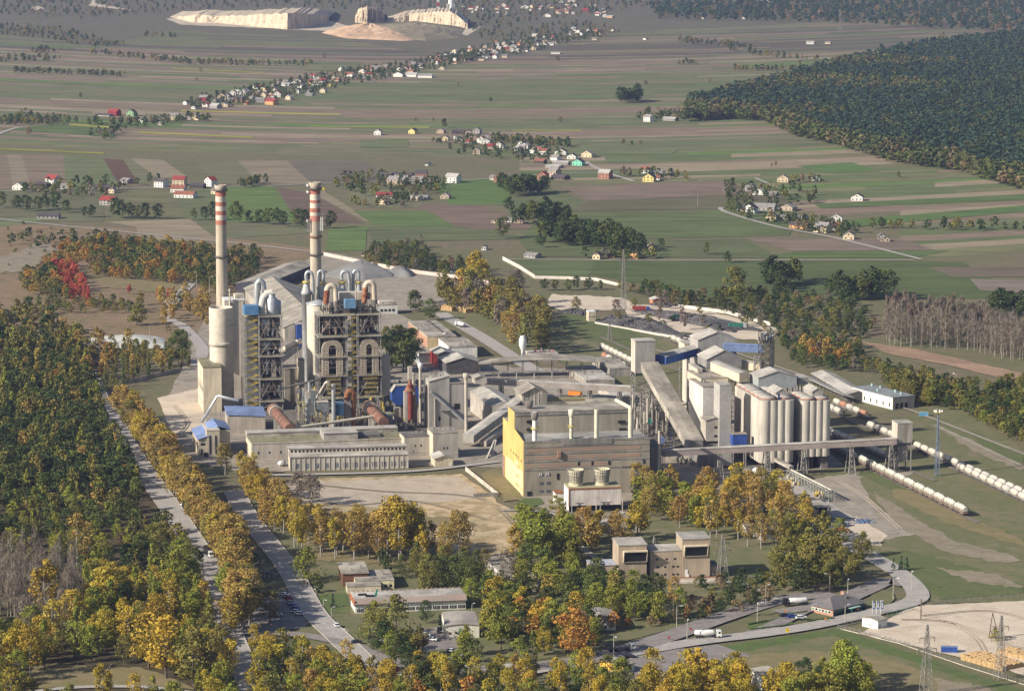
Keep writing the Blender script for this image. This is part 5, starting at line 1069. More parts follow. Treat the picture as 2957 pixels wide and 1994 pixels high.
MB().box(Fr(P(1982, 1235), 12), -.12, 0, .2, 9.8, 0, 44).build('side_wall', concL, bpy.data.objects['shaft_tower'])  # sunlit left face of the shaft, painted as a paler wall
run('blue_gallery', 'blue conveyor gallery climbing to the corrugated house', 'conveyor', pz(1903, 1285, 1050), pz(2012, 1255, 1020), 9, 4.5, mk('navy_sheet', (.05, .11, .33), ns=.2, na=.2), dustL, .8)
run('blue_gallery', 'level blue conveyor between the corrugated house and the lattice lift', 'conveyor', pz(2086, 1262, 1012), pz(2200, 1262, 1017), 4.5, 4.2, blueR, blueR, .4)
g = P(2178, 1290); F = Fr(g, 12); t = T('lattice_lift', 'dark lattice bucket lift tower above the silo roofs', 'tower', g); H = hz(g, 962)
MB().lattice(F, 4, 11, 0, 7, 0, H, 16, .45, .28).build('frame', steelD, t); MB().box(F, 9.5, 11.5, -.5, 2, 30, H - 4).build('casing', steelD, t); MB().lattice(F, 0, 4, 1, 5, 30, H - 14, 6, .3, .2, .3).build('frame', steelM, t)
clutter(F, 4, 11, 0, 7, H - 8, H + 1, 30, t, rt_, [steelM, steelD, blueG])
# tower hut with inclined gallery
fc = Face(1833, 1892, 986, 1077, 1292, 10); F = fc.F; t = T('transfer_tower', 'tall corrugated hut high on a dense lattice frame', 'tower', fc.g)
MB().box(F, 0, fc.w, 0, 10, fc.z0, fc.z1).build('hut', corr, t); MB().box(F, -.3, fc.w + .3, -.3, 10.3, fc.z1, fc.z1 + .5).build('roof', dustL, t); MB().box(F, -.1, 0, .2, 9.8, fc.z0, fc.z1).build('side_wall', concL, t)
MB().lattice(F, 0, fc.w, 0, 10, 0, fc.z0, 9, .5, .3).build('lattice', steelM, t); MB().lattice(F, 3, fc.w + 16, -14, -2, 0, fc.z0 * .62, 7, .45, .3).build('lattice', steelM, t); MB().lattice(F, 6, fc.w + 9, -10, 8, 0, fc.z0 * .8, 9, .4, .3).build('lattice', steelM, t)
clutter(F, -2, 26, -16, 10, 2, 32, 130, t, rt_, [steelM, concL, steelM, steelM]); MB().box(F, 4, 6, -16, -15.5, 17, 20).build('green_panel', greenP, t); MB().cyl(F.pt(20, -8, 0), F.pt(20, -8, 30), 1.6).build('blue_tank', blueR, t)
run('inclined_gallery', 'great sloping concrete conveyor from the lattice tower down to the silo yard', 'conveyor', pz(1873, 1292, 1068), pz(2005, 1355, 1296), 10.5, 4.6, conc, dust, .3)
o = bpy.data.objects.get('inclined_gallery.001') or bpy.data.objects['inclined_gallery']
t, fc = boxT('drive_hut', 'square beige hut at the foot of the great sloping conveyor', 2037, 2093, 1214, 1274, 1352, 11, mk('beige_panel', (.44, .40, .34), ns=.2, na=.1), dust, 1.4, 'b', wins=((.45, .2, 1.6), (.45, .62, 1.6)))
boxT('blue_cabin', 'small royal blue cabin left of the near silos', 2115, 2157, 1255, 1285, 1356, 5, blueB, dust)
# long horizontal conveyor with trestles
A = pz(1912, 1384, 1316); B = pz(2585, 1363, 1281)
run('loading_gallery', 'long straight pinkish conveyor on trestles in front of the silos', 'conveyor', A, B, 4.6, 3.2, mk('pinkish_sheet', (.36, .30, .27), ns=.2, na=.1), dustL, .3, 0)
bt = bpy.data.objects['loading_gallery']
for px, gy in ((2075, 1378), (2212, 1373), (2316, 1370), (2455, 1366), (2570, 1364)):
    p = P(px, gy); f_ = (p.x - A.x) / (B.x - A.x); p = A.lerp(B, f_); q = MB(); Fp = Fr((p.x, p.y), 12); hw = 1.7
    for a in (-1.4, 1.4):
        for b in (-1, 1): q.beam(Fp.pt(a * 1.5, b * 3.4, 0), Fp.pt(a * .6, b * hw, p.z), .45)
    for j in range(5):
        z0, z1 = p.z * j / 5, p.z * (j + 1) / 5; k0 = 1.5 - .9 * j / 5
        q.beam(Fp.pt(-1.4 * k0, -2.8, z0), Fp.pt(1.4 * k0, -2.6, z1), .25); q.beam(Fp.pt(1.4 * k0, -2.8, z0), Fp.pt(-1.4 * k0, -2.6, z1), .25); q.beam(Fp.pt(0, -3, z0), Fp.pt(0, 3, z1), .25)
    q.build('trestle', steelM, bt)
t, fc = boxT('loading_hut', 'tall grey hut at the right end of the long straight conveyor', 2590, 2635, 1223, 1279, 1364, 10, conc, dustL); MB().box(fc.F, -.1, 0, .2, 9.8, fc.z0, fc.z1).build('side_wall', concL, t)
MB().box(fc.F, -.8, 6.4, 1, 9, fc.z0 - 11, fc.z0 - 2).build('hopper', conc, t); MB().lattice(fc.F, -4, 0, 1, 8, 0, fc.z0, 5, .4, .25).build('frame', steelD, t)
fc = Face(2019, 2093, 1283, 1352, 1352, 16); t = hall('plant_room', 'dark plant room under the square beige hut', 'building', fc, concD, concD)
F = Fr(P(1930, 1345), 12); t = T('process_pipework', 'shadowy pipe racks beneath the long straight conveyor', 'pipework', F.o); clutter(F, 0, 66, -2, 14, .2, 8, 110, t, rt_, [steelD, concL, steelM, greyD])
g = P(2183, 1372); t = T('storage_tank', 'white horizontal tank standing before the silo trestles', 'tank', g); F = Fr(g, -60); MB().tube([F.pt(-4, 0, 3), F.pt(-3.4, 0, 3), F.pt(3.4, 0, 3), F.pt(4, 0, 3)], [.8, 1.8, 1.8, .8]).build('vessel', whiteP, t); m = MB(); [m.box(F, a, a + .5, -1.4, 1.4, 0, 1.6) for a in (-2.5, 2)]; m.build('cradle', rustP, t)
# pipe rack / truck loading structure
A_, B_ = P(2272, 1390), P(2392, 1452); Fp = Fr(A_, math.degrees(math.atan2(B_.y - A_.y, B_.x - A_.x))); L = (B_ - A_).length
t = T('pipe_bridge', 'long low lattice pipe bridge leading down to the truck canopy', 'pipe rack', A_); m = MB(); n = 14
for k in range(n + 1):
    a = L * k / n
    for b in (0, 3.4): m.beam(Fp.pt(a, b, 0), Fp.pt(a, b, 6.5), .35)
    m.beam(Fp.pt(a, 0, 6.5), Fp.pt(a, 3.4, 6.5), .3)
    if k < n: [m.beam(Fp.pt(a, b, 2.5), Fp.pt(a + L / n, b, 6.5), .2) for b in (0, 3.4)]
for b in (0, 3.4): m.beam(Fp.pt(0, b, 6.6), Fp.pt(L, b, 6.6), .35)
m.build('frame', mk('grey_green_steel', (.32, .33, .29)), t); MB().tube([Fp.pt(0, 1.6, 7.1), Fp.pt(L, 1.6, 7.1)], .5).build('pipe', concL, t)
for (f0, ) in ((.2, ), (.8, )): clutter(Fp, L * f0 - 5, L * f0 + 5, -3, 1, .5, 5.5, 24, t, rt_, [yel, concL, steelM])
run('truck_gallery', 'narrow conveyor sloping from the silos to the pipe bridge', 'conveyor', pz(2240, 1378, 1330), pz(2285, 1392, 1354), 3, 1.4, conc, dust, .2)
fc = Face(2362, 2398, 1462, 1512, 1512, 22, 14); F = fc.F; t = T('truck_canopy', 'open-fronted truck loading canopy, dark inside', 'canopy', fc.g)
m = MB(); slab(m, F, [(-3.5, -1, fc.z1), (fc.w + .8, -1, fc.z1 - .8), (fc.w + .8, 23, fc.z1 - .8), (-3.5, 23, fc.z1)]); m.build('roof', dust, t)
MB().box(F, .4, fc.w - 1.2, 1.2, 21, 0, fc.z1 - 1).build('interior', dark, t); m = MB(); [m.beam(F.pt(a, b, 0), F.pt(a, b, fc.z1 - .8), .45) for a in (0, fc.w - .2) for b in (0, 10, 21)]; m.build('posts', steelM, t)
MB().lattice(F, fc.w - .8, fc.w + .1, -.2, .8, 0, fc.z1 - .8, 8, .15, .1).build('lattice_post', steelM, t)
# right-hand sheds
A_, B_ = P(2478, 1160), P(2372, 1098); run('open_goods_shed', 'long open-ended goods shed on posts beside the railway', 'building', A_, B_, 14, 5, steelD, dustL, 2)
F = Fr(P(2466, 1168), 104); t = T('low_loading_roof', 'long pale lean-to roof alongside the goods shed', 'canopy', F.o); m = MB(); slab(m, F, [(0, -.5, 4.2), (88, -.5, 4.2), (88, 7.5, 6.2), (0, 7.5, 6.2)]); m.build('roof', dustL, t)
m = MB(); [m.beam(F.pt(2 + 7 * k, 0, 0), F.pt(2 + 7 * k, 0, 4.2), .35) for k in range(13)]; m.build('posts', steelM, t)
# ================================================================ box from three ground corners (near corner A, right B, left C)
class Tri:
    def __init__(s, A, B, C, top):
        a, b, c = P(*A), P(*B), P(*C); s.g = a; s.z1 = hz(a, top); s.z0 = 0
        d = b - a; s.F = Fr(a, math.degrees(math.atan2(d.y, d.x))); s.w = d.length; s.d = max(1, (c - a).dot(s.F.v))
# --- substation with two hooded towers
tan = mk('tan_brickwork', (.40, .32, .235), ns=.25, na=.12, streak=True)
fc = Face(1877, 2083, 1592, 1676, 1676, 14, 8); F = fc.F; s = scl(1676); t = T('switch_house', 'tan two-towered switch house with big hooded dark windows', 'building', fc.g); h = fc.z1
m = MB(); m.box(F, 0, 92 / s, 0, 14, 0, h); m.build('wall', tan, t); MB().box(F, -.2, 93 / s, -.2, 14.2, h, h + .5).build('roof', dustL, t)
for nm, x0, x1, yt, b0, hx0, hx1, hy0, hy1 in (('tower_block', -94, -12, 1573, -1.5, -81, -11, 1587, 1617), ('tower_block', 93, 174, 1562, -1, 97, 167, 1577, 1606)):
    zt = hz(fc.g, yt) + .5; MB().box(F, x0 / s, x1 / s, b0, 15, 0, zt).build(nm, tan, t); MB().box(F, x0 / s - .3, x1 / s + .3, b0 - .3, 15.3, zt, zt + .5).build('roof', dustL, t)
    za, zb = hz(fc.g, hy1), hz(fc.g, hy0); hd = MB(); a0, a1 = hx0 / s, hx1 / s; b = b0
    def q(*p): hd.hexa([F.pt(*v) for v in p])
    q((a0, b - .6, za - .5), (a1, b - .6, za - .5), (a1, b, za - .5), (a0, b, za - .5), (a0, b - .9, za), (a1, b - .9, za), (a1, b, za), (a0, b, za))
    q((a0, b - 2.6, zb), (a1, b - 2.6, zb), (a1, b, zb), (a0, b, zb), (a0, b - 2.6, zb + .5), (a1, b - 2.6, zb + .5), (a1, b, zb + .5), (a0, b, zb + .5))
    for e0, e1 in ((a0, a0 + .4), (a1 - .4, a1)): q((e0, b - .8, za), (e1, b - .8, za), (e1, b, za), (e0, b, za), (e0, b - 2.5, zb), (e1, b - 2.5, zb), (e1, b, zb), (e0, b, zb))
    hd.build('window_hood', cream, t); gl = MB(); gl.hexa([F.pt(*v) for v in ((a0 + .4, b - .5, za), (a1 - .4, b - .5, za), (a1 - .4, b - .1, za), (a0 + .4, b - .1, za), (a0 + .4, b - 1.9, zb), (a1 - .4, b - 1.9, zb), (a1 - .4, b - .1, zb), (a0 + .4, b - .1, zb))]); gl.build('hooded_window', glass, t)
for z in (2.4, 6.2, 10): windows(t, F, [3.2, 6.8, 10.8, 13] if z < 9 else [3, 7.5, 11.6], z, z + .9, 1.1, dark)
MB().box(F, 102 / s, 109 / s, -1.2, -.9, 0, 5.2).build('door', whiteP, t); MB().box(F, 108 / s, 113 / s, -1.3, -.9, 0, 3).build('door', whiteP, t)
MB().box(F, 174 / s, 202 / s, 1, 12, 0, 6).build('annex_wall', tan, t); MB().box(F, 174 / s, 203 / s, .8, 12.2, 6, 6.4).build('annex_roof', dustD, t); MB().box(F, 182 / s, 190 / s, .7, 1, 0, 2.6).build('door', whiteP, t)
MB().box(F, -170 / s, -95 / s, 3, 15, 0, 7.5).build('annex_wall', tan, t); MB().box(F, -171 / s, -95 / s, 2.7, 15.3, 7.5, 7.9).build('annex_roof', mk('bluish_felt', (.36, .38, .46)), t)
for k in range(3): MB().box(F, -168 / s + k * 2.4, -168 / s + k * 2.4 + .5, 2.5, 3, 0, 7.5).build('buttress', concL, t)
t = T('loading_terrace', 'pale concrete terrace in front of the hooded-window building', 'terrace', F.pt(14, -6, 0)); MB().box(F, 10, 206 / s, -9, -1.8, 0, 1.2).build('terrace', concL, t); MB().box(F, 10, 206 / s, -2.2, -1.6, 1.2, 1.7).build('red_kerb', rust, t)
# --- offices
fc = Face(1026, 1345, 1733, 1772, 1772, 17, 10); F = fc.F; W_ = fc.w; h = fc.z1
t = T('office_block', 'long white two-storey office with rusty-edged flat roof', 'building', fc.g)
MB().box(F, 0, W_, 0, 17, 0, h - 1.6).build('wall', white, t); MB().box(F, -.2, W_ + .3, 1.2, 17.3, h - 1.6, h + .2).build('roof', dustL, t)
slab_ = MB(); slab(slab_, F, [(-.4, -1, h - 1.8), (W_ + .4, -1, h - 1.8), (W_ + .4, 1.5, h + .25), (-.4, 1.5, h + .25)], .3); slab_.build('sloped_fascia', mk('rusty_fascia', (.27, .245, .22), ns=.5, c2=(.33, .235, .19)), t)
MB().box(F, -.5, -.2, -.8, 17, h - 2.6, h - .1).build('red_gable_panel', mk('brick_panel', (.36, .13, .07)), t)
for z in (.9, 4.1):
    for k in range(13):
        a = .8 + (W_ - 4.4) * k / 12; w_ = MB().box(F, a, a + 3.1, -.12, .05, z, z + 1.5).build('window', glass, t); m = MB(); [m.box(F, a + j * .78 - .05, a + j * .78 + .05, -.16, -.12, z, z + 1.5) for j in (1, 2, 3)]; m.build('mullion', whiteP, w_)
m = MB()
for k in range(24): a = 1 + (W_ - 2) * k / 23; m.box(F, a, a + .6, 15.6, 16.2, h + .2, h + .9)
m.build('roof_vents', rustP, t, kind='stuff'); 
for k, a in enumerate((2.5, 4.3)): MB().box(F, a + k * 1.2, a + k * 1.2 + 4, 5 + 3.4 * (1 - k), 6.6 + 3.4 * (1 - k), h + .3, h + .9).build('solar_panel', dark, t)
# roof letters and emblem as on the building
def text3(txt, size, ext, loc, rx, rz, mat, name, par, shear=0, sx=1):
    cu = bpy.data.curves.new(name, 'FONT'); cu.body = txt; cu.size = size; cu.extrude = ext; cu.shear = shear
    o = bpy.data.objects.new('tmp', cu); C.objects.link(o); dg = bpy.context.evaluated_depsgraph_get(); me = bpy.data.meshes.new_from_object(o.evaluated_get(dg)); bpy.data.objects.remove(o)
    me.name = name; me.materials.clear(); me.materials.append(mat); q = bpy.data.objects.new(name, me); C.objects.link(q); q.parent = par; q.location = Vector(loc) - Vector(par['_o']); q.rotation_euler = (rx, 0, rz); q.scale = (sx, 1, 1)
    return q
def emblem(F, a, b, z0, hgt, mat, par, th=.15):
    w_ = hgt * .52; m = MB()
    sh = [(a, z0), (a + w_ * .55, z0), (a + w_ * .95, z0 + hgt * .22), (a + w_ * .8, z0 + hgt * .42), (a + w_ * 1.15, z0 + hgt), (a + w_ * .75, z0 + hgt), (a + w_ * .5, z0 + hgt * .75)]
    N = len(sh); m.add([F.pt(x, b, z) for x, z in sh] + [F.pt(x, b - th, z) for x, z in sh], [tuple(range(N))[::-1], tuple(range(N, 2 * N))] + [(i, (i + 1) % N, N + (i + 1) % N, N + i) for i in range(N)])
    return m.build('emblem', mat, par)
emblem(F, 9.6, 6, h + .4, 3.2, greenP, t); text3('LAFARGE', 1.5, .1, F.pt(13, 6, h + .5), pi / 2, F.phi, mk('pale_letters', (.6, .55, .5)), 'roof_letters', t)
fc = Face(1286, 1384, 1803, 1844, 1844, 24, 5); F = fc.F; W_ = fc.w; h = fc.z1
t = T('logo_hall', 'cream hall with low barrel roof and a green slanted emblem on its front', 'building', fc.g); cw = mk('cream_front', (.66, .62, .54), ns=.2, na=.06)
m = MB(); n = 12; pr = [(0, 0), (W_, 0)] + [(W_ * (1 - k / n), h - .5 + .7 * sin(pi * k / n)) for k in range(n + 1)]; N = len(pr)
m.add([F.pt(a, 0, z) for a, z in pr] + [F.pt(a, 24, z) for a, z in pr], [tuple(range(N)), tuple(range(N, 2 * N))[::-1]] + [(i, (i + 1) % N, N + (i + 1) % N, N + i) for i in range(N)]); m.build('wall', cw, t)
m = MB()
for k in range(n):
    (a0, z0), (a1, z1) = pr[2 + k], pr[3 + k]; m.hexa([F.pt(a0, -.5, z0), F.pt(a1, -.5, z1), F.pt(a1, 24.5, z1), F.pt(a0, 24.5, z0), F.pt(a0, -.5, z0 + .3), F.pt(a1, -.5, z1 + .3), F.pt(a1, 24.5, z1 + .3), F.pt(a0, 24.5, z0 + .3)])
m.build('roof', mk('brown_felt', (.33, .30, .265), ns=.15, na=.15), t); emblem(F, W_ * .36, -.05, h - 4.1, 2.6, mk('teal_emblem', (.05, .22, .20)), t, .08)
text3('LAFARGE', 1.05, .03, F.pt(W_ * .47, -.06, h - 2.9), pi / 2, F.phi, mk('dark_letters', (.05, .05, .07)), 'sign_letters', t, sx=.95); text3('CEMENT', .62, .03, F.pt(W_ * .49, -.06, h - 3.75), pi / 2, F.phi, mk('brown_letters', (.30, .14, .10)), 'sign_letters', t, sx=1.25)
windows(t, F, [1.6, 4.3, 9.4], 2.2, 3.1, 1.1, mk('brown_glass', (.12, .05, .035))); MB().box(F, -.12, 0, 1, 23, 1, 3).build('side_windows', mk('dull_green_glass', (.10, .12, .08)), t)
fc = Face(990, 1062, 1656, 1694, 1694, 22, 8); t = hall('brick_wing', 'dark brick office wing with grey overhanging flat roof', 'building', fc, mk('dark_brick', (.15, .075, .045), ns=.6), dust, parapet=.7, ov=.6)
fc = Face(1027, 1138, 1678, 1704, 1704, 22, 8); t = hall('cream_wing', 'low cream wing joined to the dark brick office', 'building', fc, mk('pale_yellow_render', (.68, .60, .38)), dust, rows=[(4, 1.2, 2.6, 1.3, 9, 1)], parapet=.4)
for a in (2, 5, 7): MB().box(fc.F, a, a + .8, 12, 12.8, fc.z1 + .4, fc.z1 + 1.6).build('roof_vent', rustP, t)
fc = Face(1003, 1100, 1694, 1716, 1716, 8, 8); hall('link_block', 'low grey link block behind the long white office', 'building', fc, cream, dust)
tr = Tri((1481, 1712), (1520, 1708), (1398, 1633), 1690); t = T('brick_store', 'long white-sided store with grey roof among the poplars', 'building', tr.g); F = tr.F; d = (P(1398, 1633) - P(1481, 1712)).length
dd = P(1398, 1633) - P(1481, 1712); Fx = Fr(tr.g, math.degrees(math.atan2(dd.y, dd.x)) - 90); MB().box(Fx, 0, 14, 0, d, 0, 4.2).build('wall', white, t); MB().box(Fx, -.3, 14.3, -.3, d + .3, 4.2, 4.7).build('roof', dust, t)
for k in range(14): MB().box(Fx, -.1, .05, 2 + k * (d - 5) / 13, 3.4 + k * (d - 5) / 13, 1.4, 2.8).build('window', mk('rust_glass', (.10, .06, .05)), t)
for (x0, x1, yt, gy, d, ph, lab, wl) in ((1694, 1779, 1786, 1822, 16, 6, 'white barrel-roofed workshop behind the small red trees', white), (1592, 1640, 1778, 1812, 20, 10, 'white gable end half hidden left of the barrel-roofed workshop', white)):
    fc = Face(x0, x1, yt, gy, gy, d, ph); t = gabled('small_workshop', lab, 'building', fc, wl, mk('brown_felt', (.33, .30, .265)), 1.2, 'b', .6); windows(t, fc.F, [2, 5, 8][:2 + (x0 > 1650)], 1, 2.6, 1.1); MB().cyl(fc.F.pt(5, 8, fc.z1), fc.F.pt(5, 8, fc.z1 + 3), .7).build('vent', steel, t)
def trib(name, lab, A, B, C_, top, wall, roof, cat='building', rh=0, side=None, ov=.3):
    a, c = P(*A), P(*C_); b = P(*B); d = b - a; tr = Tri(A, B, C_, top); t = T(name, lab, cat, a)
    if rh: MB().gablewall(tr.F, 0, tr.w, 0, tr.d, 0, tr.z1, rh, 'a').build('wall', wall, t); MB().gable(tr.F, 0, tr.w, 0, tr.d, tr.z1, rh, ov, 'a').build('roof', roof, t)
    else: MB().box(tr.F, 0, tr.w, 0, tr.d, 0, tr.z1).build('wall', wall, t); MB().box(tr.F, -ov, tr.w + ov, -ov, tr.d + ov, tr.z1, tr.z1 + .35).build('roof', roof, t)
    if side: MB().box(tr.F, -.1, 0, .1, tr.d - .1, .1, tr.z1 - .1).build('side_wall', side, t)
    return t, tr
t, tr = trib('roadside_kiosk', 'low white kiosk with orange-yellow left wall', (1800, 1946), (1832, 1938), (1740, 1926), 1922, white, dust, side=mk('orange_yellow', (.75, .45, .08))); windows(t, tr.F, [1], .9, 2.1, 1.2)
t, tr = trib('site_hut', 'plain white gabled hut beside the gatehouse flags', (2535, 1817), (2562, 1810), (2488, 1807), 1793, white, dust, rh=.8, side=whiteP); MB().box(tr.F, .8, 1.9, -.1, .05, 0, 2.1).build('door', mk('grey_door', (.3, .33, .36)), t)
MB().box(tr.F, -.14, 0, tr.d * .45, tr.d * .6, 1, 2.2).build('window', mk('pale_glass', (.4, .42, .42)), t)
for (A, B, C_, tp, lab) in (((2090, 1480), (2130, 1490), (2010, 1430), 1460, 'white shed hidden among yellow poplars right of the mill'), ((2200, 1560), (2260, 1555), (2110, 1525), 1540, 'low white store behind the poplars near the truck canopy'), ((1722, 1545), (1780, 1538), (1705, 1530), 1520, 'small white cottage below the cooling house'), ((2200, 1994), (2260, 1985), (2160, 1975), 1950, 'white house wall behind the bottom yellow trees')):
    trib('white_outbuilding', lab, A, B, C_, tp, white, dust)
# --- gatehouse with hipped roof
a, b, c = P(2406, 1781), P(2503, 1757), P(2326, 1767); u = (b - a); F = Fr(a, math.degrees(math.atan2(u.y, u.x))); W_ = u.length; D = (c - a).dot(F.v); h = 3.3
t = T('gatehouse', 'gatehouse with dark hipped roof, brick left side and green glass front', 'building', a)
MB().box(F, .8, W_ - .8, .8, D - .8, 0, h).build('wall', mk('pink_brick', (.42, .24, .17), ns=.8), t)
m = MB(); e = .2; r = 3.6; q = [F.pt(-e, -e, h), F.pt(W_ + e, -e, h), F.pt(W_ + e, D + e, h), F.pt(-e, D + e, h), F.pt(D * .42, D / 2, h + r), F.pt(W_ - D * .42, D / 2, h + r)]
m.add(q, [(0, 1, 5, 4), (1, 2, 5), (2, 3, 4, 5), (3, 0, 4), (0, 3, 2, 1)]); rf_ = m.build('roof', mk('slate', (.155, .145, .145), ns=.4, na=.12), t); MB().box(F, W_ * .72, W_ * .76, D * .55, D * .7, h + 1.5, h + 4.5).build('chimney', rustP, rf_); MB().box(F, W_ * .6, W_ * .66, D * .3, D * .38, h + 1.6, h + 3).build('dormer', steelD, rf_)
MB().box(F, 1, W_ - .9, .6, .82, .2, h - .1).build('glass_front', mk('teal_glass', (.015, .07, .075), rough=.2, spec=.6), t); MB().box(F, W_ * .42, W_ * .72, -2.2, .6, 2.6, 2.8).build('porch_roof', mk('pale_teal', (.30, .42, .38)), t)
for x in (.45, .7): MB().beam(F.pt(W_ * x, -2, 0), F.pt(W_ * x, -2, 2.6), .25).build('porch_post', greenP, t)
for k in range(6): b0 = 2 + k * (D - 5) / 5; w_ = MB().box(F, .65, .82, b0, b0 + 1.7, 1.2, 2.5).build('window_frame', whiteP, t); MB().box(F, .58, .66, b0 + .25, b0 + 1.45, 1.35, 2.35).build('window', (glass, mk('green_blind', (.05, .22, .12)))[k % 2], w_)
# ================================================================ vehicles
def wheels(n_, F, xs, w_, r, par):
    for x in xs:
        for b in (0, w_): MB().cyl(F.pt(x, b - .12, r), F.pt(x, b + .12, r), r, n=12).build(n_, blackP, par)
def carx(col, nm='parked_car'):
    t = T0(nm, 'car', 'car'); F = O0; m = MB(); m.prism(F, [(-2.1, -.85), (2.1, -.85), (2.1, .85), (-2.1, .85)], .35, .85); m.hexa([Vector(p) for p in ((-1.7, -.8, .85), (1.3, -.8, .85), (1.3, .8, .85), (-1.7, .8, .85), (-1.2, -.68, 1.42), (.5, -.68, 1.42), (.5, .68, 1.42), (-1.2, .68, 1.42))]); m.build('body', col, t)
    m = MB(); m.hexa([Vector(p) for p in ((-1.72, -.83, .9), (1.32, -.83, .9), (1.32, .83, .9), (-1.72, .83, .9), (-1.3, -.72, 1.3), (.7, -.72, 1.3), (.7, .72, 1.3), (-1.3, .72, 1.3))]); m.build('windows', glass, t)
    MB().box(F, 1.95, 2.12, -.75, -.4, .55, .75).build('headlight', whiteP, t); MB().box(F, 1.95, 2.12, .4, .75, .55, .75).build('headlight', whiteP, t)
    wheels('wheel', Fr((0, -.8), 0), (-1.35, 1.35), 1.6, .32, t); return t
cols = {'white': whiteP, 'blue': mk('car_blue', (.02, .06, .32), rough=.3, spec=.6), 'red': mk('car_red', (.35, .015, .012), rough=.3, spec=.6), 'black': mk('car_black', (.015, .015, .018), rough=.3, spec=.6), 'silver': mk('car_silver', (.45, .46, .47), rough=.3, metal=.3)}
protos = {}
CARS = [(2266, 1783, 15, 'black', 'leftmost of three cars parked before the gatehouse hedge'), (2287, 1786, 15, 'blue', 'dark car between two others before the gatehouse hedge'), (2313, 1789, 15, 'white', 'white car nearest the gatehouse hedge corner'),
        (713, 1784, 5, 'red', 'red car in the parking lot left of the entrance road'), (846, 1755, -20, 'blue', 'bright blue car in the row beside the entrance road'), (853, 1763, -20, 'blue', 'second bright blue car of the row beside the entrance road'), (840, 1746, -20, 'silver', 'silver car above the blue ones by the entrance road'), (835, 1733, -20, 'red', 'red car at the upper end of the roadside row'),
        (822, 1723, -20, 'white', 'white car at the far end of the roadside row'), (856, 1772, -20, 'white', 'white car just below the blue ones by the entrance road'), (866, 1778, -20, 'white', 'white car at the lower end of the roadside row'), (828, 1728, -20, 'silver', 'silver car second from the far end of the roadside row'),
        (1214, 1825, -20, 'white', 'upper white car parked left of the emblem hall'), (1230, 1838, -20, 'white', 'middle white car parked left of the emblem hall'), (1248, 1852, -20, 'white', 'lower white car parked left of the emblem hall'), (1347, 1671, 10, 'black', 'black car in the yard left of the white-sided store'),
        (1030, 1860, 12, 'black', 'dark car at the road junction below the round lawn'), (972, 1812, -70, 'white', 'white van-like car at the kerb below the lawns'), (1112, 1856, 10, 'white', 'white car half hidden by bushes at the bottom junction'), (1816, 1900, -12, 'black', 'black car behind the orange-yellow kiosk'),
        (755, 1717, 10, 'black', 'dark car beneath the trees left of the entrance road'), (800, 1781, 10, 'white', 'white car under the round tree by the parking lot'), (1304, 1885, -30, 'white', 'white car seen through the trees below the emblem hall'), (1330, 1905, -30, 'silver', 'silver car below the one seen through the trees')]
for x, y, a, c, lab in CARS:
    g = P(x, y); g.z = .7
    if c not in protos:
        protos[c] = carx(cols[c]); o = protos[c]; o.location = g; o.rotation_euler = (0, 0, R(a)); o['label'] = lab; o['group'] = 'cars parked around the works'
    else: o = dup(protos[c], g, R(a), lab, 'cars parked around the works')
    o.scale = (1.15, 1.15, 1.15)
def truck(x, y, ang, lab, tank, cab, kind='tank'):
    g = P(x, y); g.z = .62; t = thing('tank_truck' if kind == 'tank' else 'lorry', lab, 'truck', g, R(ang)); t['_o'] = Vector((0, 0, 0)); F = Fr((0, 0), 0)
    MB().box(F, 0, 9.5, -.5, .5, .9, 1.25).build('chassis', steelD, t)
    if kind == 'tank':
        MB().tube([(.1, 0, 2.5), (.5, 0, 2.5), (1.2, 0, 2.4), (4.6, 0, 2.25), (8.2, 0, 2.45), (8.9, 0, 2.5), (9.3, 0, 2.5)], [.5, 1.05, 1.28, 1.42, 1.28, 1.05, .5], 16).build('tank', tank, t); m = MB(); m.box(F, 1, 8.4, -.3, .3, 3.6, 3.85); m.build('walkway', steelM, t)
    elif kind == 'flat': MB().box(F, -.5, 9.6, -1.25, 1.25, 1.2, 1.5).build('flatbed', steelD, t); MB().box(F, 9.4, 9.7, -1.25, 1.25, 1.5, 3.2).build('headboard', steelM, t)
    else: MB().box(F, -1, 9.4, -1.25, 1.25, 1.2, 3.9).build('cargo_box', tank, t)
    m = MB(); m.hexa([Vector(p) for p in ((10, -1.22, .7), (12.3, -1.22, .7), (12.3, 1.22, .7), (10, 1.22, .7), (10, -1.2, 3.5), (12, -1.2, 3.4), (12, 1.2, 3.4), (10, 1.2, 3.5))]); cb = m.build('cab', cab, t)
    m = MB(); m.hexa([Vector(p) for p in ((12.12, -1.1, 2), (12.3, -1.1, 2), (12.3, 1.1, 2), (12.12, 1.1, 2), (12.02, -1.08, 2.9), (12.14, -1.08, 2.9), (12.14, 1.08, 2.9), (12.02, 1.08, 2.9))]); m.box(F, 10.8, 11.7, -1.26, 1.26, 2, 2.9); m.build('windscreen', glass, cb)
    wheels('wheel', Fr((0, -1.15), 0), (1.2, 2.5, 3.8, 9.2, 11.2), 2.3, .52, t); return t
truck(2004, 1844, 3, 'white tanker lorry alone on the curved entrance road', whiteP, whiteP); truck(2333, 1748, 192, 'white tanker with black cab waiting behind the gatehouse', whiteP, cols['black']); truck(1755, 1885, 14, 'empty flatbed lorry with white cab on the lower road', None, whiteP, 'flat')
truck(1424, 1944, 8, 'grey-white tanker with green cab in the bottom left of the lower road', mk('dirty_white', (.5, .48, .44)), greenP); truck(596, 1600, -72, 'black-sided lorry with white cab coming down the avenue', cols['black'], whiteP, 'box'); truck(1340, 948, 120, 'small white tanker on the road beyond the white hall', whiteP, whiteP)
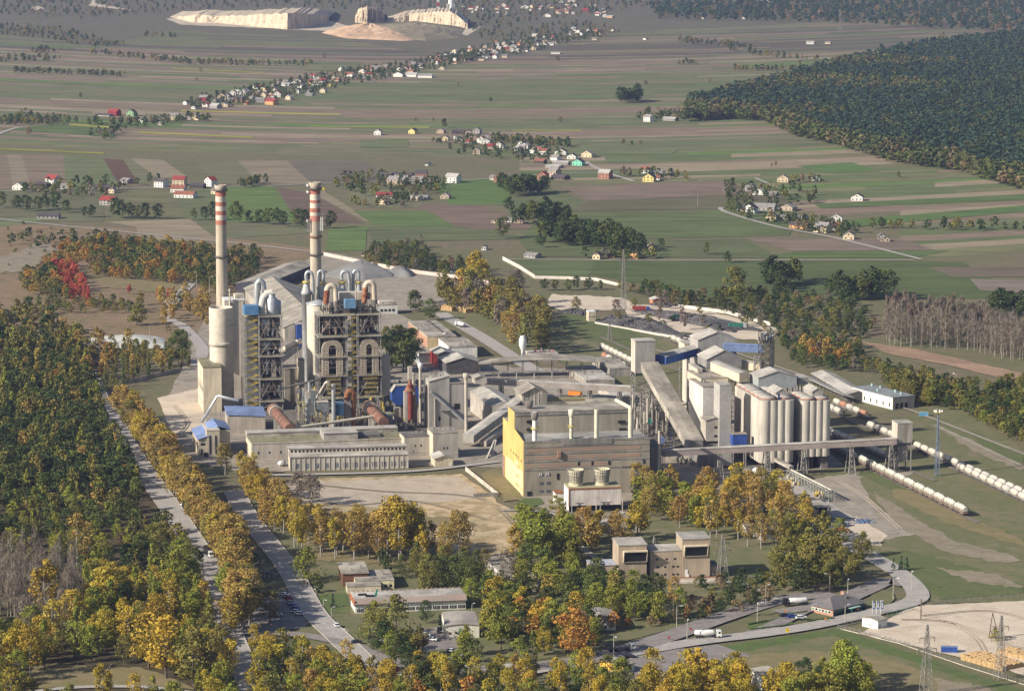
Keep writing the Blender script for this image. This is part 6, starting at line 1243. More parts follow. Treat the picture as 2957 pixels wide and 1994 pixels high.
truck(2108, 950, 8, 'green curtain-sided lorry by the dark heaps', mk('lorry_green', (.05, .22, .17)), whiteP, 'box'); truck(1830, 900, -6, 'dark red and blue lorry beside the coal heaps', mk('lorry_red', (.25, .04, .04)), cols['blue'], 'box')
truck(1945, 925, 20, 'dull green tipper standing between the dark heaps', mk('tipper_green', (.06, .13, .11)), mk('tipper_green', (.06, .13, .11)), 'box')
g = P(2428, 1538); t = thing('wheel_loader', 'orange wheel loader parked by the truck canopy', 'loader', (g.x, g.y, .5), R(-20)); t['_o'] = Vector((0, 0, 0)); F = O0
MB().prism(F, [(-3, -.9), (1, -1.0), (2.4, -.6), (2.4, .6), (1, 1.0), (-3, .9)], 1, 2.2).build('body', orangeP, t); MB().box(F, -.6, 1, -.8, .8, 2.2, 3.6).build('cab', mk('loader_cab', (.35, .2, .05)), t); m = MB(); m.beam((2, -.7, 1.6), (4.2, -.7, 1), .3); m.beam((2, .7, 1.6), (4.2, .7, 1), .3); m.build('arms', orangeP, t); m = MB(); m.hexa([Vector(p) for p in ((4, -1.3, .2), (5.4, -1.3, .2), (5.4, 1.3, .2), (4, 1.3, .2), (4, -1.3, 1.6), (4.4, -1.3, 1.6), (4.4, 1.3, 1.6), (4, 1.3, 1.6))]); m.build('bucket', rustP, t); wheels('wheel', Fr((0, -1.1), 0), (-1.9, 1.7), 2.2, .85, t)
def cont(px, gy, ang, L, mat, lab, name='cargo_container', w_=2.6, h=2.7):
    g = P(px, gy); t = thing(name, lab, 'container', g, R(ang)); t['_o'] = Vector((0, 0, 0)); MB().box(O0, 0, L, 0, w_, .1, h).build('body', mat, t); m = MB()
    for k in range(int(L / .7)): m.box(O0, .3 + k * .7, .45 + k * .7, -.06, 0, .3, h - .2)
    m.build('ribs', mat, t); MB().box(O0, 0, L, 0, w_, h, h + .08).build('roof', dustL if mat is not blueB else blueR, t)
cont(2717, 1884, -8, 7.2, blueB, 'blue container in the pale yard beside the timber'); cont(2655, 1202, -6, 5.5, mk('cyan_container', (.10, .30, .50)), 'light blue container below the white flat-roofed building')
cont(2410, 1519, -20, 7, blueR, 'blue and white container behind the orange loader')
g = P(2490, 1508); t = T('scrap_heap', 'heap of blue metal frames on the gravel', 'heap', g); m = MB()
for k in range(46): x, y = rt_.uniform(-5, 5), rt_.uniform(-4, 4); a = rt_.uniform(0, 6.28); m.beam((g.x + x, g.y + y, .3), (g.x + x + 2.2 * cos(a), g.y + y + 2.2 * sin(a), rt_.uniform(.6, 1.8)), .3)
m.build('frames', mk('blue_scrap', (.10, .16, .30)), t, kind='stuff')
# ================================================================ rail wagons
whW = mk('cement_white', (.42, .37, .30), ns=.5, c2=(.68, .64, .56)); 
def wagA(tankm):   # long ribbed hopper wagon
    t = T0('hopper_wagon', 'wagon', 'rail wagon'); MB().box(O0, -6.4, 6.4, -1.3, 1.3, 1, 1.35).build('chassis', rustP, t)
    m = MB(); n = 10
    def sec(x, r): return [(x, -1.25 * r, 1.5 + (1 - r) * .8)] + [(x, -1.45 * r * cos(pi * k / n), 2.6 + 1.35 * r * sin(pi * k / n)) for k in range(n + 1)] + [(x, 1.25 * r, 1.5 + (1 - r) * .8)]
    ss = [sec(x, r) for x, r in ((-6.2, .7), (-5.7, .93), (-3, 1), (-1.4, .96), (0, 1), (1.4, .96), (3, 1), (5.7, .93), (6.2, .7))]; N = n + 3; v = [p for q in ss for p in q]
    m.add(v, [(i * N + k, i * N + (k + 1) % N, (i + 1) * N + (k + 1) % N, (i + 1) * N + k) for i in range(len(ss) - 1) for k in range(N)], True); m.add(ss[0], [tuple(range(N))]); m.add(ss[-1], [tuple(range(N))[::-1]]); m.build('tank', tankm, t)
    m = MB(); [m.box(O0, -5.6 + k * 1.25, -5.4 + k * 1.25, -1.52, -1.38, 1.35, 2.9) for k in range(10)]; [m.box(O0, -5.6 + k * 1.25, -5.4 + k * 1.25, 1.38, 1.52, 1.35, 2.9) for k in range(10)]; m.build('ribs', steelM, t)
    for x in (-4.3, 4.3): b = MB().box(O0, x - 1.3, x + 1.3, -1, 1, .55, 1).build('bogie', steelD, t); m = MB(); [m.cyl((x + d, s, .45), (x + d, s + .12, .45), .45, n=10) for d in (-.9, .9) for s in (-.85, .75)]; m.build('wheels', blackP, b)
    for x in (-3, 0, 3): MB().cyl((x, 0, 3.9), (x, 0, 4.2), .5, n=10).build('hatch', whiteP, t)
    return t
def wagB(tankm):   # short wagon with one bulbous silo vessel
    t = T0('silo_wagon', 'wagon', 'rail wagon'); MB().box(O0, -4.9, 4.9, -1.25, 1.25, 1, 1.3).build('chassis', steelM, t)
    MB().tube([(-4.1, 0, 2.75), (-3.8, 0, 2.75), (-2.8, 0, 2.75), (0, 0, 2.7), (2.8, 0, 2.75), (3.8, 0, 2.75), (4.1, 0, 2.75)], [.3, 1.1, 1.55, 1.66, 1.55, 1.1, .3], 16).build('vessel', tankm, t)
    m = MB(); [m.cyl((x, 0, 2.2), (x, 0, 1.1), .9, .3, 10) for x in (-1.8, 1.8)]; m.build('outlet_cones', tankm, t)
    MB().box(O0, -4.7, -3.8, -1.2, 1.2, 1.3, 2.2).build('end_platform', steelM, t); MB().box(O0, 3.8, 4.7, -1.2, 1.2, 1.3, 2.2).build('end_platform', steelM, t)
    for x in (-3.2, 3.2):
        for s in (-.9, .78): MB().cyl((x, s, .48), (x, s + .12, .48), .48, n=10).build('wheel', blackP, t)
    return t
wp = {('A', 0): wagA(whW), ('B', 0): wagB(whW), ('B', 1): wagB(mk('grey_wagon', (.46, .44, .40), ns=.8, na=.2)), ('B', 2): wagB(mk('dark_wagon', (.05, .06, .08))), ('B', 3): wagB(mk('rusty_wagon', (.42, .22, .14)))}
used = set()
def wagon(k, p, ang, lab, grp):
    p = Vector((p.x, p.y, .9))
    if k not in used: used.add(k); o = wp[k]; o.location = p; o.rotation_euler = (0, 0, ang); o['label'] = lab; o['group'] = grp
    else: o = dup(wp[k], p, ang, lab, grp)
    return o
def train(tk, x0, x1, kind, step, lab, grp, odd={}):
    A, B = (P(*q) for q in TR[tk]); d = (B - A).normalized(); ang = math.atan2(d.y, d.x)
    def at(px):
        lo, hi = 0., (B - A).length
        for _ in range(40):
            mid = (lo + hi) / 2; p = A + d * mid; dep = p.y * CP + CAMH * SP
            if 1478.5 + FPX * p.x / dep < px: lo = mid
            else: hi = mid
        return lo
    s0, s1 = at(x0), at(x1); n = max(1, int(round((s1 - s0) / step)))
    for i in range(n):
        k = odd.get(i, 0); lb = lab if k == 0 else ('', 'greyish', 'black', 'rust-stained')[k] + ' ' + lab.split(' ', 1)[1]
        wagon((kind, k), A + d * (s0 + step * (i + .5)), ang, lb, grp if k == 0 else grp + ', odd coloured')
for k_ in wp: wp[k_].scale = (1.0, 1.12, 1.3) if k_[0] == 'A' else (1.04, 1.1, 1.1)
GA = 'hopper wagons of the front train'
train('a', 2480, 2800, 'A', 13.9, 'white ribbed hopper wagon in the nearest train on the grass', GA); train('a', 2395, 2462, 'A', 13.9, 'shaded white hopper wagon behind the trestle under the straight conveyor', GA + ' in shade')
train('b', 2640, 3000, 'B', 10.5, 'pale silo wagon in the longer rear train at the right edge', 'silo wagons of the rear train', {6: 2, 7: 1, 9: 1, 15: 1, 17: 1}); train('c', 2767, 3000, 'B', 10.5, 'white silo wagon in the near train by the blue-footed light mast', 'silo wagons of the middle train', {6: 1, 13: 1})
train('d', 2388, 2570, 'B', 10.5, 'silo wagon in shadow behind the straight conveyor', 'shaded silo wagons behind the conveyor', {3: 1, 8: 1}); train('b', 2338, 2420, 'B', 10.5, 'white silo wagon just right of the silo head house', 'silo wagons beside the goods shed'); train('g', 2408, 2510, 'B', 10.5, 'pale silo wagon in the mixed string below the goods shed', 'mixed silo wagons', {1: 3, 2: 1, 4: 3, 7: 2, 8: 3})
train('b', 2506, 2578, 'B', 10.5, 'white silo wagon in the short string left of the tall grey hut', 'short string of silo wagons'); train('e', 1735, 1822, 'B', 10.5, 'white silo wagon in the far short string left of the lattice tower', 'far string of silo wagons'); train('f', 1740, 1810, 'B', 10.5, 'pale silo wagon in the nearer string left of the lattice tower', 'nearer string of silo wagons', {0: 3})
train('b', 1940, 1992, 'B', 10.5, 'white silo wagon behind the roof of the corrugated house', 'silo wagons behind the corrugated house')
for k in wp:
    if k not in used: bpy.data.objects.remove(wp[k])
# ================================================================ masts, lamps, pylons, fences
lm = None
def lampm(h):
    t = T0('street_lamp', 'lamp', 'street lamp'); MB().cyl((0, 0, 0), (0, 0, h), .13, .08, 8).build('pole', concL, t); MB().beam((-.1, 0, h), (1.3, 0, h + .25), .1).build('arm', concL, t); MB().box(O0, 1.0, 1.9, -.2, .2, h + .1, h + .35).build('lamp_head', whiteP, t); return t
LAMPS = [(2396, 1711, 1655, 'tall lamp rising behind the gatehouse roof'), (2448, 1716, 1675, 'lamp behind the right half of the gatehouse roof'), (2188, 1797, 1740, 'lamp on the verge left of the parked cars'), (2440, 1800, 1747, 'lamp in front of the gatehouse glass'), (2632, 1705, 1647, 'lamp at the outer bend of the entrance loop'), (2579, 1731, 1669, 'lamp on the grass island of the loop'), (2211, 1748, 1690, 'lamp by the waiting black-cabbed tanker'), (2533, 1772, 1735, 'short lamp beside the flags'),
         (1954, 1811, 1750, 'lamp at the bushy edge of the dark road'), (1984, 1851, 1792, 'lamp just left of the white tanker lorry'), (1772, 1897, 1836, 'lamp beside the empty flatbed lorry'), (2187, 1798, 1739, 'lamp by the striped hedge'), (588, 1690, 1636, 'lamp on the left kerb of the avenue near the trees'), (601, 1760, 1693, 'lamp on the lower left kerb of the avenue'), (517, 1520, 1455, 'lamp beside the middle of the avenue'), (354, 1283, 1236, 'lamp beside the upper avenue'), (270, 1127, 1078, 'lamp at the far end of the avenue'),
         (893, 1705, 1679, 'first globe lamp along the lawns'), (913, 1726, 1703, 'second globe lamp along the lawns'), (935, 1750, 1729, 'third globe lamp along the lawns'), (957, 1783, 1754, 'fourth globe lamp along the lawns'), (1004, 1845, 1818, 'globe lamp at the round lawn corner'), (1267, 1844, 1822, 'lamp left of the emblem hall'), (1363, 1772, 1744, 'lamp right of the emblem hall'), (721, 1560, 1510, 'lamp among the shadows of the entrance road'),
         (470, 910, 870, 'lamp at the far left bend, lower'), (510, 895, 850, 'lamp at the far left bend, upper'), (605, 850, 800, 'lamp beyond the left chimney foot'), (568, 830, 785, 'farthest lamp left of the left chimney'), (2760, 1140, 1080, 'pole among bushes right of the white building'), (2540, 1600, 1560, 'thin pole above the loop road'), (1354, 1994, 1925, 'lamp among the bottom yellow trees'), (1118, 1994, 1940, 'lamp at the bottom edge by the small sign')]
for i, (x, y, yt, lab) in enumerate(LAMPS):
    g = P(x, y); h = hz(g, yt)
    if lm is None: lm = lampm(10); lm.location = g; lm['label'] = lab; lm['group'] = 'street lamps'; o = lm; o.rotation_euler = (0, 0, R(200))
    else: o = dup(lm, g, R(rt_.uniform(0, 360)), lab, 'street lamps')
    o.scale = (1.5, 1.5, h / 10)
def pylon(x, y, yt, w0, lab, arms=True, name='power_pylon', mat=steelM):
    g = P(x, y); H = hz(g, yt); t = T(name, lab, 'pylon', g); F = Fr(g, 20); MB().lattice(F, -w0 / 2, w0 / 2, -w0 / 2, w0 / 2, 0, H, max(6, int(H / 2.4)), .22, .11, .86).build('tower', mat, t)
    if arms:
        m = MB()
        for k, z in enumerate((H * .66, H * .82)):
            for s in (-1, 1): m.beam(F.pt(0, 0, z + .8), F.pt(s * (4.5 - k), 0, z), .16); m.beam(F.pt(0, 0, z - .4), F.pt(s * (4.5 - k), 0, z), .16); m.beam(F.pt(s * (4.5 - k), 0, z), F.pt(s * (4.5 - k), 0, z - 1.8), .22)
        m.build('cross_arm', mat, t)
    return t, g, H
p1 = pylon(2674, 2010, 1803, 4.5, 'lattice pylon on the grass at the bottom right'); p2 = pylon(2888, 1960, 1776, 4, 'lattice pylon beside the timber stacks'); p3 = pylon(2086, 1680, 1542, 5, 'lattice pylon right of the switch house'); p4 = pylon(1888, 1655, 1548, 3, 'slim lattice mast between the two tower blocks', False)
pylon(1800, 895, 720, 4, 'tall mast left of the dark heaps', True, 'radio_mast'); pylon(2425, 97, 28, 6, 'distant power pylon on the plain'); pylon(1760, 985, 930, 3, 'small mast beside the railway field', False)
t, g, H = pylon(2706, 1374, 1190, 2.3, 'tall floodlight mast with blue lattice foot', False, 'floodlight_mast', mk('blue_steel', (.16, .20, .26)))
MB().cyl((g.x, g.y, H), (g.x, g.y, H + .3), 2.4, n=12).build('lamp_ring', mk('ochre_ring', (.45, .34, .06)), t); m = MB(); [m.cyl((g.x + 2.2 * cos(k), g.y + 2.2 * sin(k), H + .3), (g.x + 2.2 * cos(k), g.y + 2.2 * sin(k), H + 1.2), .5, n=8) for k in range(6)]; m.build('floodlights', whiteP, t)
g = P(2855, 1845); t = T('a_frame_pole', 'wooden A-frame pole standing in the pale yard', 'pole', g); m = MB(); m.beam(g, (g.x + 1.5, g.y, 12), .35); m.beam((g.x + 4.5, g.y, 0), (g.x + 1.6, g.y, 12), .35); m.beam((g.x + 1.2, g.y, 6), (g.x + 3.2, g.y, 6), .2); m.build('timber_legs', bark, t)
for x, y, yt, lab in ((2659, 1789, 1727, 'dark pole at the gate beside the wire fence'), (262, 995, 945, 'pale pole over the long pale heap, left'), (433, 990, 940, 'pale pole over the long pale heap, right'), (2015, 595, 560, 'thin pole in the right-hand fields'), (920, 545, 525, 'pole beside the right chimney top'), (2090, 560, 540, 'short thin pole right of the centre fields')):
    g = P(x, y); H = hz(g, yt); t = T('utility_pole', lab, 'pole', g); MB().cyl(g, (g.x, g.y, H), .3, .2, 8).build('pole', barkP if yt < 1000 else bark, t); MB().beam((g.x - .8, g.y, H - .6), (g.x + .8, g.y, H - .6), .15).build('crossbar', steelM, t)
def fence(pts, lab, hgt=2.0, mat=steelM, post=concD, step=3.0, name='wire_fence', solid=False, th=.25):
    p = [P(*q) for q in pts]; t = T(name, lab, 'fence', p[0]); m = MB(); w_ = MB()
    for i in range(len(p) - 1):
        L = (p[i + 1] - p[i]).length; n = max(1, int(L / step))
        if solid: w_.beam(p[i] + Vector((0, 0, hgt / 2)), p[i + 1] + Vector((0, 0, hgt / 2)), th, hgt)
        else:
            for k in range(n): a = p[i].lerp(p[i + 1], k / n); m.beam(a, a + Vector((0, 0, hgt)), .16)
            for z in lin(.3, hgt - .1, 5): w_.beam(p[i] + Vector((0, 0, z)), p[i + 1] + Vector((0, 0, z)), .06)
    if m.f: m.build('posts', post, t)
    w_.build('wall' if solid else 'wires', mat, t)
    if not solid and not lab.startswith('green'): k = MB(); [k.beam(p[i] + Vector((0, 0, .15)), p[i + 1] + Vector((0, 0, .15)), .25, .3) for i in range(len(p) - 1)]; k.build('plinth', concL, t)
    return t
fence([(2418, 1814), (2440, 1818), (2600, 1858), (2780, 1920), (2957, 1976), (3020, 1996)], 'wire fence with concrete plinth along the pale yard'); fence([(2418, 1812), (2490, 1795)], 'short wire fence left of the white hut'); fence([(2662, 1748), (2760, 1738), (2957, 1724), (3040, 1716)], 'long grey mesh fence above the pale yard', 2.4)
fence([(2563, 1782), (2640, 1760)], 'green mesh fence behind the white hut', 2.2, greenP); fence([(1345, 1358), (1438, 1432)], 'long low pale wall beside the mill', 2.2, solid=True, mat=concL, name='concrete_wall', th=.6); fence([(1366, 1437), (1438, 1433)], 'short panelled wall at the corner of the sandy field', 2.4, solid=True, mat=conc, name='concrete_wall', th=.5)
wl = mk('painted_wall', (.50, .38, .32), ns=.25, c2=(.62, .56, .50)); fence([(935, 738), (1060, 765), (1200, 790), (1320, 805), (1442, 826)], 'long red and white perimeter wall behind the gravel heaps', 3.2, solid=True, mat=wl, name='perimeter_wall', th=.5)
ww = mk('white_wall', (.62, .57, .50), ns=.2, na=.1); fence([(1452, 750), (1500, 775), (1545, 804)], 'broad white wall bending down across the meadow', 3.0, solid=True, mat=ww, name='perimeter_wall', th=.6); fence([(1545, 804), (1640, 806), (1720, 810), (1790, 826)], 'thin white perimeter wall along the meadow edge', 2.4, solid=True, mat=ww, name='perimeter_wall', th=.6)
fence([(1960, 888), (2100, 905), (2225, 940)], 'white wall beyond the dark heaps', 2.6, solid=True, mat=ww, name='perimeter_wall', th=.5); fence([(1718, 935), (1900, 968), (2010, 985)], 'low pale wall beside the railway field', 1.6, solid=True, mat=ww, name='perimeter_wall', th=.5)
for A, B, lab in (((352, 1110), (520, 1072), 'grey fence behind the poplars left of the works'), ((283, 1108), (345, 1200), 'grey panel fence along the top of the avenue')): fence([A, B], lab, 2.6, solid=True, mat=conc, name='panel_fence', th=.3)
hm = leafmat('hedge_foliage', False)
for i, (a, b, lab) in enumerate((((2250, 1779), (2330, 1769), 'clipped hedge left of the gatehouse'), ((2330, 1796), (2410, 1788), 'clipped hedge in front of the gatehouse brick side'), ((2160, 1806), (2215, 1795), 'clipped hedge strip along the striped verge'), ((2165, 1821), (2290, 1806), 'long clipped hedge along the lower verge'))):
    p, q = P(*a), P(*b); t = T('clipped_hedge', lab, 'hedge', p); m = MB(); n = 14
    for k in range(n): u, v = p.lerp(q, k / n), p.lerp(q, (k + 1.02) / n); z = rt_.uniform(.9, 1.15); m.beam(u + Vector((0, 0, z / 2)), v + Vector((0, 0, z / 2)), rt_.uniform(1.1, 1.5), z)
    o = m.build('foliage', hm, t); o.color = (.07, .12, .03, 1)
for i, x in enumerate((2519, 2531, 2543)):
    g = P(x, 1776); t = T('flagpole', ('left', 'middle', 'right')[i] + ' blue and white flag by the gatehouse', 'flag', g); MB().cyl(g, (g.x, g.y, 7), .1, n=8).build('pole', whiteP, t); MB().box(Fr(g, 10), .1, 1.2, -.05, .05, 3, 6.6).build('flag', mk('flag_blue', (.06, .14, .38)), t); MB().box(Fr(g, 10), .4, .9, -.09, -.05, 3.6, 6).build('flag_panel', whiteP, t)
for x, y, m_, lab in ((1932, 1850, redP, 'round red sign on the road edge'), (1995, 1825, redP, 'small red and blue sign by the tanker lorry'), (2384, 1796, orangeP, 'orange barrier box by the hedge corner'), (2477, 1768, orangeP, 'orange barrier box at the gatehouse porch'), (2268, 1772, orangeP, 'orange barrier box behind the parked cars')):
    g = P(x, y); t = T('road_sign' if 'sign' in lab else 'barrier_box', lab, 'sign', g); MB().beam(g, (g.x, g.y, 1.6), .2).build('post', steelM, t); MB().cyl((g.x, g.y - .1, 1.7), (g.x, g.y, 1.7), .55 if 'sign' in lab else .5, n=14).build('panel', m_, t)
g = P(2274, 1838); t = T('yellow_billboard', 'yellow square sign on a post below the verge', 'sign', g); MB().beam(g, (g.x, g.y, 3), .15).build('post', steelM, t); MB().box(Fr(g, 5), -.8, .8, -.08, 0, 2.2, 4.2).build('panel', mk('sign_yellow', (.75, .60, .03)), t); MB().box(Fr(g, 5), -.3, .3, -.12, -.08, 2.8, 3.5).build('mark', orangeP, t)
g = P(1153, 1975); t = T('roadside_sign', 'small white board among the bottom bushes', 'sign', g); MB().box(Fr(g, 5), -1, 1, -.1, .1, .8, 4.6).build('panel', whiteP, t); MB().box(Fr(g, 5), -.1, .1, -.1, .1, 0, .8).build('post', steelM, t); MB().box(Fr(g, 5), -.8, .8, -.15, -.1, 3.4, 4.2).build('dark_stripe', steelD, t)
g = P(724, 1670); t = T('bus_shelter', 'dark roadside shelter with pale glazed front between the two roads', 'shelter', g); F = Fr(g, 6); MB().box(F, 0, 11, 0, 4, .2, 2.6).build('glazing', mk('shelter_glass', (.2, .2, .18)), t); MB().box(F, -1, 12, -1, 5, 2.6, 3).build('roof', steelD, t); m = MB(); [m.box(F, k * 2.2 - .1, k * 2.2 + .1, -.15, 0, 0, 2.6) for k in range(6)]; m.build('frame', whiteP, t)
# timber stacks, straw, heaps
def timber(A, B, C_, top, lab):
    tr = Tri(A, B, C_, top); t = T('timber_stack', lab, 'timber stack', tr.g); m = MB(); rr = random.Random(int(A[0])); n = int(tr.w / .8)
    for k in range(n):
        for j in range(max(1, int(tr.d / 3.2))):
            a = k * tr.w / n; b = j * 3.2; m.box(tr.F, a, a + .62, b, b + 3, 0, tr.z1 * rr.uniform(.75, 1.05))
    m.build('stacked_boards', wood, t)
timber((2895, 1938), (2957, 1925), (2765, 1900), 1921, 'big stack of pale orange boards in the bottom right corner'); timber((2990, 1915), (3030, 1905), (2882, 1880), 1900, 'second timber stack behind the pylon'); timber((1345, 905), (1388, 902), (1340, 897), 889, 'small timber stack beyond the autumn poplars'); timber((1305, 900), (1318, 898), (1300, 890), 884, 'tiny timber stack left of the other far one')
def heap(pts, hgt, mat, lab, name='gravel_heap', rough=.3, cat='heap', seed=1, res=36):
    p = [P(*q) for q in pts]; c = sum(p, Vector()) / len(p); n = len(p); rr = random.Random(seed); v = []; f = []; N = res; K = 10
    def rad(a):
        d = Vector((cos(a), sin(a), 0)); best = 1
        for i in range(n):
            a0, a1 = p[i] - c, p[(i + 1) % n] - c; den = d.x * (a1.y - a0.y) - d.y * (a1.x - a0.x)
            if abs(den) < 1e-6: continue
            tt = (a0.x * (a1.y - a0.y) - a0.y * (a1.x - a0.x)) / den; uu = (a0.x * d.y - a0.y * d.x) / den
            if tt > 0 and -0.001 <= uu <= 1.001: best = max(best if best != 1 else 0, tt)
        return best
    for k in range(K + 1):
        q = k / K
        for i in range(N): a = 2 * pi * i / N; r_ = rad(a) * (1 - q) ; v.append(c + Vector((cos(a) * r_, sin(a) * r_, hgt * (1 - (1 - q) ** 1.3) ** .9 + (rr.uniform(-rough, rough) if 0 < k else -.3))))
    for k in range(K):
        for i in range(N): f.append((k * N + i, k * N + (i + 1) % N, (k + 1) * N + (i + 1) % N, (k + 1) * N + i))
    m = MB(); m.add(v, f, rough < .5); return m.build(name, mat, None, label=lab, cat=cat)
gv = mk('grey_gravel', (.22, .215, .21), ns=.1, na=.12); heap([(925, 800), (985, 775), (1130, 790), (1150, 800), (1040, 810)], 13, gv, 'larger smooth grey gravel heap behind the gooseneck ducts', seed=2); heap([(1090, 800), (1130, 783), (1205, 792), (1190, 802)], 8, gv, 'smaller grey gravel heap touching the larger one', seed=3)
cl = mk('black_coal', (.085, .08, .08), ns=.5, na=.5)
for i, (pts, h_, lab) in enumerate((([(1720, 930), (1760, 905), (1900, 925), (1980, 965), (1880, 962), (1760, 945)], 6, 'broad dark heap in front of the haul track'), ([(1800, 890), (1900, 895), (2080, 920), (2220, 958), (2120, 965), (1960, 930), (1820, 903)], 7, 'long dark heap behind the haul track'), ([(1590, 905), (1650, 890), (1730, 900), (1680, 912)], 4, 'small dark heap left of the tall mast'), ([(1255, 875), (1300, 862), (1345, 875), (1330, 888), (1270, 888)], 5, 'dark heap by the autumn poplars'), ([(1870, 880), (1900, 872), (1960, 880), (1930, 892)], 4, 'small dark heap near the brick hut'), ([(1900, 962), (2010, 968), (2060, 985), (1960, 985)], 3, 'low dark heap nearest the railway'))):
    heap(pts, h_ * .65, cl, lab, 'coal_heap', .9, seed=10 + i, res=60)
heap([(235, 1000), (260, 975), (380, 966), (480, 975), (490, 1005), (380, 1008)], 5, mk('pale_chalk', (.50, .50, .46), ns=.2, na=.1), 'long pale chalk heap behind the left poplars', 'chalk_heap', seed=4)
A, B, = (1722, 932), (1790, 930); fc = Face(1700, 1720, 901, 930, 930, 8); t = hall('weighbridge_hut', 'tall cream hut left of the dark heaps', 'building', fc, cream, whiteP, rows=[(3, 3.5, 4.6, .7, .5, .5)]); fc = Face(1885, 1915, 866, 880, 880, 10); gabled('brick_hut', 'small orange brick hut with white roof', 'building', fc, mk('orange_brick', (.50, .22, .12)), dustL, 1.5, 'b'); fc = Face(1392, 1452, 862, 878, 878, 12); gabled('dark_barn', 'dark gabled barn beyond the autumn poplars', 'building', fc, mk('barn_dark', (.06, .05, .05)), dustD, 4, 'b')
t, tr = trib('railway_office', 'white flat-roofed railway building with glazed end and roof vents', (2578, 1183), (2640, 1177), (2500, 1148), 1148, concL, mk('blue_grey_felt', (.22, .24, .25)), side=white); windows(t, tr.F, [2, 5.5, 9], .5, 4, 2.4); 
for k in range(6): MB().box(tr.F, -.2, 0, 3 + k * 7, 4.2 + k * 7, 1.6, 4).build('side_window', glass, t)
for k in range(5): c = tr.F.pt(tr.w * rt_.uniform(.2, .8), 6 + 9 * k, 0); MB().cyl((c.x, c.y, tr.z1), (c.x, c.y, tr.z1 + 2), .7).build('roof_vent', mk('teal_vent', (.35, .5, .46)), t)
t, tr = trib('low_stone_barn', 'tiny cream-sided ruin with pointed wall in the scrub', (2345, 985), (2352, 984), (2305, 976), 978, cream, rustP)
# ================================================================ houses of the plain
WC = {'w': mk('house_white', (.68, .66, .61), ns=.3, na=.06), 'c': mk('house_cream', (.60, .50, .34), ns=.3, na=.08), 't': mk('house_tan', (.40, .32, .25), ns=.3, na=.12), 'g': mk('house_grey', (.34, .32, .30), ns=.3, na=.12), 'o': mk('house_orange', (.62, .34, .16), ns=.3, na=.08), 'y': mk('house_yellow', (.66, .55, .22), ns=.3, na=.08),
      'b': mk('house_brick', (.34, .18, .13), ns=.5, na=.15), 'm': mk('house_mint', (.22, .58, .42), ns=.3, na=.06), 'k': mk('house_dark', (.09, .075, .07), ns=.5, na=.2), 'r': mk('house_red', (.30, .04, .05), ns=.5, na=.15), 'v': mk('house_green', (.28, .44, .26), ns=.4, na=.1)}
RC = {'g': mk('roof_grey', (.25, .235, .225), ns=.4, na=.15), 'd': mk('roof_dark', (.085, .075, .08), ns=.4, na=.2), 'r': mk('roof_red', (.27, .05, .045), ns=.4, na=.12), 'n': mk('roof_rust', (.27, .11, .075), ns=.4, na=.2), 'l': mk('roof_light', (.40, .385, .36), ns=.4, na=.12)}
WN = {'w': 'white', 'c': 'cream', 't': 'tan', 'g': 'grey', 'o': 'orange', 'y': 'yellow', 'b': 'brick', 'm': 'mint green', 'k': 'dark', 'r': 'dark red', 'v': 'pale green'}
RN = {'g': 'grey', 'd': 'dark', 'r': 'red', 'n': 'rusty brown', 'l': 'pale'}
hr = random.Random(5)
def house(x, y, wp_, hp, wc, rc, where, along='a', depth=None, grp=None, detail=True, nm=None):
    g = P(x - wp_ / 2, y); s = scl(y); W_ = wp_ / s; H = hp / s * 1.0; ph = hr.uniform(-42, -4); k_ = 1.0; W_ *= k_; H *= k_; F = Fr(g, ph); D = depth or min(max(W_ * .8, 7), 11); gableface = along == 'b'
    long = W_ > 15 and H < 5; nm = nm or ('barn' if wc == 'k' or long else 'house')
    lab = f"{WN[wc]} {'long ' if long else ''}{nm} with {RN[rc]} {'gabled ' if gableface else ''}roof {where}"
    t = T(nm, lab, nm, g, grp); span = W_ if gableface else D; rh = min(span * .32, H * .75)
    MB().gablewall(F, 0, W_, 0, D, 0, H, rh, along).build('wall', WC[wc], t); rf2 = MB().gable(F, 0, W_, 0, D, H, rh, .45, along, .25).build('roof', RC[rc], t)
    if detail:
        if hr.random() < .7 and not long: a, b = (W_ / 2, D * .6) if gableface else (W_ * .35, D / 2); MB().box(F, a - .4, a + .4, b - .4, b + .4, H + rh * .5, H + rh + 1.1).build('chimney', WC['b'], rf2)
        n = max(2, int(W_ / 3.6)); zs = (1.0,) if H < 4.6 else (1.0, 3.8)
        for z in zs:
            for k in range(n): a = W_ * (k + .5) / n - .6; MB().box(F, a, a + 1.2, -.08, .05, z, z + 1.3).build('window', glass, t)
        if gableface: MB().box(F, W_ / 2 - .6, W_ / 2 + .6, -.08, .05, H + .2, H + 1.4).build('attic_window', glass, t)
        MB().box(F, -.08, .05, D * .3, D * .3 + 1.2, 1, 2.3).build('window', glass, t)
    return t
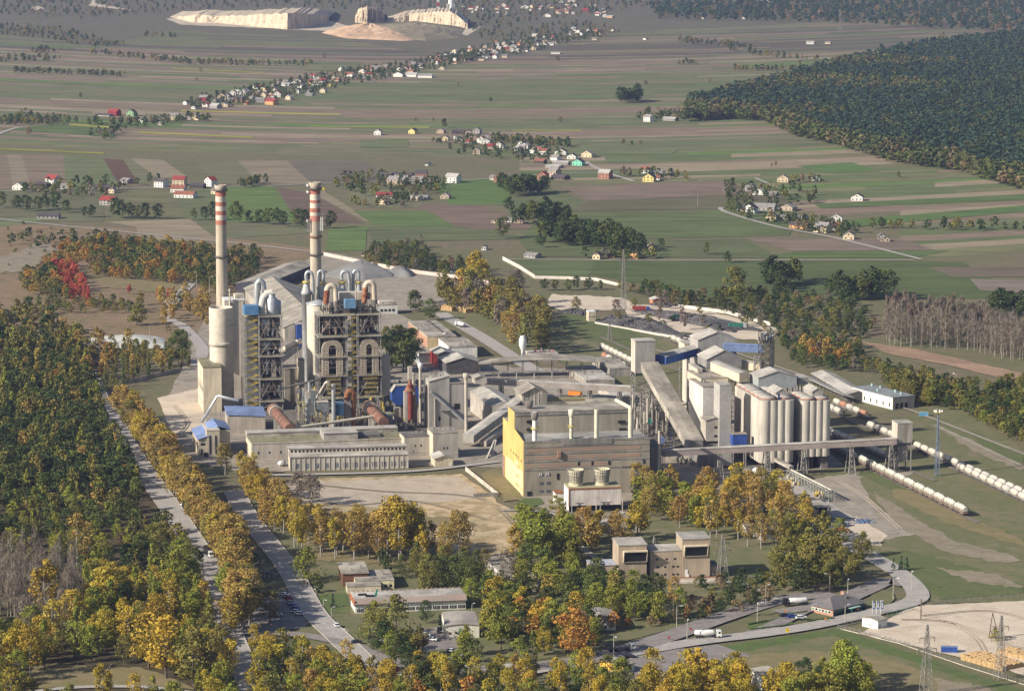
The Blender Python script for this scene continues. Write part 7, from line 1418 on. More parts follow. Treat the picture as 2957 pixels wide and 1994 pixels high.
HS = [  # x, base row, width px, wall px, wall, roof, gable dir, where
 ('in the row left of the chimneys', [(52, 548, 34, 12, 'w', 'g', 'b'), (118, 540, 36, 8, 'k', 'd', 'a'), (150, 536, 40, 22, 'w', 'r', 'a'), (186, 546, 22, 10, 'w', 'g', 'a'), (300, 550, 55, 10, 'k', 'd', 'a'), (322, 558, 20, 10, 'c', 'g', 'b'), (310, 592, 46, 15, 'g', 'r', 'a'), (362, 528, 30, 8, 'g', 'g', 'a'), (461, 540, 33, 17, 'w', 'd', 'a'), (515, 536, 36, 18, 'c', 'r', 'a'), (512, 556, 40, 12, 'w', 'n', 'a'), (532, 571, 60, 11, 'w', 'n', 'a'), (605, 537, 30, 18, 'w', 'r', 'b'), (568, 543, 40, 8, 'k', 'd', 'a'), (620, 560, 22, 10, 'c', 'g', 'a'), (138, 632, 62, 9, 'g', 'd', 'a')]),
 ('in the upper left hamlet', [(327, 334, 31, 12, 'r', 'r', 'a'), (377, 336, 24, 12, 'v', 'd', 'b'), (407, 354, 16, 8, 'w', 'g', 'b'), (501, 347, 27, 13, 'c', 'g', 'a'), (540, 345, 36, 5, 'g', 'g', 'a'), (566, 346, 28, 8, 'c', 'g', 'b'), (462, 361, 16, 5, 'c', 'g', 'a'), (300, 335, 50, 4, 'g', 'd', 'a')]),
 ('at the strip village near end', [(536, 302, 16, 7, 'w', 'd', 'b'), (587, 293, 25, 12, 'r', 'g', 'a'), (640, 290, 24, 12, 'c', 'g', 'b'), (672, 277, 20, 10, 'w', 'd', 'b'), (705, 275, 26, 9, 'w', 'g', 'b'), (690, 294, 28, 10, 'b', 'd', 'a'), (711, 302, 14, 6, 'o', 'n', 'a'), (750, 296, 26, 8, 'g', 'g', 'a'), (781, 302, 33, 11, 'o', 'r', 'a'), (800, 280, 22, 10, 'w', 'r', 'b'), (645, 309, 28, 7, 'c', 'g', 'b'), (620, 312, 30, 8, 'g', 'l', 'a'), (560, 315, 16, 6, 'w', 'd', 'b'), (834, 288, 20, 8, 'c', 'g', 'b'), (858, 270, 14, 9, 'w', 'd', 'b'), (932, 268, 18, 8, 'c', 'g', 'b'), (892, 276, 22, 4, 'g', 'g', 'a'), (680, 270, 30, 6, 'w', 'l', 'a'), (888, 268, 24, 5, 'g', 'g', 'a')]),
 ('mid strip village', [(790, 252, 16, 7, 'g', 'g', 'b'), (824, 248, 28, 5, 'w', 'l', 'a'), (862, 238, 18, 7, 'w', 'd', 'b'), (895, 243, 10, 9, 'o', 'r', 'a'), (924, 242, 8, 9, 'b', 'r', 'a'), (953, 250, 18, 6, 'y', 'd', 'b'), (965, 231, 14, 7, 'c', 'g', 'b'), (985, 205, 16, 7, 'w', 'g', 'b'), (910, 245, 20, 4, 'w', 'g', 'a'), (1006, 221, 28, 7, 'w', 'n', 'a'), (1048, 213, 24, 8, 'w', 'd', 'b'), (1066, 205, 18, 7, 'c', 'n', 'a'), (1084, 203, 26, 7, 'g', 'g', 'a'), (1070, 218, 18, 4, 'r', 'r', 'a'), (1043, 225, 22, 4, 'w', 'g', 'a'), (1155, 206, 18, 7, 'w', 'g', 'b'), (1150, 222, 30, 8, 'w', 'd', 'b'), (1178, 200, 18, 5, 'w', 'r', 'a'), (1192, 194, 18, 6, 'g', 'g', 'a'), (1187, 222, 34, 7, 'w', 'l', 'a'), (1227, 225, 42, 7, 'w', 'g', 'a'), (1275, 202, 16, 6, 'c', 'g', 'b'), (1185, 210, 26, 5, 'c', 'n', 'a')]),
 ('in the far strip village', [(1270, 168, 12, 5, 'w', 'r', 'a'), (1264, 176, 22, 5, 'c', 'n', 'a'), (1302, 163, 9, 8, 'c', 'g', 'a'), (1315, 176, 16, 6, 'w', 'd', 'b'), (1344, 175, 36, 5, 'w', 'n', 'a'), (1355, 140, 8, 6, 'w', 'g', 'b'), (1430, 152, 20, 6, 'w', 'd', 'b'), (1462, 147, 18, 6, 'b', 'r', 'a'), (1482, 142, 24, 8, 'g', 'g', 'b'), (1485, 149, 30, 5, 'w', 'l', 'a'), (1420, 164, 18, 4, 'w', 'r', 'a'), (1538, 145, 22, 6, 'c', 'g', 'b'), (1495, 131, 14, 5, 'o', 'n', 'a'), (1510, 122, 20, 5, 'c', 'd', 'a'), (1556, 118, 14, 5, 'w', 'd', 'b'), (1570, 111, 12, 5, 'w', 'd', 'b'), (1550, 131, 12, 4, 'w', 'g', 'a'), (1590, 128, 40, 3, 'c', 'l', 'a'), (1604, 156, 27, 3, 'w', 'l', 'a'), (1646, 112, 16, 6, 'c', 'g', 'b'), (1570, 130, 18, 4, 'w', 'd', 'b')]),
 ('beyond the strip village', [(1700, 92, 14, 5, 'w', 'd', 'b'), (1720, 92, 12, 5, 'o', 'n', 'a'), (1728, 102, 16, 5, 'y', 'd', 'b'), (1716, 116, 14, 4, 'c', 'g', 'a'), (1656, 84, 14, 3, 'w', 'l', 'a'), (1768, 90, 8, 5, 'w', 'd', 'b'), (1862, 115, 12, 3, 'w', 'd', 'b'), (1515, 25, 22, 6, 'w', 'd', 'b'), (1580, 50, 22, 6, 'w', 'r', 'b'), (1623, 40, 40, 7, 'c', 'n', 'a'), (1690, 33, 18, 5, 'r', 'r', 'a'), (1760, 52, 20, 4, 'o', 'l', 'a'), (1725, 42, 20, 5, 'w', 'r', 'b'), (1360, 28, 16, 4, 'w', 'r', 'a'), (1390, 28, 14, 4, 'w', 'd', 'a'), (1435, 28, 18, 4, 'c', 'n', 'a'), (1465, 27, 14, 4, 'w', 'r', 'a'), (1620, 8, 12, 4, 'w', 'd', 'b'), (1650, 6, 22, 3, 'c', 'l', 'a'), (1640, 16, 16, 4, 'c', 'd', 'a'), (1560, 20, 14, 4, 'w', 'd', 'a'), (1595, 24, 18, 4, 'y', 'd', 'a')]),
 ('in the central tree-lined hamlet', [(1090, 390, 21, 10, 'w', 'g', 'b'), (1190, 386, 22, 9, 'y', 'd', 'b'), (1272, 385, 22, 8, 't', 'g', 'b'), (1286, 406, 20, 8, 'c', 'g', 'b'), (1322, 387, 36, 7, 'k', 'd', 'a'), (1352, 389, 18, 9, 't', 'd', 'b'), (1376, 386, 21, 11, 'g', 'g', 'b'), (1376, 446, 22, 12, 't', 'g', 'b'), (1355, 414, 24, 6, 'g', 'r', 'a'), (1402, 416, 26, 9, 'w', 'l', 'b'), (1440, 428, 30, 10, 'w', 'd', 'b'), (1420, 421, 12, 8, 'y', 'd', 'a'), (1495, 436, 20, 7, 'w', 'l', 'a'), (1500, 452, 26, 8, 'k', 'd', 'b'), (1549, 436, 26, 9, 'c', 'g', 'b'), (1538, 442, 22, 7, 'w', 'g', 'b'), (1618, 447, 33, 10, 'w', 'd', 'b'), (1650, 459, 26, 9, 'w', 'd', 'b'), (1695, 454, 33, 11, 'c', 'g', 'b'), (1557, 472, 30, 8, 'k', 'n', 'a'), (1618, 475, 46, 6, 'g', 'l', 'a'), (1667, 478, 31, 11, 'm', 'd', 'b'), (1597, 484, 46, 5, 'g', 'l', 'a'), (1328, 407, 14, 6, 'w', 'd', 'b'), (1565, 446, 12, 4, 'w', 'g', 'a')]),
 ('along the lane above the works', [(1304, 528, 38, 18, 'w', 'l', 'a'), (1440, 526, 31, 14, 'b', 'r', 'b'), (1422, 520, 16, 8, 'w', 'g', 'a'), (1565, 518, 28, 14, 'b', 'r', 'b'), (1597, 510, 31, 18, 't', 'g', 'a'), (1615, 517, 46, 8, 'k', 'd', 'a'), (1744, 516, 34, 18, 'b', 'l', 'a'), (1862, 500, 24, 13, 'w', 'n', 'a'), (1872, 525, 33, 14, 'y', 'd', 'b'), (1905, 508, 60, 9, 'g', 'g', 'a'), (1930, 505, 20, 9, 'c', 'g', 'b'), (1898, 520, 14, 7, 'w', 'n', 'a'), (1190, 530, 60, 12, 'g', 'g', 'a'), (1145, 532, 56, 14, 't', 'g', 'a'), (1110, 520, 40, 12, 'k', 'd', 'a'), (1216, 512, 32, 12, 'b', 'd', 'a'), (1160, 508, 60, 6, 'g', 'd', 'a'), (1110, 572, 48, 9, 'w', 'r', 'a'), (1102, 590, 30, 9, 'c', 'g', 'b'), (1196, 578, 33, 9, 'c', 'l', 'a'), (1284, 574, 27, 10, 't', 'g', 'b'), (1220, 576, 30, 7, 'g', 'g', 'a'), (1232, 478, 10, 6, 'w', 'd', 'a')]),
 ('beside the dark copses', [(1428, 644, 20, 7, 't', 'g', 'b'), (1465, 642, 24, 7, 'w', 'g', 'a'), (1497, 645, 26, 9, 't', 'g', 'b'), (1543, 646, 10, 3, 'c', 'g', 'a'), (1722, 748, 24, 12, 'c', 'd', 'b'), (1765, 744, 24, 8, 'b', 'd', 'a'), (1832, 746, 27, 12, 'o', 'd', 'b'), (1533, 743, 40, 8, 'g', 'g', 'a'), (1052, 740, 16, 8, 'c', 'd', 'b'), (1305, 788, 26, 9, 'w', 'd', 'a'), (1397, 722, 14, 9, 'w', 'g', 'b')]),
 ('scattered near the right forest', [(1870, 351, 25, 14, 'w', 'g', 'a'), (1933, 348, 40, 6, 'g', 'l', 'a'), (2260, 526, 32, 12, 'c', 'g', 'b'), (2353, 522, 28, 9, 'w', 'l', 'b'), (2165, 552, 28, 16, 'g', 'g', 'b'), (2190, 562, 34, 10, 'w', 'l', 'b'), (2222, 564, 40, 6, 'g', 'g', 'a'), (2474, 580, 34, 12, 'w', 'd', 'b'), (2339, 128, 22, 5, 'w', 'l', 'a'), (2390, 127, 16, 4, 'c', 'g', 'a'), (2148, 55, 10, 4, 'w', 'n', 'a'), (2030, 55, 8, 3, 'c', 'g', 'a'), (2210, 5, 60, 3, 'c', 'l', 'a')]),
 ('along the curving right lane', [(2137, 610, 18, 10, 'w', 'd', 'a'), (2163, 616, 36, 16, 'w', 'd', 'b'), (2206, 608, 62, 12, 'g', 'g', 'a'), (2272, 608, 40, 11, 't', 'g', 'b'), (2226, 636, 30, 14, 'c', 'g', 'b'), (2258, 634, 34, 9, 'g', 'g', 'a'), (2312, 634, 36, 7, 'g', 'g', 'b'), (2303, 658, 48, 10, 'o', 'd', 'a'), (2370, 670, 42, 18, 'c', 'g', 'a'), (2416, 640, 30, 12, 'w', 'l', 'b'), (2414, 664, 34, 12, 'g', 'n', 'a'), (2450, 692, 32, 13, 'c', 'g', 'b'), (2545, 690, 22, 9, 'g', 'g', 'b'), (2556, 698, 26, 9, 't', 'g', 'b')])]
seen = {}
for where, L_ in HS:
    for q in L_:
        key = (where, q[4], q[5], q[6], q[2] / scl(q[1]) > 15 and q[3] / scl(q[1]) < 5); seen.setdefault(key, []).append(q)
for key, L_ in seen.items():
    L_.sort(key=lambda q: q[0])
    for i, q in enumerate(L_):
        wh = key[0]; g = None
        if len(L_) > 1: wh += (' leftmost', ' rightmost')[i] if len(L_) == 2 else ' ' + ('first', 'second', 'third', 'fourth', 'fifth', 'sixth', 'seventh', 'eighth', 'ninth')[i] + ' from left'
        house(*q[:6], wh, q[6], detail=q[1] > 240)
for poly, n, wh in (([(540, 315), (560, 290), (820, 240), (1000, 205), (1240, 178), (1240, 195), (1000, 235), (780, 290)], 48, 'scattered through the near strip village'), ([(1240, 195), (1240, 170), (1420, 125), (1560, 100), (1700, 80), (1700, 100), (1480, 165)], 50, 'scattered through the far strip village'), ([(1260, 395), (1480, 400), (1640, 440), (1600, 470), (1380, 425)], 14, 'scattered through the central hamlet'), ([(1300, 15), (1750, 15), (1750, 60), (1500, 45), (1300, 35)], 26, 'scattered along the top edge')):
    x0, x1 = min(p[0] for p in poly), max(p[0] for p in poly); y0, y1 = min(p[1] for p in poly), max(p[1] for p in poly); k = 0
    while k < n:
        x, y = hr.uniform(x0, x1), hr.uniform(y0, y1); c = False; j = len(poly) - 1
        for i in range(len(poly)):
            if (poly[i][1] > y) != (poly[j][1] > y) and x < (poly[j][0] - poly[i][0]) * (y - poly[i][1]) / (poly[j][1] - poly[i][1]) + poly[i][0]: c = not c
            j = i
        if not c: continue
        k += 1; wc = hr.choice('wwwccgt'); rc = hr.choice('ggdnlr'); al = hr.choice('ab'); s_k = scl(y)
        house(x, y, hr.uniform(7, 11) * s_k, hr.uniform(2.6, 5) * s_k, wc, rc, wh, al, detail=False, nm='house', grp=f'{WN[wc]} houses with {RN[rc]} {"gabled " if al == "b" else ""}roofs {wh}')
# ================================================================ quarry and far structures
rk = mk('quarry_rock', (.64, .53, .38), ns=.05, c2=(.42, .35, .26), streak=True); rt2 = mk('quarry_floor', (.50, .42, .32), ns=.01, na=.12)
def cliff(px_top, px_base, lab, name='quarry_face', back=90, mat=rk):
    """rock bench: ragged face rising from the base line to the rim, with a level terrace behind"""
    rr = random.Random(len(px_top)); n = 70; fl = []
    def at(L_, x):
        for (x0, y0), (x1, y1) in zip(L_, L_[1:]):
            if x0 <= x <= x1: return y0 + (y1 - y0) * (x - x0) / (x1 - x0)
        return L_[-1][1]
    xs = lin(px_base[0][0], px_base[-1][0], n); v = []; f = []; K = 7
    for i, x in enumerate(xs):
        g = P(x, at(px_base, x)); zt = max(1, hz(g, at(px_top, x))); gv_ = rr.uniform(-5, 5); zt *= rr.uniform(.93, 1.05)
        for k in range(K + 1): q = k / K; v.append(Vector((g.x, g.y + q * 12 + (gv_ * (1 - abs(q - .4)) if 0 < k < K else 0) + rr.uniform(-2, 2) * (0 < k < K), zt * q ** .9)))
        v.append(Vector((g.x, g.y + back + rr.uniform(-8, 8), zt * .98))); v.append(Vector((g.x, g.y + back + 120, -1)))
    N = K + 3
    for i in range(n - 1):
        for k in range(N - 1): f.append((i * N + k, (i + 1) * N + k, (i + 1) * N + k + 1, i * N + k + 1))
    m = MB(); m.add(v, f); return m.build(name, mat, None, label=lab, cat='quarry', kind=None)
patch('quarry_floor', [(480, 56), (560, 45), (950, 60), (1020, 80), (960, 92), (760, 82), (520, 72)], rt2, 8, 1, 20)
cliff([(490, 50), (540, 47), (570, 43), (620, 47), (700, 46), (760, 42), (800, 40), (870, 38), (905, 43), (950, 50)], [(490, 50), (560, 66), (640, 68), (720, 76), (830, 86), (900, 80), (950, 62)], 'long pale quarry cliff at the top of the plain', back=260)
cliff([(1025, 48), (1035, 26), (1055, 22), (1085, 24), (1100, 34), (1112, 44)], [(1025, 66), (1060, 68), (1112, 66)], 'rounded cream rock stump right of the long quarry cliff', back=70)
cliff([(1110, 62), (1170, 42), (1240, 36), (1300, 34), (1318, 44), (1350, 70)], [(1110, 66), (1180, 64), (1240, 72), (1300, 80), (1350, 84)], 'broken pale quarry bench below the white towers', back=200)
heap([(925, 95), (1000, 80), (1090, 78), (1160, 100), (1205, 121), (1100, 116), (1000, 112)], 22, mk('orange_spoil', (.50, .34, .22), ns=.01, na=.15), 'flat-topped orange spoil heap below the quarry', 'spoil_heap', 1.4, seed=21, res=60); heap([(1070, 75), (1200, 62), (1350, 82), (1330, 110), (1200, 122), (1130, 100)], 16, mk('brown_spoil', (.21, .18, .115), ns=.01, na=.15), 'broad grassed spoil slope in front of the broken quarry bench', 'spoil_heap', 1, seed=22, res=50)
patch('quarry_track', [(1300, 90), (1380, 76), (1392, 78), (1350, 104)], rt2, 8, 1, 20)
for x, lab in ((1265, 'thin red and white mast above the quarry'), ):
    g = P(x, 32); H = 70; t = T('lattice_mast', lab, 'mast', g)
    for k in range(7): MB().lattice(Fr(g, 10), -2, 2, -2, 2, k * 10, k * 10 + 10, 2, 1.2, .6).build('section', redP if k % 2 else whiteP, t)
g = P(1303, 34); t = T('lime_kiln_tower', 'white industrial tower rising over the quarry rim', 'tower', g); MB().lathe(g, [(0, 9), (20, 7), (45, 6), (75, 5)], 16).build('shaft', whiteP, t); MB().box(Fr(g, 10), -10, 8, -6, 6, 0, 18).build('base_building', concL, t)
patch('white_yard', [(1235, 30), (1290, 28), (1300, 34), (1240, 36)], rt2, 9, .5, 20); g = P(1236, 22); t = T('lattice_mast', 'faint row of grey masts left of the red and white mast', 'mast', g); MB().lattice(Fr(g, 10), -12, 12, -2, 2, 0, 26, 3, 1.0, .6).build('frame', steelM, t)
for px in (([(90, 24), (110, 18), (130, 26), (100, 30)]), ([(250, 16), (275, 10), (385, 30), (300, 24)]), ([(266, 0), (275, 0), (272, 16), (262, 16)])): patch('bare_earth', px, rt2, 8, 1, 15)
# ================================================================ trees
GRN, DGR, OLV, YEL, GLD, ORG, RED, BRN, LIM, PIN, GRY = (.122, .148, .04), (.066, .094, .032), (.215, .195, .05), (.42, .32, .045), (.375, .26, .07), (.42, .22, .055), (.47, .11, .07), (.235, .175, .09), (.25, .26, .045), (.052, .092, .056), (.235, .195, .15)
OLF = (.125, .135, .05)
def crown(kind, seed, n, leaf, wid):
    r = np.random.default_rng(seed); z0 = {'broad': .22, 'poplar': .08, 'tall': .28, 'willow': .10, 'conifer': .05, 'bush': .0, 'bare': .25}[kind]; nc = {'poplar': 34, 'bush': 14, 'conifer': 30, 'bare': 30}.get(kind, 36)
    t = r.uniform(0, 1, nc); t[0] = .98; a = r.uniform(0, 2 * pi, nc)
    prof = {'broad': lambda q: np.sqrt(np.clip(1 - (2 * q - .9) ** 2 / 1.21, .05, 1)), 'poplar': lambda q: np.clip(np.sin(pi * (q * .86 + .14)) ** .7, .12, 1), 'tall': lambda q: np.sqrt(np.clip(1 - (2 * q - .95) ** 2 / 1.25, .04, 1)), 'willow': lambda q: np.sqrt(np.clip(1 - q ** 2.4, .05, 1)),
            'conifer': lambda q: np.clip(1.02 - q, .05, 1), 'bush': lambda q: np.sqrt(np.clip(1 - q ** 2 * .9, .1, 1)), 'bare': lambda q: np.sqrt(np.clip(1 - (2 * q - .8) ** 2 / 1.5, .05, 1))}[kind](t)
    rad = prof * r.uniform(.35, .82, nc); cc = np.stack([np.cos(a) * rad * wid, np.sin(a) * rad * wid, z0 + (1 - z0) * t * .94], 1)
    cr = wid * r.uniform(.25, .42, nc) * (.55 + .45 * prof); 
    if kind == 'poplar': cr *= 1.15
    k = r.integers(0, nc, n); d = r.normal(size=(n, 3)); d /= np.linalg.norm(d, axis=1)[:, None]; rr = r.uniform(.55, 1.08, n)[:, None]
    sq = np.array([1, 1, {'poplar': 1.7, 'tall': 1.15, 'willow': 1.3, 'bush': .8}.get(kind, .9)]); pos = cc[k] + d * rr * cr[k][:, None] * sq
    if kind == 'willow': pos[:, 2] -= r.uniform(0, .16, n) * (np.hypot(pos[:, 0], pos[:, 1]) / wid)
    pos[:, 2] = np.clip(pos[:, 2], .01, 1.0 + r.uniform(-.05, .02, n)); nr = d + r.normal(size=(n, 3)) * .36; nr /= np.linalg.norm(nr, axis=1)[:, None]
    u = np.cross(nr, r.normal(size=(n, 3))); u /= np.linalg.norm(u, axis=1)[:, None]; v = np.cross(nr, u); s = (leaf * r.uniform(.55, 1.35, n))[:, None]; e = r.uniform(.6, 1.4, (n, 1))
    if kind in ('bare',): u = np.array([0, 0, 1.0]) + .35 * r.normal(size=(n, 3)); v = np.cross(u, r.normal(size=(n, 3))); v /= np.linalg.norm(v, axis=1)[:, None]; s = s * 1.6; V = np.stack([pos - u * s - v * s * .09, pos + u * s - v * s * .05, pos + u * s + v * s * .05, pos - u * s + v * s * .09], 1)
    else: V = np.stack([pos - u * s * e - v * s * .35, pos + u * s * .3 * e - v * s, pos + u * s * e + v * s * .3, pos - u * s * .2 * e + v * s], 1)
    return V.reshape(-1, 3), np.arange(4 * n).reshape(-1, 4)
def trunkmesh(kind, seed):
    r = random.Random(seed); m = MB(); tp = {'bush': .4, 'bare': .92, 'tall': .85, 'conifer': .9}.get(kind, .7); w0 = .018 if kind != 'bare' else .012
    m.tube([(0, 0, -.01), (r.uniform(-.01, .01), r.uniform(-.01, .01), tp * .5), (r.uniform(-.02, .02), r.uniform(-.02, .02), tp)], [w0, w0 * .7, w0 * .2], 6)
    for k in range({'bush': 5, 'conifer': 0, 'bare': 9}.get(kind, 7)):
        a = r.uniform(0, 6.28); z = r.uniform(.28, .7) * tp / .7 if kind != 'bush' else .02; l = r.uniform(.1, .2) if kind != 'bare' else r.uniform(.05, .1); m.tube([(0, 0, z * .9), (cos(a) * l, sin(a) * l, z * .9 + l * (1.1 if kind != 'bare' else 2.2))], [w0 * .4, w0 * .1], 5)
    me = bpy.data.meshes.new('trunk'); me.from_pydata(m.v, [], m.f); me.materials.append(barkP if kind in ('bare', 'tall') else bark); me.update(); return me
KW = {'broad': (.35, 2100, .020), 'poplar': (.13, 1500, .016), 'tall': (.25, 1500, .0165), 'willow': (.42, 2300, .020), 'conifer': (.22, 1300, .020), 'bush': (.62, 900, .042), 'bare': (.17, 420, .022)}
PR = {}; LOW = {}; MID = {}
for kd, (wd, n, lf) in KW.items():
    PR[kd] = []
    for s in range(4):
        v, f = crown(kd, 100 + s * 7 + len(kd), int(n * (1, .72, 1.15, .5)[s] if kd != 'bare' else n), lf, wd * (.82, 1.0, 1.18, .95)[s]); v[:, 0] += (.0, .12, -.1, .06)[s] * wd * v[:, 2]; v[:, 2] *= (1, .93, 1.05, 1)[s]; PR[kd].append((npmesh('crown', v, f, [LEAF]), trunkmesh(kd, s)))
    LOW[kd] = [crown(kd, 300 + s + len(kd), {'bare': 90}.get(kd, 85), lf * 3.8, wd) for s in range(6)]; MID[kd] = [crown(kd, 400 + s + len(kd), 480, lf * 1.75, wd) for s in range(5)]
NMS = {'broad': ('broadleaf_tree', 'tree'), 'poplar': ('poplar_tree', 'tree'), 'tall': ('autumn_poplar', 'tree'), 'willow': ('willow_tree', 'tree'), 'conifer': ('spruce_tree', 'tree'), 'bush': ('bush', 'bush'), 'bare': ('bare_tree', 'tree')}
tr_ = random.Random(9); CNT = {}
def colv(c, k=.16): q = tr_.uniform(1 - k, 1 + k); return (c[0] * q * tr_.uniform(.93, 1.07), c[1] * q * tr_.uniform(.93, 1.07), c[2] * q, 1)
TREES = []
def tree(x, y, hpx, kind, col, label, group=None, wx=1.0): TREES.append((x, y, hpx, kind, col, label, group, wx))
def tree_now(x, y, hpx, kind, col, label, group=None, wx=1.0):
    g = P(x, y); h = hpx / scl(y); nm, cat = NMS[kind]; t = thing(nm, label, cat, g, tr_.uniform(0, 6.28), group); s = wx * tr_.uniform(.92, 1.1)
    me, tm = PR[kind][tr_.randrange(4)]; c = bpy.data.objects.new('crown' if kind != 'bush' else 'foliage', me); b = bpy.data.objects.new('trunk' if kind != 'bush' else 'stem', tm)
    for o in (c, b): C.objects.link(o); o.parent = t
    c.color = colv(col); t.scale = (h * s, h * s, h); CNT[kind] = CNT.get(kind, 0) + 1; return t
CN = {GRN: 'green', DGR: 'dark green', OLV: 'olive', YEL: 'bright yellow', GLD: 'golden brown', ORG: 'orange', RED: 'red', BRN: 'russet brown', LIM: 'yellow-green', PIN: 'deep green', GRY: 'grey leafless'}
def inpoly(x, y, p):
    c = False; j = len(p) - 1
    for i in range(len(p)):
        if (p[i][1] > y) != (p[j][1] > y) and x < (p[j][0] - p[i][0]) * (y - p[i][1]) / (p[j][1] - p[i][1]) + p[i][0]: c = not c
        j = i
    return c
def spots(poly, sp, n, avoid=(), seed=1):
    """n spots at least sp metres apart on the ground inside a photo outline, nearest first"""
    r = random.Random(seed); xs = [p[0] for p in poly]; ys = [p[1] for p in poly]; out = []; cell = {}; tries = 0
    W0 = [P(x, y) for x, y in poly]; x0, x1 = min(p.x for p in W0), max(p.x for p in W0); y0, y1 = min(p.y for p in W0), max(p.y for p in W0)
    while len(out) < n and tries < n * 40:
        tries += 1; gx, gy = r.uniform(x0, x1), r.uniform(y0, y1); dep = gy * CP + CAMH * SP; px = 1478.5 + FPX * gx / dep; py = 997 - FPX * (gy * SP - CAMH * CP) / dep
        if not inpoly(px, py, poly) or any(inpoly(px, py, a) for a in avoid): continue
        k = (int(gx // sp), int(gy // sp))
        if any((gx - q[0]) ** 2 + (gy - q[1]) ** 2 < sp * sp for i in (-1, 0, 1) for j in (-1, 0, 1) for q in cell.get((k[0] + i, k[1] + j), ())): continue
        cell.setdefault(k, []).append((gx, gy)); out.append((px, py, gx, gy))
    return sorted(out, key=lambda q: -q[1])
def pick(mix): return tr_.choices([m[:3] for m in mix], [m[3] for m in mix])[0]
def grove(poly, sp, n, mix, where, seed=1, avoid=(), near=None, stuff=None):
    """mix: (kind, colour, height m, weight). The nearest `near` are trees of their own, the rest one mass of woodland"""
    L_ = spots(poly, sp, n, avoid, seed); near = len(L_) if near is None else near
    for px, py, gx, gy in L_[:near]:
        kd, cl_, hm_ = pick(mix); cn = CN[cl_]; nm = NMS[kd][0].replace('_', ' ').replace('autumn ', '')
        tree(px, py, hm_ * tr_.uniform(.8, 1.18) * scl(py), kd, cl_, f'{cn} {nm} {where}', f'{cn} {nm}s {where}', 1.05)
    def pk(gx, gy):
        q = pick(mix)
        if stuff == 'forest' and sd_ == 80 and sin(gx * .006 + 1.3 * sin(gy * .0021)) + sin(gy * .0105 + gx * .003) > .75 and tr_.random() < .7: q = tr_.choice((('broad', OLF, 15), ('broad', GRN, 15), ('broad', OLF, 15), ('tall', BRN, 15)))
        return q
    sd_ = seed
    if len(L_) > near: mass(stuff or 'woodland', [(gx, gy) + pk(gx, gy) for _, _, gx, gy in L_[near:]], 1.25 if stuff == 'forest' else 1.0)
def mass(name, items, size=1.0, lib=None):
    lib = lib or (MID if len(items) < 620 and np.mean([q[1] for q in items]) < 2700 else LOW)
    V, Fc_, Cc = [], [], []; b = 0
    for gx, gy, kd, cl_, hm_ in items:
        v, f = lib[kd][tr_.randrange(5)]; h = hm_ * tr_.uniform(.78, 1.2); a = tr_.uniform(0, 6.28); s = h * tr_.uniform(.95, 1.3) * size; R_ = np.array([[cos(a), -sin(a), 0], [sin(a), cos(a), 0], [0, 0, 1]])
        q = (v @ R_.T) * np.array([s, s, h]) + np.array([gx, gy, 0]); V.append(q); Fc_.append(f + b); b += len(v); Cc.append(np.tile(np.array(colv(cl_, .13)), (len(v), 1)))
    o = bpy.data.objects.new(name, npmesh(name, np.concatenate(V), np.concatenate(Fc_), [LEAFV], np.concatenate(Cc))); C.objects.link(o); meta(o, kind='stuff'); return o
# left wood
road_gap = [(240, 1090), (330, 1090), (520, 1440), (660, 1640), (700, 1800), (760, 2060), (640, 2060), (600, 1760), (560, 1640), (430, 1480), (320, 1290), (262, 1140)]
bare_l = [(-30, 1640), (210, 1640), (250, 1760), (200, 1850), (-30, 1850)]; clear = [(60, 1975), (180, 1910), (430, 1925), (600, 1985), (560, 2060), (-30, 2060), (-30, 1985)]
LW = [('broad', GRN, 13, 5), ('broad', DGR, 13, 4.5), ('broad', OLV, 14, 3), ('poplar', OLV, 17, 1.6), ('poplar', LIM, 18, 1.2), ('tall', GLD, 16, .6), ('broad', BRN, 10, .5), ('broad', ORG, 10, .2)]
grove([(-40, 1700), (480, 1700), (590, 1750), (640, 1900), (700, 2080), (-40, 2080)], 6.6, 150, [('broad', LIM, 15, 3), ('poplar', LIM, 20, 2.4), ('broad', YEL, 14, 1.5), ('tall', YEL, 19, 2), ('broad', OLV, 14, 3), ('broad', GRN, 13, 2), ('broad', ORG, 10, .5)], 'in the wood at the bottom left corner', 2, (clear, bare_l))
grove([(-40, 1420), (400, 1420), (470, 1500), (590, 1690), (590, 1750), (470, 1705), (-40, 1705)], 7, 120, LW + [('broad', LIM, 13, 2), ('willow', LIM, 11, 2)], 'in the left wood beside the avenue', 3, (road_gap, bare_l), near=80)
grove([(-40, 1000), (215, 1000), (270, 1130), (310, 1240), (400, 1420), (-40, 1430)], 7.0, 520, LW + [('broad', DGR, 12, 2)], '', 4, near=0)
grove(bare_l, 4.5, 70, [('bare', GRY, 19, 1)], 'in the pale stand at the left edge', 5)
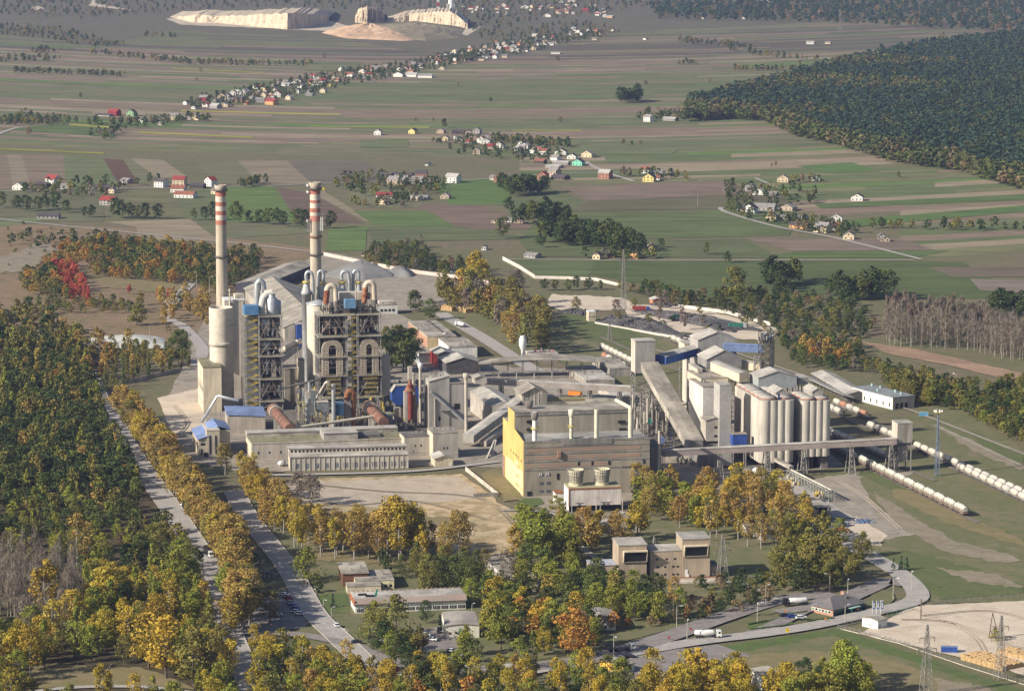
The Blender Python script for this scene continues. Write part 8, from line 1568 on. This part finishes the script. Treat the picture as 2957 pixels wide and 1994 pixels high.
for x, y, h, k, c, lb in ((520, 1640, 95, 'willow', LIM, 'rounded yellow-green willow by the avenue, upper'), (500, 1700, 110, 'willow', LIM, 'rounded yellow-green willow by the avenue, middle'), (535, 1740, 120, 'willow', LIM, 'rounded yellow-green willow by the avenue, lower'), (450, 1590, 80, 'willow', OLV, 'low olive willow left of the avenue'), (575, 1780, 90, 'tall', GLD, 'narrow gold tree at the avenue edge'), (480, 1960, 190, 'broad', YEL, 'large bright yellow crown at the bottom left of centre'), (430, 1930, 170, 'broad', YEL, 'tall bright yellow crown at the bottom left'), (560, 1990, 180, 'broad', OLV, 'big olive crown at the bottom below the avenue'), (640, 1960, 150, 'tall', OLV, 'thin olive poplar beside the bottom of the avenue'),
    (300, 1790, 150, 'broad', YEL, 'yellow crown in the middle of the left wood'), (360, 1800, 120, 'broad', DGR, 'dark crown in the middle of the left wood'), (130, 1800, 190, 'tall', YEL, 'tall yellow tree before the pale bare stand'), (225, 1660, 190, 'tall', GLD, 'tall golden tree right of the pale bare stand')): tree(x, y, h, k, c, lb, None, 1.15)
# poplars along the avenue and the entrance road
av = [(345, 1215), (380, 1265), (410, 1310), (440, 1350), (470, 1395), (500, 1435), (530, 1475), (560, 1520), (590, 1560), (620, 1605), (650, 1650), (668, 1700), (680, 1760), (690, 1800), (640, 1850)]
k = 0
for i in range(len(av) - 1):
    for j in range(4):
        for sd in (0, 1):
            f_ = (j + .5 * sd) / 4; x = av[i][0] + (av[i + 1][0] - av[i][0]) * f_ + 8 + sd * 30 + tr_.uniform(-5, 5); y = av[i][1] + (av[i + 1][1] - av[i][1]) * f_ + tr_.uniform(-6, 6) - sd * 3
            if x > 655 and y < 1600: continue
            c = tr_.choice((GLD, GLD, GLD, GLD, YEL, OLV)); cn = CN[c]; tree(x, y, tr_.uniform(96, 124) * scl(y) / 5.4, 'tall', c, f'{cn} poplar in the dense row right of the avenue', f'{cn} poplars right of the avenue', 1.35)
grove([(690, 1400), (730, 1400), (850, 1530), (830, 1560), (760, 1530)], 7, 26, [('tall', GLD, 20, 3), ('tall', YEL, 19, 1)], 'beside the upper entrance road', 7)
grove([(300, 1030), (520, 1035), (555, 1060), (420, 1095), (345, 1130), (330, 1190), (285, 1110)], 7, 50, [('poplar', OLV, 14, 3), ('tall', GLD, 13, 1.4), ('poplar', GRN, 14, 1.4)], 'left of the round concrete silo', 8)
grove([(210, 1012), (520, 1016), (500, 1060), (240, 1060)], 7, 26, [('tall', GLD, 13, 3), ('tall', OLV, 12, 1), ('broad', OLV, 10, 1.5)], 'in front of the chalk heap', 9)
grove([(-40, 900), (60, 900), (230, 1000), (200, 1060), (-40, 1060)], 8, 40, [('broad', OLV, 16, 3), ('broad', DGR, 16, 3), ('tall', GLD, 17, 1)], 'at the left edge beyond the wood', 10)
tree(515, 1050, 95, 'broad', GRN, 'round green tree right of the chalk heap', None, 1.1); tree(395, 940, 60, 'broad', OLV, 'round olive tree alone left of the far road bend', None, 1.3)
# heath shrubs and red trees
grove([(60, 820), (180, 740), (300, 700), (680, 740), (690, 830), (480, 820), (260, 800), (240, 880), (80, 850)], 8, 460, [('broad', OLV, 11, 4), ('broad', GLD, 11, 2.4), ('broad', ORG, 11, 1.6), ('broad', GRN, 12, 3), ('broad', DGR, 11, 2), ('broad', BRN, 10, 1.5)], 'on the heath', 11, [[(150, 800), (195, 750), (260, 760), (275, 890), (215, 890)]], near=0)
grove([(150, 800), (195, 760), (255, 850), (260, 890), (215, 880)], 5, 44, [('poplar', RED, 13, 2), ('broad', RED, 11, 3), ('broad', ORG, 10, 1)], 'in the bright red clump on the heath', 12); grove([(180, 720), (300, 720), (200, 850), (80, 850)], 9, 30, [('broad', ORG, 10, 1), ('broad', GLD, 10, 1)], 'around the red clump on the heath', 13)
grove([(80, 880), (420, 880), (440, 905), (80, 910)], 8, 40, [('broad', GRN, 8, 1), ('broad', OLV, 8, 1)], 'along the lower edge of the heath', 14)
grove([(20, 640), (260, 670), (240, 740), (20, 800)], 22, 26, [('bush', GRN, 3, 1), ('bush', BRN, 3, 1)], 'scattered over the brown heath', 15)
for x, y, h, lb in ((374, 850, 32, 'lone pointed red tree on the heath'), (458, 862, 30, 'left dark red tree near the road bend'), (488, 860, 32, 'right dark red tree near the road bend')): tree(x, y, h, 'broad', RED, lb, None, .8)
grove([(560, 780), (690, 740), (760, 745), (740, 820), (640, 850), (590, 850)], 9, 60, [('broad', DGR, 12, 2), ('broad', OLV, 11, 2), ('broad', BRN, 10, 1)], 'behind the left chimney', 16, near=20)
grove([(440, 900), (520, 850), (560, 880), (480, 960)], 9, 14, [('tall', GLD, 14, 2), ('bush', DGR, 5, 1)], 'by the far left road bend', 17); grove([(530, 890), (600, 880), (600, 960), (560, 960)], 8, 9, [('tall', GLD, 16, 2), ('poplar', OLV, 12, 1)], 'just left of the round silo top', 18)
# middle distance copses and hedges
def copse(pts, n, mix, where, sp=8, seed=1, near=0): grove(pts, sp, n, mix, where, seed, near=near)
dk = [('broad', DGR, 14, 3), ('broad', GRN, 14, 2), ('broad', OLV, 12, 1)]
for i, (x, y, h) in enumerate(((5, 600, 50), (50, 605, 50), (75, 610, 45), (110, 610, 55), (130, 605, 56), (160, 608, 56), (190, 615, 50), (245, 628, 36), (265, 628, 44), (330, 630, 56), (350, 632, 50), (375, 632, 52), (400, 634, 52), (420, 632, 48), (455, 634, 50), (560, 636, 40), (590, 636, 45), (615, 637, 50), (682, 645, 56), (720, 645, 40), (750, 648, 44), (775, 650, 46), (800, 650, 54), (820, 655, 40), (860, 658, 50), (880, 662, 60), (955, 660, 50), (395, 535, 30), (432, 528, 26), (456, 528, 26), (1452, 690, 62), (1560, 716, 36), (1470, 615, 40), (2595, 515, 24), (1910, 715, 36), (2100, 760, 45), (2040, 735, 34))):
    tree(x, y, h, 'broad', (DGR, GRN)[i % 3 == 0], 'dark rounded tree standing in the field hedge line', 'dark field trees', .95)
for pts, n, sd in (([(1555, 700), (1640, 680), (1860, 720), (1850, 735), (1620, 710)], 46, 21), ([(1440, 545), (1480, 560), (1580, 555), (1560, 562), (1480, 570)], 20, 22), ([(1470, 650), (1560, 640), (1650, 636), (1640, 648)], 26, 23), ([(1788, 300), (1855, 296), (1850, 290), (1790, 290)], 16, 24), ([(2180, 830), (2280, 800), (2320, 830), (2260, 850)], 10, 25), ([(2380, 850), (2500, 850), (2575, 870), (2440, 870)], 16, 26), ([(2860, 920), (2957, 930), (3000, 920), (2900, 900)], 10, 27)):
    grove(pts, 8, n, [('broad', DGR, 19, 3), ('broad', GRN, 18, 1)], 'in the dark copses of the plain', sd)
md = [('broad', DGR, 10, 4), ('broad', GRN, 9, 2), ('broad', OLV, 9, 1.6), ('broad', BRN, 9, .9), ('tall', GRY, 11, .5)]
for pts, n, sd in (([(1050, 770), (1080, 720), (1220, 715), (1240, 760), (1400, 780), (1420, 810), (1230, 790)], 110, 31), ([(950, 530), (1050, 510), (1300, 530), (1260, 570), (1180, 585), (1000, 560)], 80, 32), ([(1000, 590), (1180, 575), (1180, 600), (1050, 600)], 20, 33), ([(1240, 410), (1300, 395), (1600, 425), (1640, 470), (1500, 470), (1330, 450)], 85, 34), ([(1420, 402), (1640, 420), (1650, 428), (1430, 412)], 40, 341), ([(540, 290), (800, 240), (1000, 205), (1240, 175), (1400, 150), (1420, 165), (1250, 205), (1000, 250), (760, 300), (560, 318)], 480, 35),
    ([(1200, 180), (1420, 130), (1700, 90), (1760, 100), (1500, 160), (1300, 190)], 260, 36), ([(0, 350), (160, 340), (200, 355), (400, 350), (560, 340), (620, 350), (400, 372), (160, 360), (0, 366)], 90, 37), ([(260, 395), (350, 370), (380, 370), (300, 405)], 18, 38), ([(1840, 350), (1870, 320), (1990, 330), (1990, 352)], 30, 39), ([(2080, 560), (2100, 540), (2330, 550), (2390, 580), (2260, 600), (2120, 600)], 46, 40), ([(2050, 600), (2400, 650), (2500, 680), (2420, 690), (2200, 650)], 40, 41), ([(2280, 530), (2350, 522), (2370, 528)], 12, 42), ([(1780, 510), (1860, 500), (1980, 515), (1990, 525)], 18, 43), ([(1680, 745), (1780, 750), (1900, 750), (1880, 738)], 18, 44), ([(2340, 655), (2700, 665), (3000, 670), (3000, 664), (2700, 655)], 30, 45),
    ([(1560, 840), (1700, 830), (1830, 850), (1950, 880), (2000, 890), (2000, 870), (1900, 840)], 60, 46), ([(1900, 880), (2100, 850), (2300, 860), (2480, 880), (2530, 960), (2400, 1000), (2240, 960), (2060, 900)], 150, 47), ([(60, 540), (330, 530), (420, 545), (280, 575), (70, 560)], 40, 48), ([(700, 545), (770, 530), (750, 525), (690, 535)], 12, 49), ([(0, 690), (300, 690), (420, 720), (250, 730), (0, 710)], 26, 50), ([(2240, 970), (2480, 1000), (2500, 1060), (2700, 1100), (2760, 1130), (2700, 1160), (2500, 1080), (2300, 1060)], 110, 51)):
    grove(pts, 8 if sd < 51 else 7, n, md if sd not in (35, 36, 34) else [('broad', DGR, 8, 3), ('broad', GRN, 7, 1.5), ('broad', BRN, 6, .4)], '', sd, near=0, stuff='tree_belt')
grove([(2540, 1110), (2700, 1130), (2957, 1130), (3080, 1160), (3080, 1330), (2957, 1290), (2760, 1190), (2640, 1160)], 7, 330, [('broad', GRN, 11, 3), ('broad', DGR, 10, 2), ('willow', OLV, 12, 1.5), ('broad', LIM, 9, 1), ('tall', OLV, 12, 1)], '', 52, near=0)
grove([(2560, 1140), (2700, 1160), (2690, 1180), (2580, 1160)], 9, 12, [('willow', OLV, 17, 3), ('tall', LIM, 16, 1)], 'behind the white flat-roofed railway building', 53); grove([(2320, 1000), (2460, 1040), (2420, 1060), (2310, 1040)], 8, 16, [('tall', GLD, 13, 2), ('broad', ORG, 10, 1)], 'behind the lattice lift', 54)
# bare poplar plantation
grove([(2560, 1000), (2790, 1012), (3060, 1075), (3060, 1000), (2760, 950), (2560, 930)], 6.2, 210, [('bare', GRY, 22, 1)], 'in the pale plantation at the right edge', 55, near=150)
# yellow poplars in the middle of the works
grove([(1270, 870), (1400, 860), (1500, 900), (1590, 960), (1570, 1030), (1480, 1010), (1430, 940), (1290, 900)], 7.5, 80, [('tall', OLV, 22, 3), ('tall', GLD, 20, 2), ('tall', GRY, 21, 1.6)], 'in the autumn grove behind the mill', 56); grove([(1320, 800), (1400, 800), (1420, 850), (1340, 880)], 9, 8, [('tall', YEL, 24, 1)], 'in the tall yellow clump behind the works', 57)
for x, y, h, k, c, lb in ((1200, 900, 60, 'broad', GRN, 'green tree right of the small white office'), (1240, 925, 70, 'broad', GRN, 'second green tree right of the small white office'), (1130, 1070, 130, 'broad', DGR, 'tall dark tree right of the twin preheater tower, left'), (1165, 1075, 115, 'broad', GRN, 'tall green tree beside the long workshop wall'), (1150, 1045, 110, 'broad', GRN, 'middle green tree behind the tall dark one'), (1190, 1040, 90, 'broad', DGR, 'rightmost dark tree before the brick workshop wall'), (1115, 1040, 100, 'broad', OLV, 'olive tree close to the small pale hut'), (2120, 870, 95, 'broad', OLV, 'large solitary rounded oak beyond the dark heaps'), (2590, 985, 40, 'broad', OLV, 'lone tree at the left end of the bare plantation'), (1040, 900, 26, 'broad', GRN, 'bush left of the small white office'), (1490, 880, 100, 'tall', GRY, 'pale leafless tree in the autumn grove')): tree(x, y, h, k, c, lb, None, 1.1)
# foreground park
yl = [('tall', YEL, 19, 3), ('tall', GLD, 19, 3), ('tall', OLV, 17, .6)]
grove([(850, 1560), (1000, 1590), (1330, 1620), (1310, 1640), (1000, 1620), (850, 1600)], 7.5, 34, [('tall', YEL, 22, 3), ('tall', GLD, 23, 3)], 'in the row between the sandy field and the offices', 60); grove([(1130, 1590), (1210, 1590), (1200, 1625), (1120, 1620)], 5, 8, [('tall', YEL, 25, 1)], 'in the tall yellow clump behind the white offices', 61)
grove([(2010, 1440), (2130, 1420), (2240, 1440), (2330, 1520), (2340, 1580), (2200, 1590), (2020, 1560)], 7.5, 56, [('tall', GLD, 19, 3), ('tall', YEL, 18, 2), ('tall', OLV, 17, 1)], 'in the golden grove left of the truck canopy', 62); grove([(1820, 1420), (1960, 1430), (2040, 1480), (2000, 1540), (1850, 1500)], 8, 24, [('broad', LIM, 15, 2), ('tall', GLD, 17, 2), ('broad', GRN, 12, 1)], 'right of the white cooling house', 63)
grove([(1500, 1560), (1640, 1560), (1680, 1640), (1560, 1660)], 8, 12, [('broad', LIM, 20, 2), ('tall', GLD, 15, 1)], 'below the yellow wall of the mill', 64); grove([(1500, 1660), (1700, 1690), (1900, 1740), (1980, 1780), (1900, 1810), (1640, 1770), (1500, 1730)], 8, 44, [('broad', DGR, 14, 2), ('broad', GRN, 15, 3), ('broad', LIM, 14, 2), ('tall', GLD, 15, 1)], 'in front of the switch house', 65)
grove([(1720, 1830), (2000, 1800), (2080, 1780), (2240, 1740), (2260, 1725), (2060, 1740), (1960, 1790), (1780, 1810)], 7, 36, [('bush', BRN, 6, 1.5), ('broad', BRN, 8, 2), ('broad', DGR, 8, 1), ('broad', ORG, 7, .6)], 'along the dark entrance road', 66); grove([(2240, 1660), (2420, 1640), (2470, 1690), (2380, 1720), (2260, 1720)], 8, 22, [('broad', OLV, 14, 2), ('broad', DGR, 13, 2), ('tall', OLV, 14, 1)], 'behind the gatehouse', 67)
grove([(1410, 1760), (1560, 1780), (1700, 1830), (1720, 1870), (1560, 1900), (1400, 1880)], 8, 40, [('broad', LIM, 14, 2), ('broad', YEL, 14, 2), ('broad', GRN, 13, 1.5), ('bush', DGR, 5, 1), ('broad', ORG, 11, .6)], 'right of the emblem hall', 68); grove([(1340, 1700), (1470, 1700), (1480, 1760), (1360, 1760)], 8, 12, [('broad', LIM, 12, 1), ('broad', GRN, 12, 1), ('bush', DGR, 5, 1)], 'right of the long white office', 69)
bt_ = [('broad', YEL, 13, 3), ('tall', YEL, 15, 3), ('broad', LIM, 13, 2.4), ('tall', GLD, 14, 1), ('broad', OLV, 12, 1.6), ('broad', GRN, 11, 2)]
grove([(730, 1885), (880, 1890), (960, 1960), (1060, 2000), (1060, 2070), (730, 2070)], 6.6, 46, bt_, 'at the bottom left of the entrance road', 70); grove([(930, 1940), (1350, 1960), (1800, 1970), (1850, 2070), (930, 2070)], 7, 70, bt_ + [('broad', DGR, 12, 1.5), ('broad', ORG, 9, .6)], 'along the bottom edge of the picture', 71)
grove([(1870, 1985), (2120, 1975), (2150, 2060), (1860, 2070)], 6.5, 20, [('broad', YEL, 17, 1)], 'in the round yellow clump at the bottom', 72); grove([(2270, 1985), (2480, 1970), (2500, 2060), (2200, 2070)], 6.5, 22, [('broad', LIM, 18, 2), ('broad', YEL, 17, 1), ('broad', DGR, 13, .5)], 'in the olive and yellow clump at the bottom right', 73)
for x, y, h, k, c, lb in ((890, 1680, 110, 'willow', LIM, 'large willow beside the entrance road'), (1080, 1840, 115, 'willow', LIM, 'willow before the left half of the long office'), (1145, 1855, 150, 'willow', OLV, 'biggest willow before the middle of the long office'), (1240, 1700, 105, 'willow', OLV, 'spreading willow behind the long white office, left'), (1310, 1695, 95, 'willow', GRN, 'spreading willow behind the long white office, right'), (962, 1755, 48, 'conifer', PIN, 'small dark spruce on the lawn left of the long office'), (1068, 1855, 44, 'conifer', PIN, 'dark spruce below the left willow'), (1230, 1800, 70, 'broad', DGR, 'dark tree left of the emblem hall'), (1270, 1830, 60, 'conifer', PIN, 'spruce at the corner of the emblem hall'),
    (780, 1800, 100, 'broad', OLV, 'round olive tree in the parking lot'), (700, 1780, 120, 'tall', GLD, 'golden tree between the avenue and the parking lot'), (655, 1740, 120, 'broad', LIM, 'lime tree by the dark shelter'), (735, 1640, 50, 'broad', DGR, 'dark bush tree left of the entrance road'), (920, 1710, 34, 'bush', DGR, 'dark shrub under the large willow'), (1655, 1900, 160, 'broad', ORG, 'striking orange tree in front of the barrel-roofed workshop'), (1490, 1640, 130, 'tall', GLD, 'golden tree at the top end of the white-sided store'), (1460, 1720, 140, 'tall', GRY, 'pale half-bare tree in front of the white-sided store'), (1560, 1640, 170, 'broad', LIM, 'very large yellow-green tree left of the switch house'), (1840, 1560, 120, 'broad', YEL, 'bright yellow tree behind the left hooded tower'),
    (1880, 1480, 110, 'broad', OLV, 'rounded olive tree at the mill corner'), (2395, 1640, 125, 'broad', OLV, 'big olive tree above the loop road'), (2488, 1610, 75, 'willow', OLV, 'bushy tree on the grass beside the upper loop'), (2580, 1650, 42, 'conifer', PIN, 'left spruce of the small trio'), (2602, 1648, 50, 'conifer', PIN, 'tallest middle spruce of the small trio'), (2618, 1648, 46, 'conifer', PIN, 'right spruce of the small trio'), (2880, 1848, 40, 'bush', OLV, 'lone round bush in the pale yard'), (2340, 1690, 90, 'broad', OLV, 'olive tree behind the gatehouse left'), (1540, 1960, 150, 'poplar', GRN, 'slim dark green poplar near the green-cabbed tanker'), (1210, 1990, 110, 'broad', DGR, 'dark green tree at the bottom centre'), (1170, 1890, 36, 'bush', RED, 'dark red shrubs at the lower junction'), (1130, 1950, 34, 'bush', RED, 'red shrub behind the small white board'),
    (1640, 1460, 0.1 + 40, 'bush', OLV, 'shrub at the left foot of the cooling house'), (1605, 1470, 44, 'bush', LIM, 'yellowish shrub before the pump annex'), (650, 1380, 100, 'tall', OLV, 'olive poplar at the corner of the blue-roofed hall'), (860, 1452, 90, 'tall', GRY, 'left of two bare trees on the sandy field'), (900, 1462, 92, 'tall', GRY, 'right of two bare trees on the sandy field'), (2010, 1440, 60, 'broad', DGR, 'dark bush tree right of the mill annex')): tree(x, y, h, k, c, lb, None, 1.1)
grove([(1640, 900), (1900, 880), (2200, 940), (2240, 975), (2000, 960), (1760, 945)], 8, 22, [('tall', GRY, 13, 2), ('bush', DGR, 5, 1), ('broad', OLV, 9, 1)], 'between the dark heaps', 75)
dm = [('broad', DGR, 13, 2), ('broad', GRN, 13, 2), ('broad', OLV, 13, 2), ('broad', YEL, 14, 1), ('broad', LIM, 14, 1.5)]
grove([(1090, 1640), (1400, 1640), (1395, 1690), (1130, 1672)], 8, 13, [('willow', GRN, 13, 2), ('willow', OLV, 13, 2), ('broad', DGR, 12, 1)], 'between the bare lot and the offices', 76); grove([(1090, 1885), (1420, 1895), (1600, 1930), (1500, 1960), (1100, 1945)], 7, 9, dm, 'below the offices near the junction', 77); grove([(1380, 1770), (1420, 1700), (1500, 1770), (1680, 1800), (1690, 1840), (1560, 1870), (1400, 1850)], 7, 18, dm, 'in the thicket right of the emblem hall', 78); grove([(2240, 1560), (2420, 1560), (2440, 1640), (2260, 1650)], 8, 14, [('broad', OLV, 14, 2), ('broad', LIM, 14, 1), ('tall', GLD, 15, 1)], 'below the truck canopy', 79)
grove([(1560, 1570), (1700, 1540), (1840, 1560), (1780, 1600), (1640, 1620)], 8, 16, [('tall', GLD, 16, 2), ('broad', OLV, 12, 1), ('broad', YEL, 15, 1)], 'below the cooling house', 97); grove([(2010, 1690), (2240, 1680), (2240, 1720), (2060, 1735)], 7, 16, [('broad', DGR, 8, 2), ('bush', OLV, 5, 2), ('broad', BRN, 8, 1)], 'below the hooded-window building', 98)
# right-hand forest, far woods
FR = [('broad', PIN, 15, 5), ('broad', DGR, 15, 2), ('broad', OLF, 14, .8), ('conifer', PIN, 17, 2)]; CN_ = 0
fpoly = [(1975, 330), (1990, 300), (2110, 268), (2260, 235), (2430, 185), (2640, 140), (2957, 100), (3200, 90), (3200, 610), (2957, 540), (2700, 470), (2560, 455), (2400, 410), (2200, 345), (2100, 338)]
grove(fpoly, 12.5, 7600, FR, '', 80, near=0, stuff='forest')
grove([(1975, 352), (2110, 345), (2210, 352), (2290, 395), (2420, 425), (2570, 470), (2760, 495), (2957, 555), (3100, 600), (3100, 560), (2957, 520), (2700, 460), (2400, 400), (2200, 335), (2000, 330)], 9, 700, [('broad', OLF, 17, 3), ('broad', GRN, 17, 2), ('broad', DGR, 17, 2), ('tall', BRN, 17, 1.4)], '', 81, near=0, stuff='forest')
grove([(1880, 15), (2300, 5), (3200, -30), (3200, 110), (2957, 98), (2400, 68), (1900, 58)], 22, 1700, [('broad', PIN, 17, 3), ('broad', DGR, 16, 2), ('broad', BRN, 15, 1)], '', 82, near=0, stuff='far_forest')
grove([(-60, -20), (1200, -30), (1900, -30), (1900, 20), (1500, 70), (1400, 120), (1330, 70), (1120, 30), (960, 30), (800, 20), (480, 40), (200, 60), (-60, 40)], 26, 1300, [('broad', DGR, 11, 3), ('broad', BRN, 10, 2), ('broad', OLV, 10, 1)], '', 83, near=0, stuff='far_forest')
for pts, n, sd in (([(-60, 95), (-60, 70), (180, 85), (340, 125), (360, 135), (260, 140), (160, 120)], 160, 84), ([(-60, 165), (60, 165), (180, 170), (130, 182), (-60, 180)], 50, 85), ([(40, 205), (360, 218), (355, 224), (40, 212)], 60, 86), ([(260, 150), (580, 182), (900, 185), (900, 192), (560, 190), (260, 158)], 110, 87), ([(80, 148), (170, 140), (180, 150), (100, 158)], 20, 88), ([(420, 100), (520, 105), (500, 112), (400, 110)], 16, 89), ([(2120, 200), (2320, 200), (2380, 206), (2120, 206)], 40, 90), ([(1957, 115), (2130, 130), (2180, 145), (2130, 142), (1957, 125)], 50, 91), ([(2100, 145), (2280, 165), (2500, 180), (2400, 182), (2200, 165)], 40, 92), ([(-60, 355), (80, 330), (200, 345), (190, 362), (-60, 366)], 40, 93), ([(1960, 184), (2010, 182), (2010, 188), (1960, 188)], 8, 94), ([(1400, 100), (1700, 60), (1800, 95), (1700, 120), (1430, 140)], 120, 95)):
    grove(pts, 9, n, [('broad', DGR, 9, 3), ('broad', OLV, 9, 1.5), ('broad', BRN, 8, 1)], '', sd, near=0, stuff='field_hedge')
for x, y, h in ((580, 210, 16), (936, 170, 14), (233, 284, 18), (568, 236, 12), (84, 392, 22), (1322, 250, 14), (1417, 296, 18), (1610, 180, 16), (1618, 355, 20), (1200, 352, 14), (1252, 353, 14), (1283, 370, 30), (1864, 248, 16), (2545, 152, 22), (2720, 122, 28), (2310, 190, 20), (2050, 240, 14), (2228, 482, 12), (2240, 480, 14), (1800, 420, 18), (1825, 420, 16), (1850, 420, 16)):
    tree(x, y, h, 'broad', DGR if x % 2 else BRN, 'small solitary tree out in the open strip fields', 'solitary field trees', .9)
TREES.sort(key=lambda q: -q[2]); rest = []
for q in TREES:
    if CNT.get(q[3], 0) < 295 or q[6] is None: tree_now(*q)
    else: g = P(q[0], q[1]); rest.append((g.x, g.y, q[3], q[4], q[2] / scl(q[1])))
mass('tree_belt', rest, 1.0, MID)
# haze
MB().box(O0, -9500, 9500, -50, 16000, -1.2, 385).build('haze', MATS.setdefault('haze', bpy.data.materials.new('haze')), None, kind='stuff')
hm_ = MATS['haze']; hm_.use_nodes = True; hn = hm_.node_tree; hn.nodes.remove(hn.nodes['Principled BSDF']); pv = hn.nodes.new('ShaderNodeVolumePrincipled')
pv.inputs['Color'].default_value = (.48, .58, 1.0, 1); pv.inputs['Density'].default_value = .000034; pv.inputs['Anisotropy'].default_value = .2; hn.links.new(pv.outputs[0], hn.nodes['Material Output'].inputs['Volume'])
for o in bpy.data.objects:
    if '_o' in o: del o['_o']
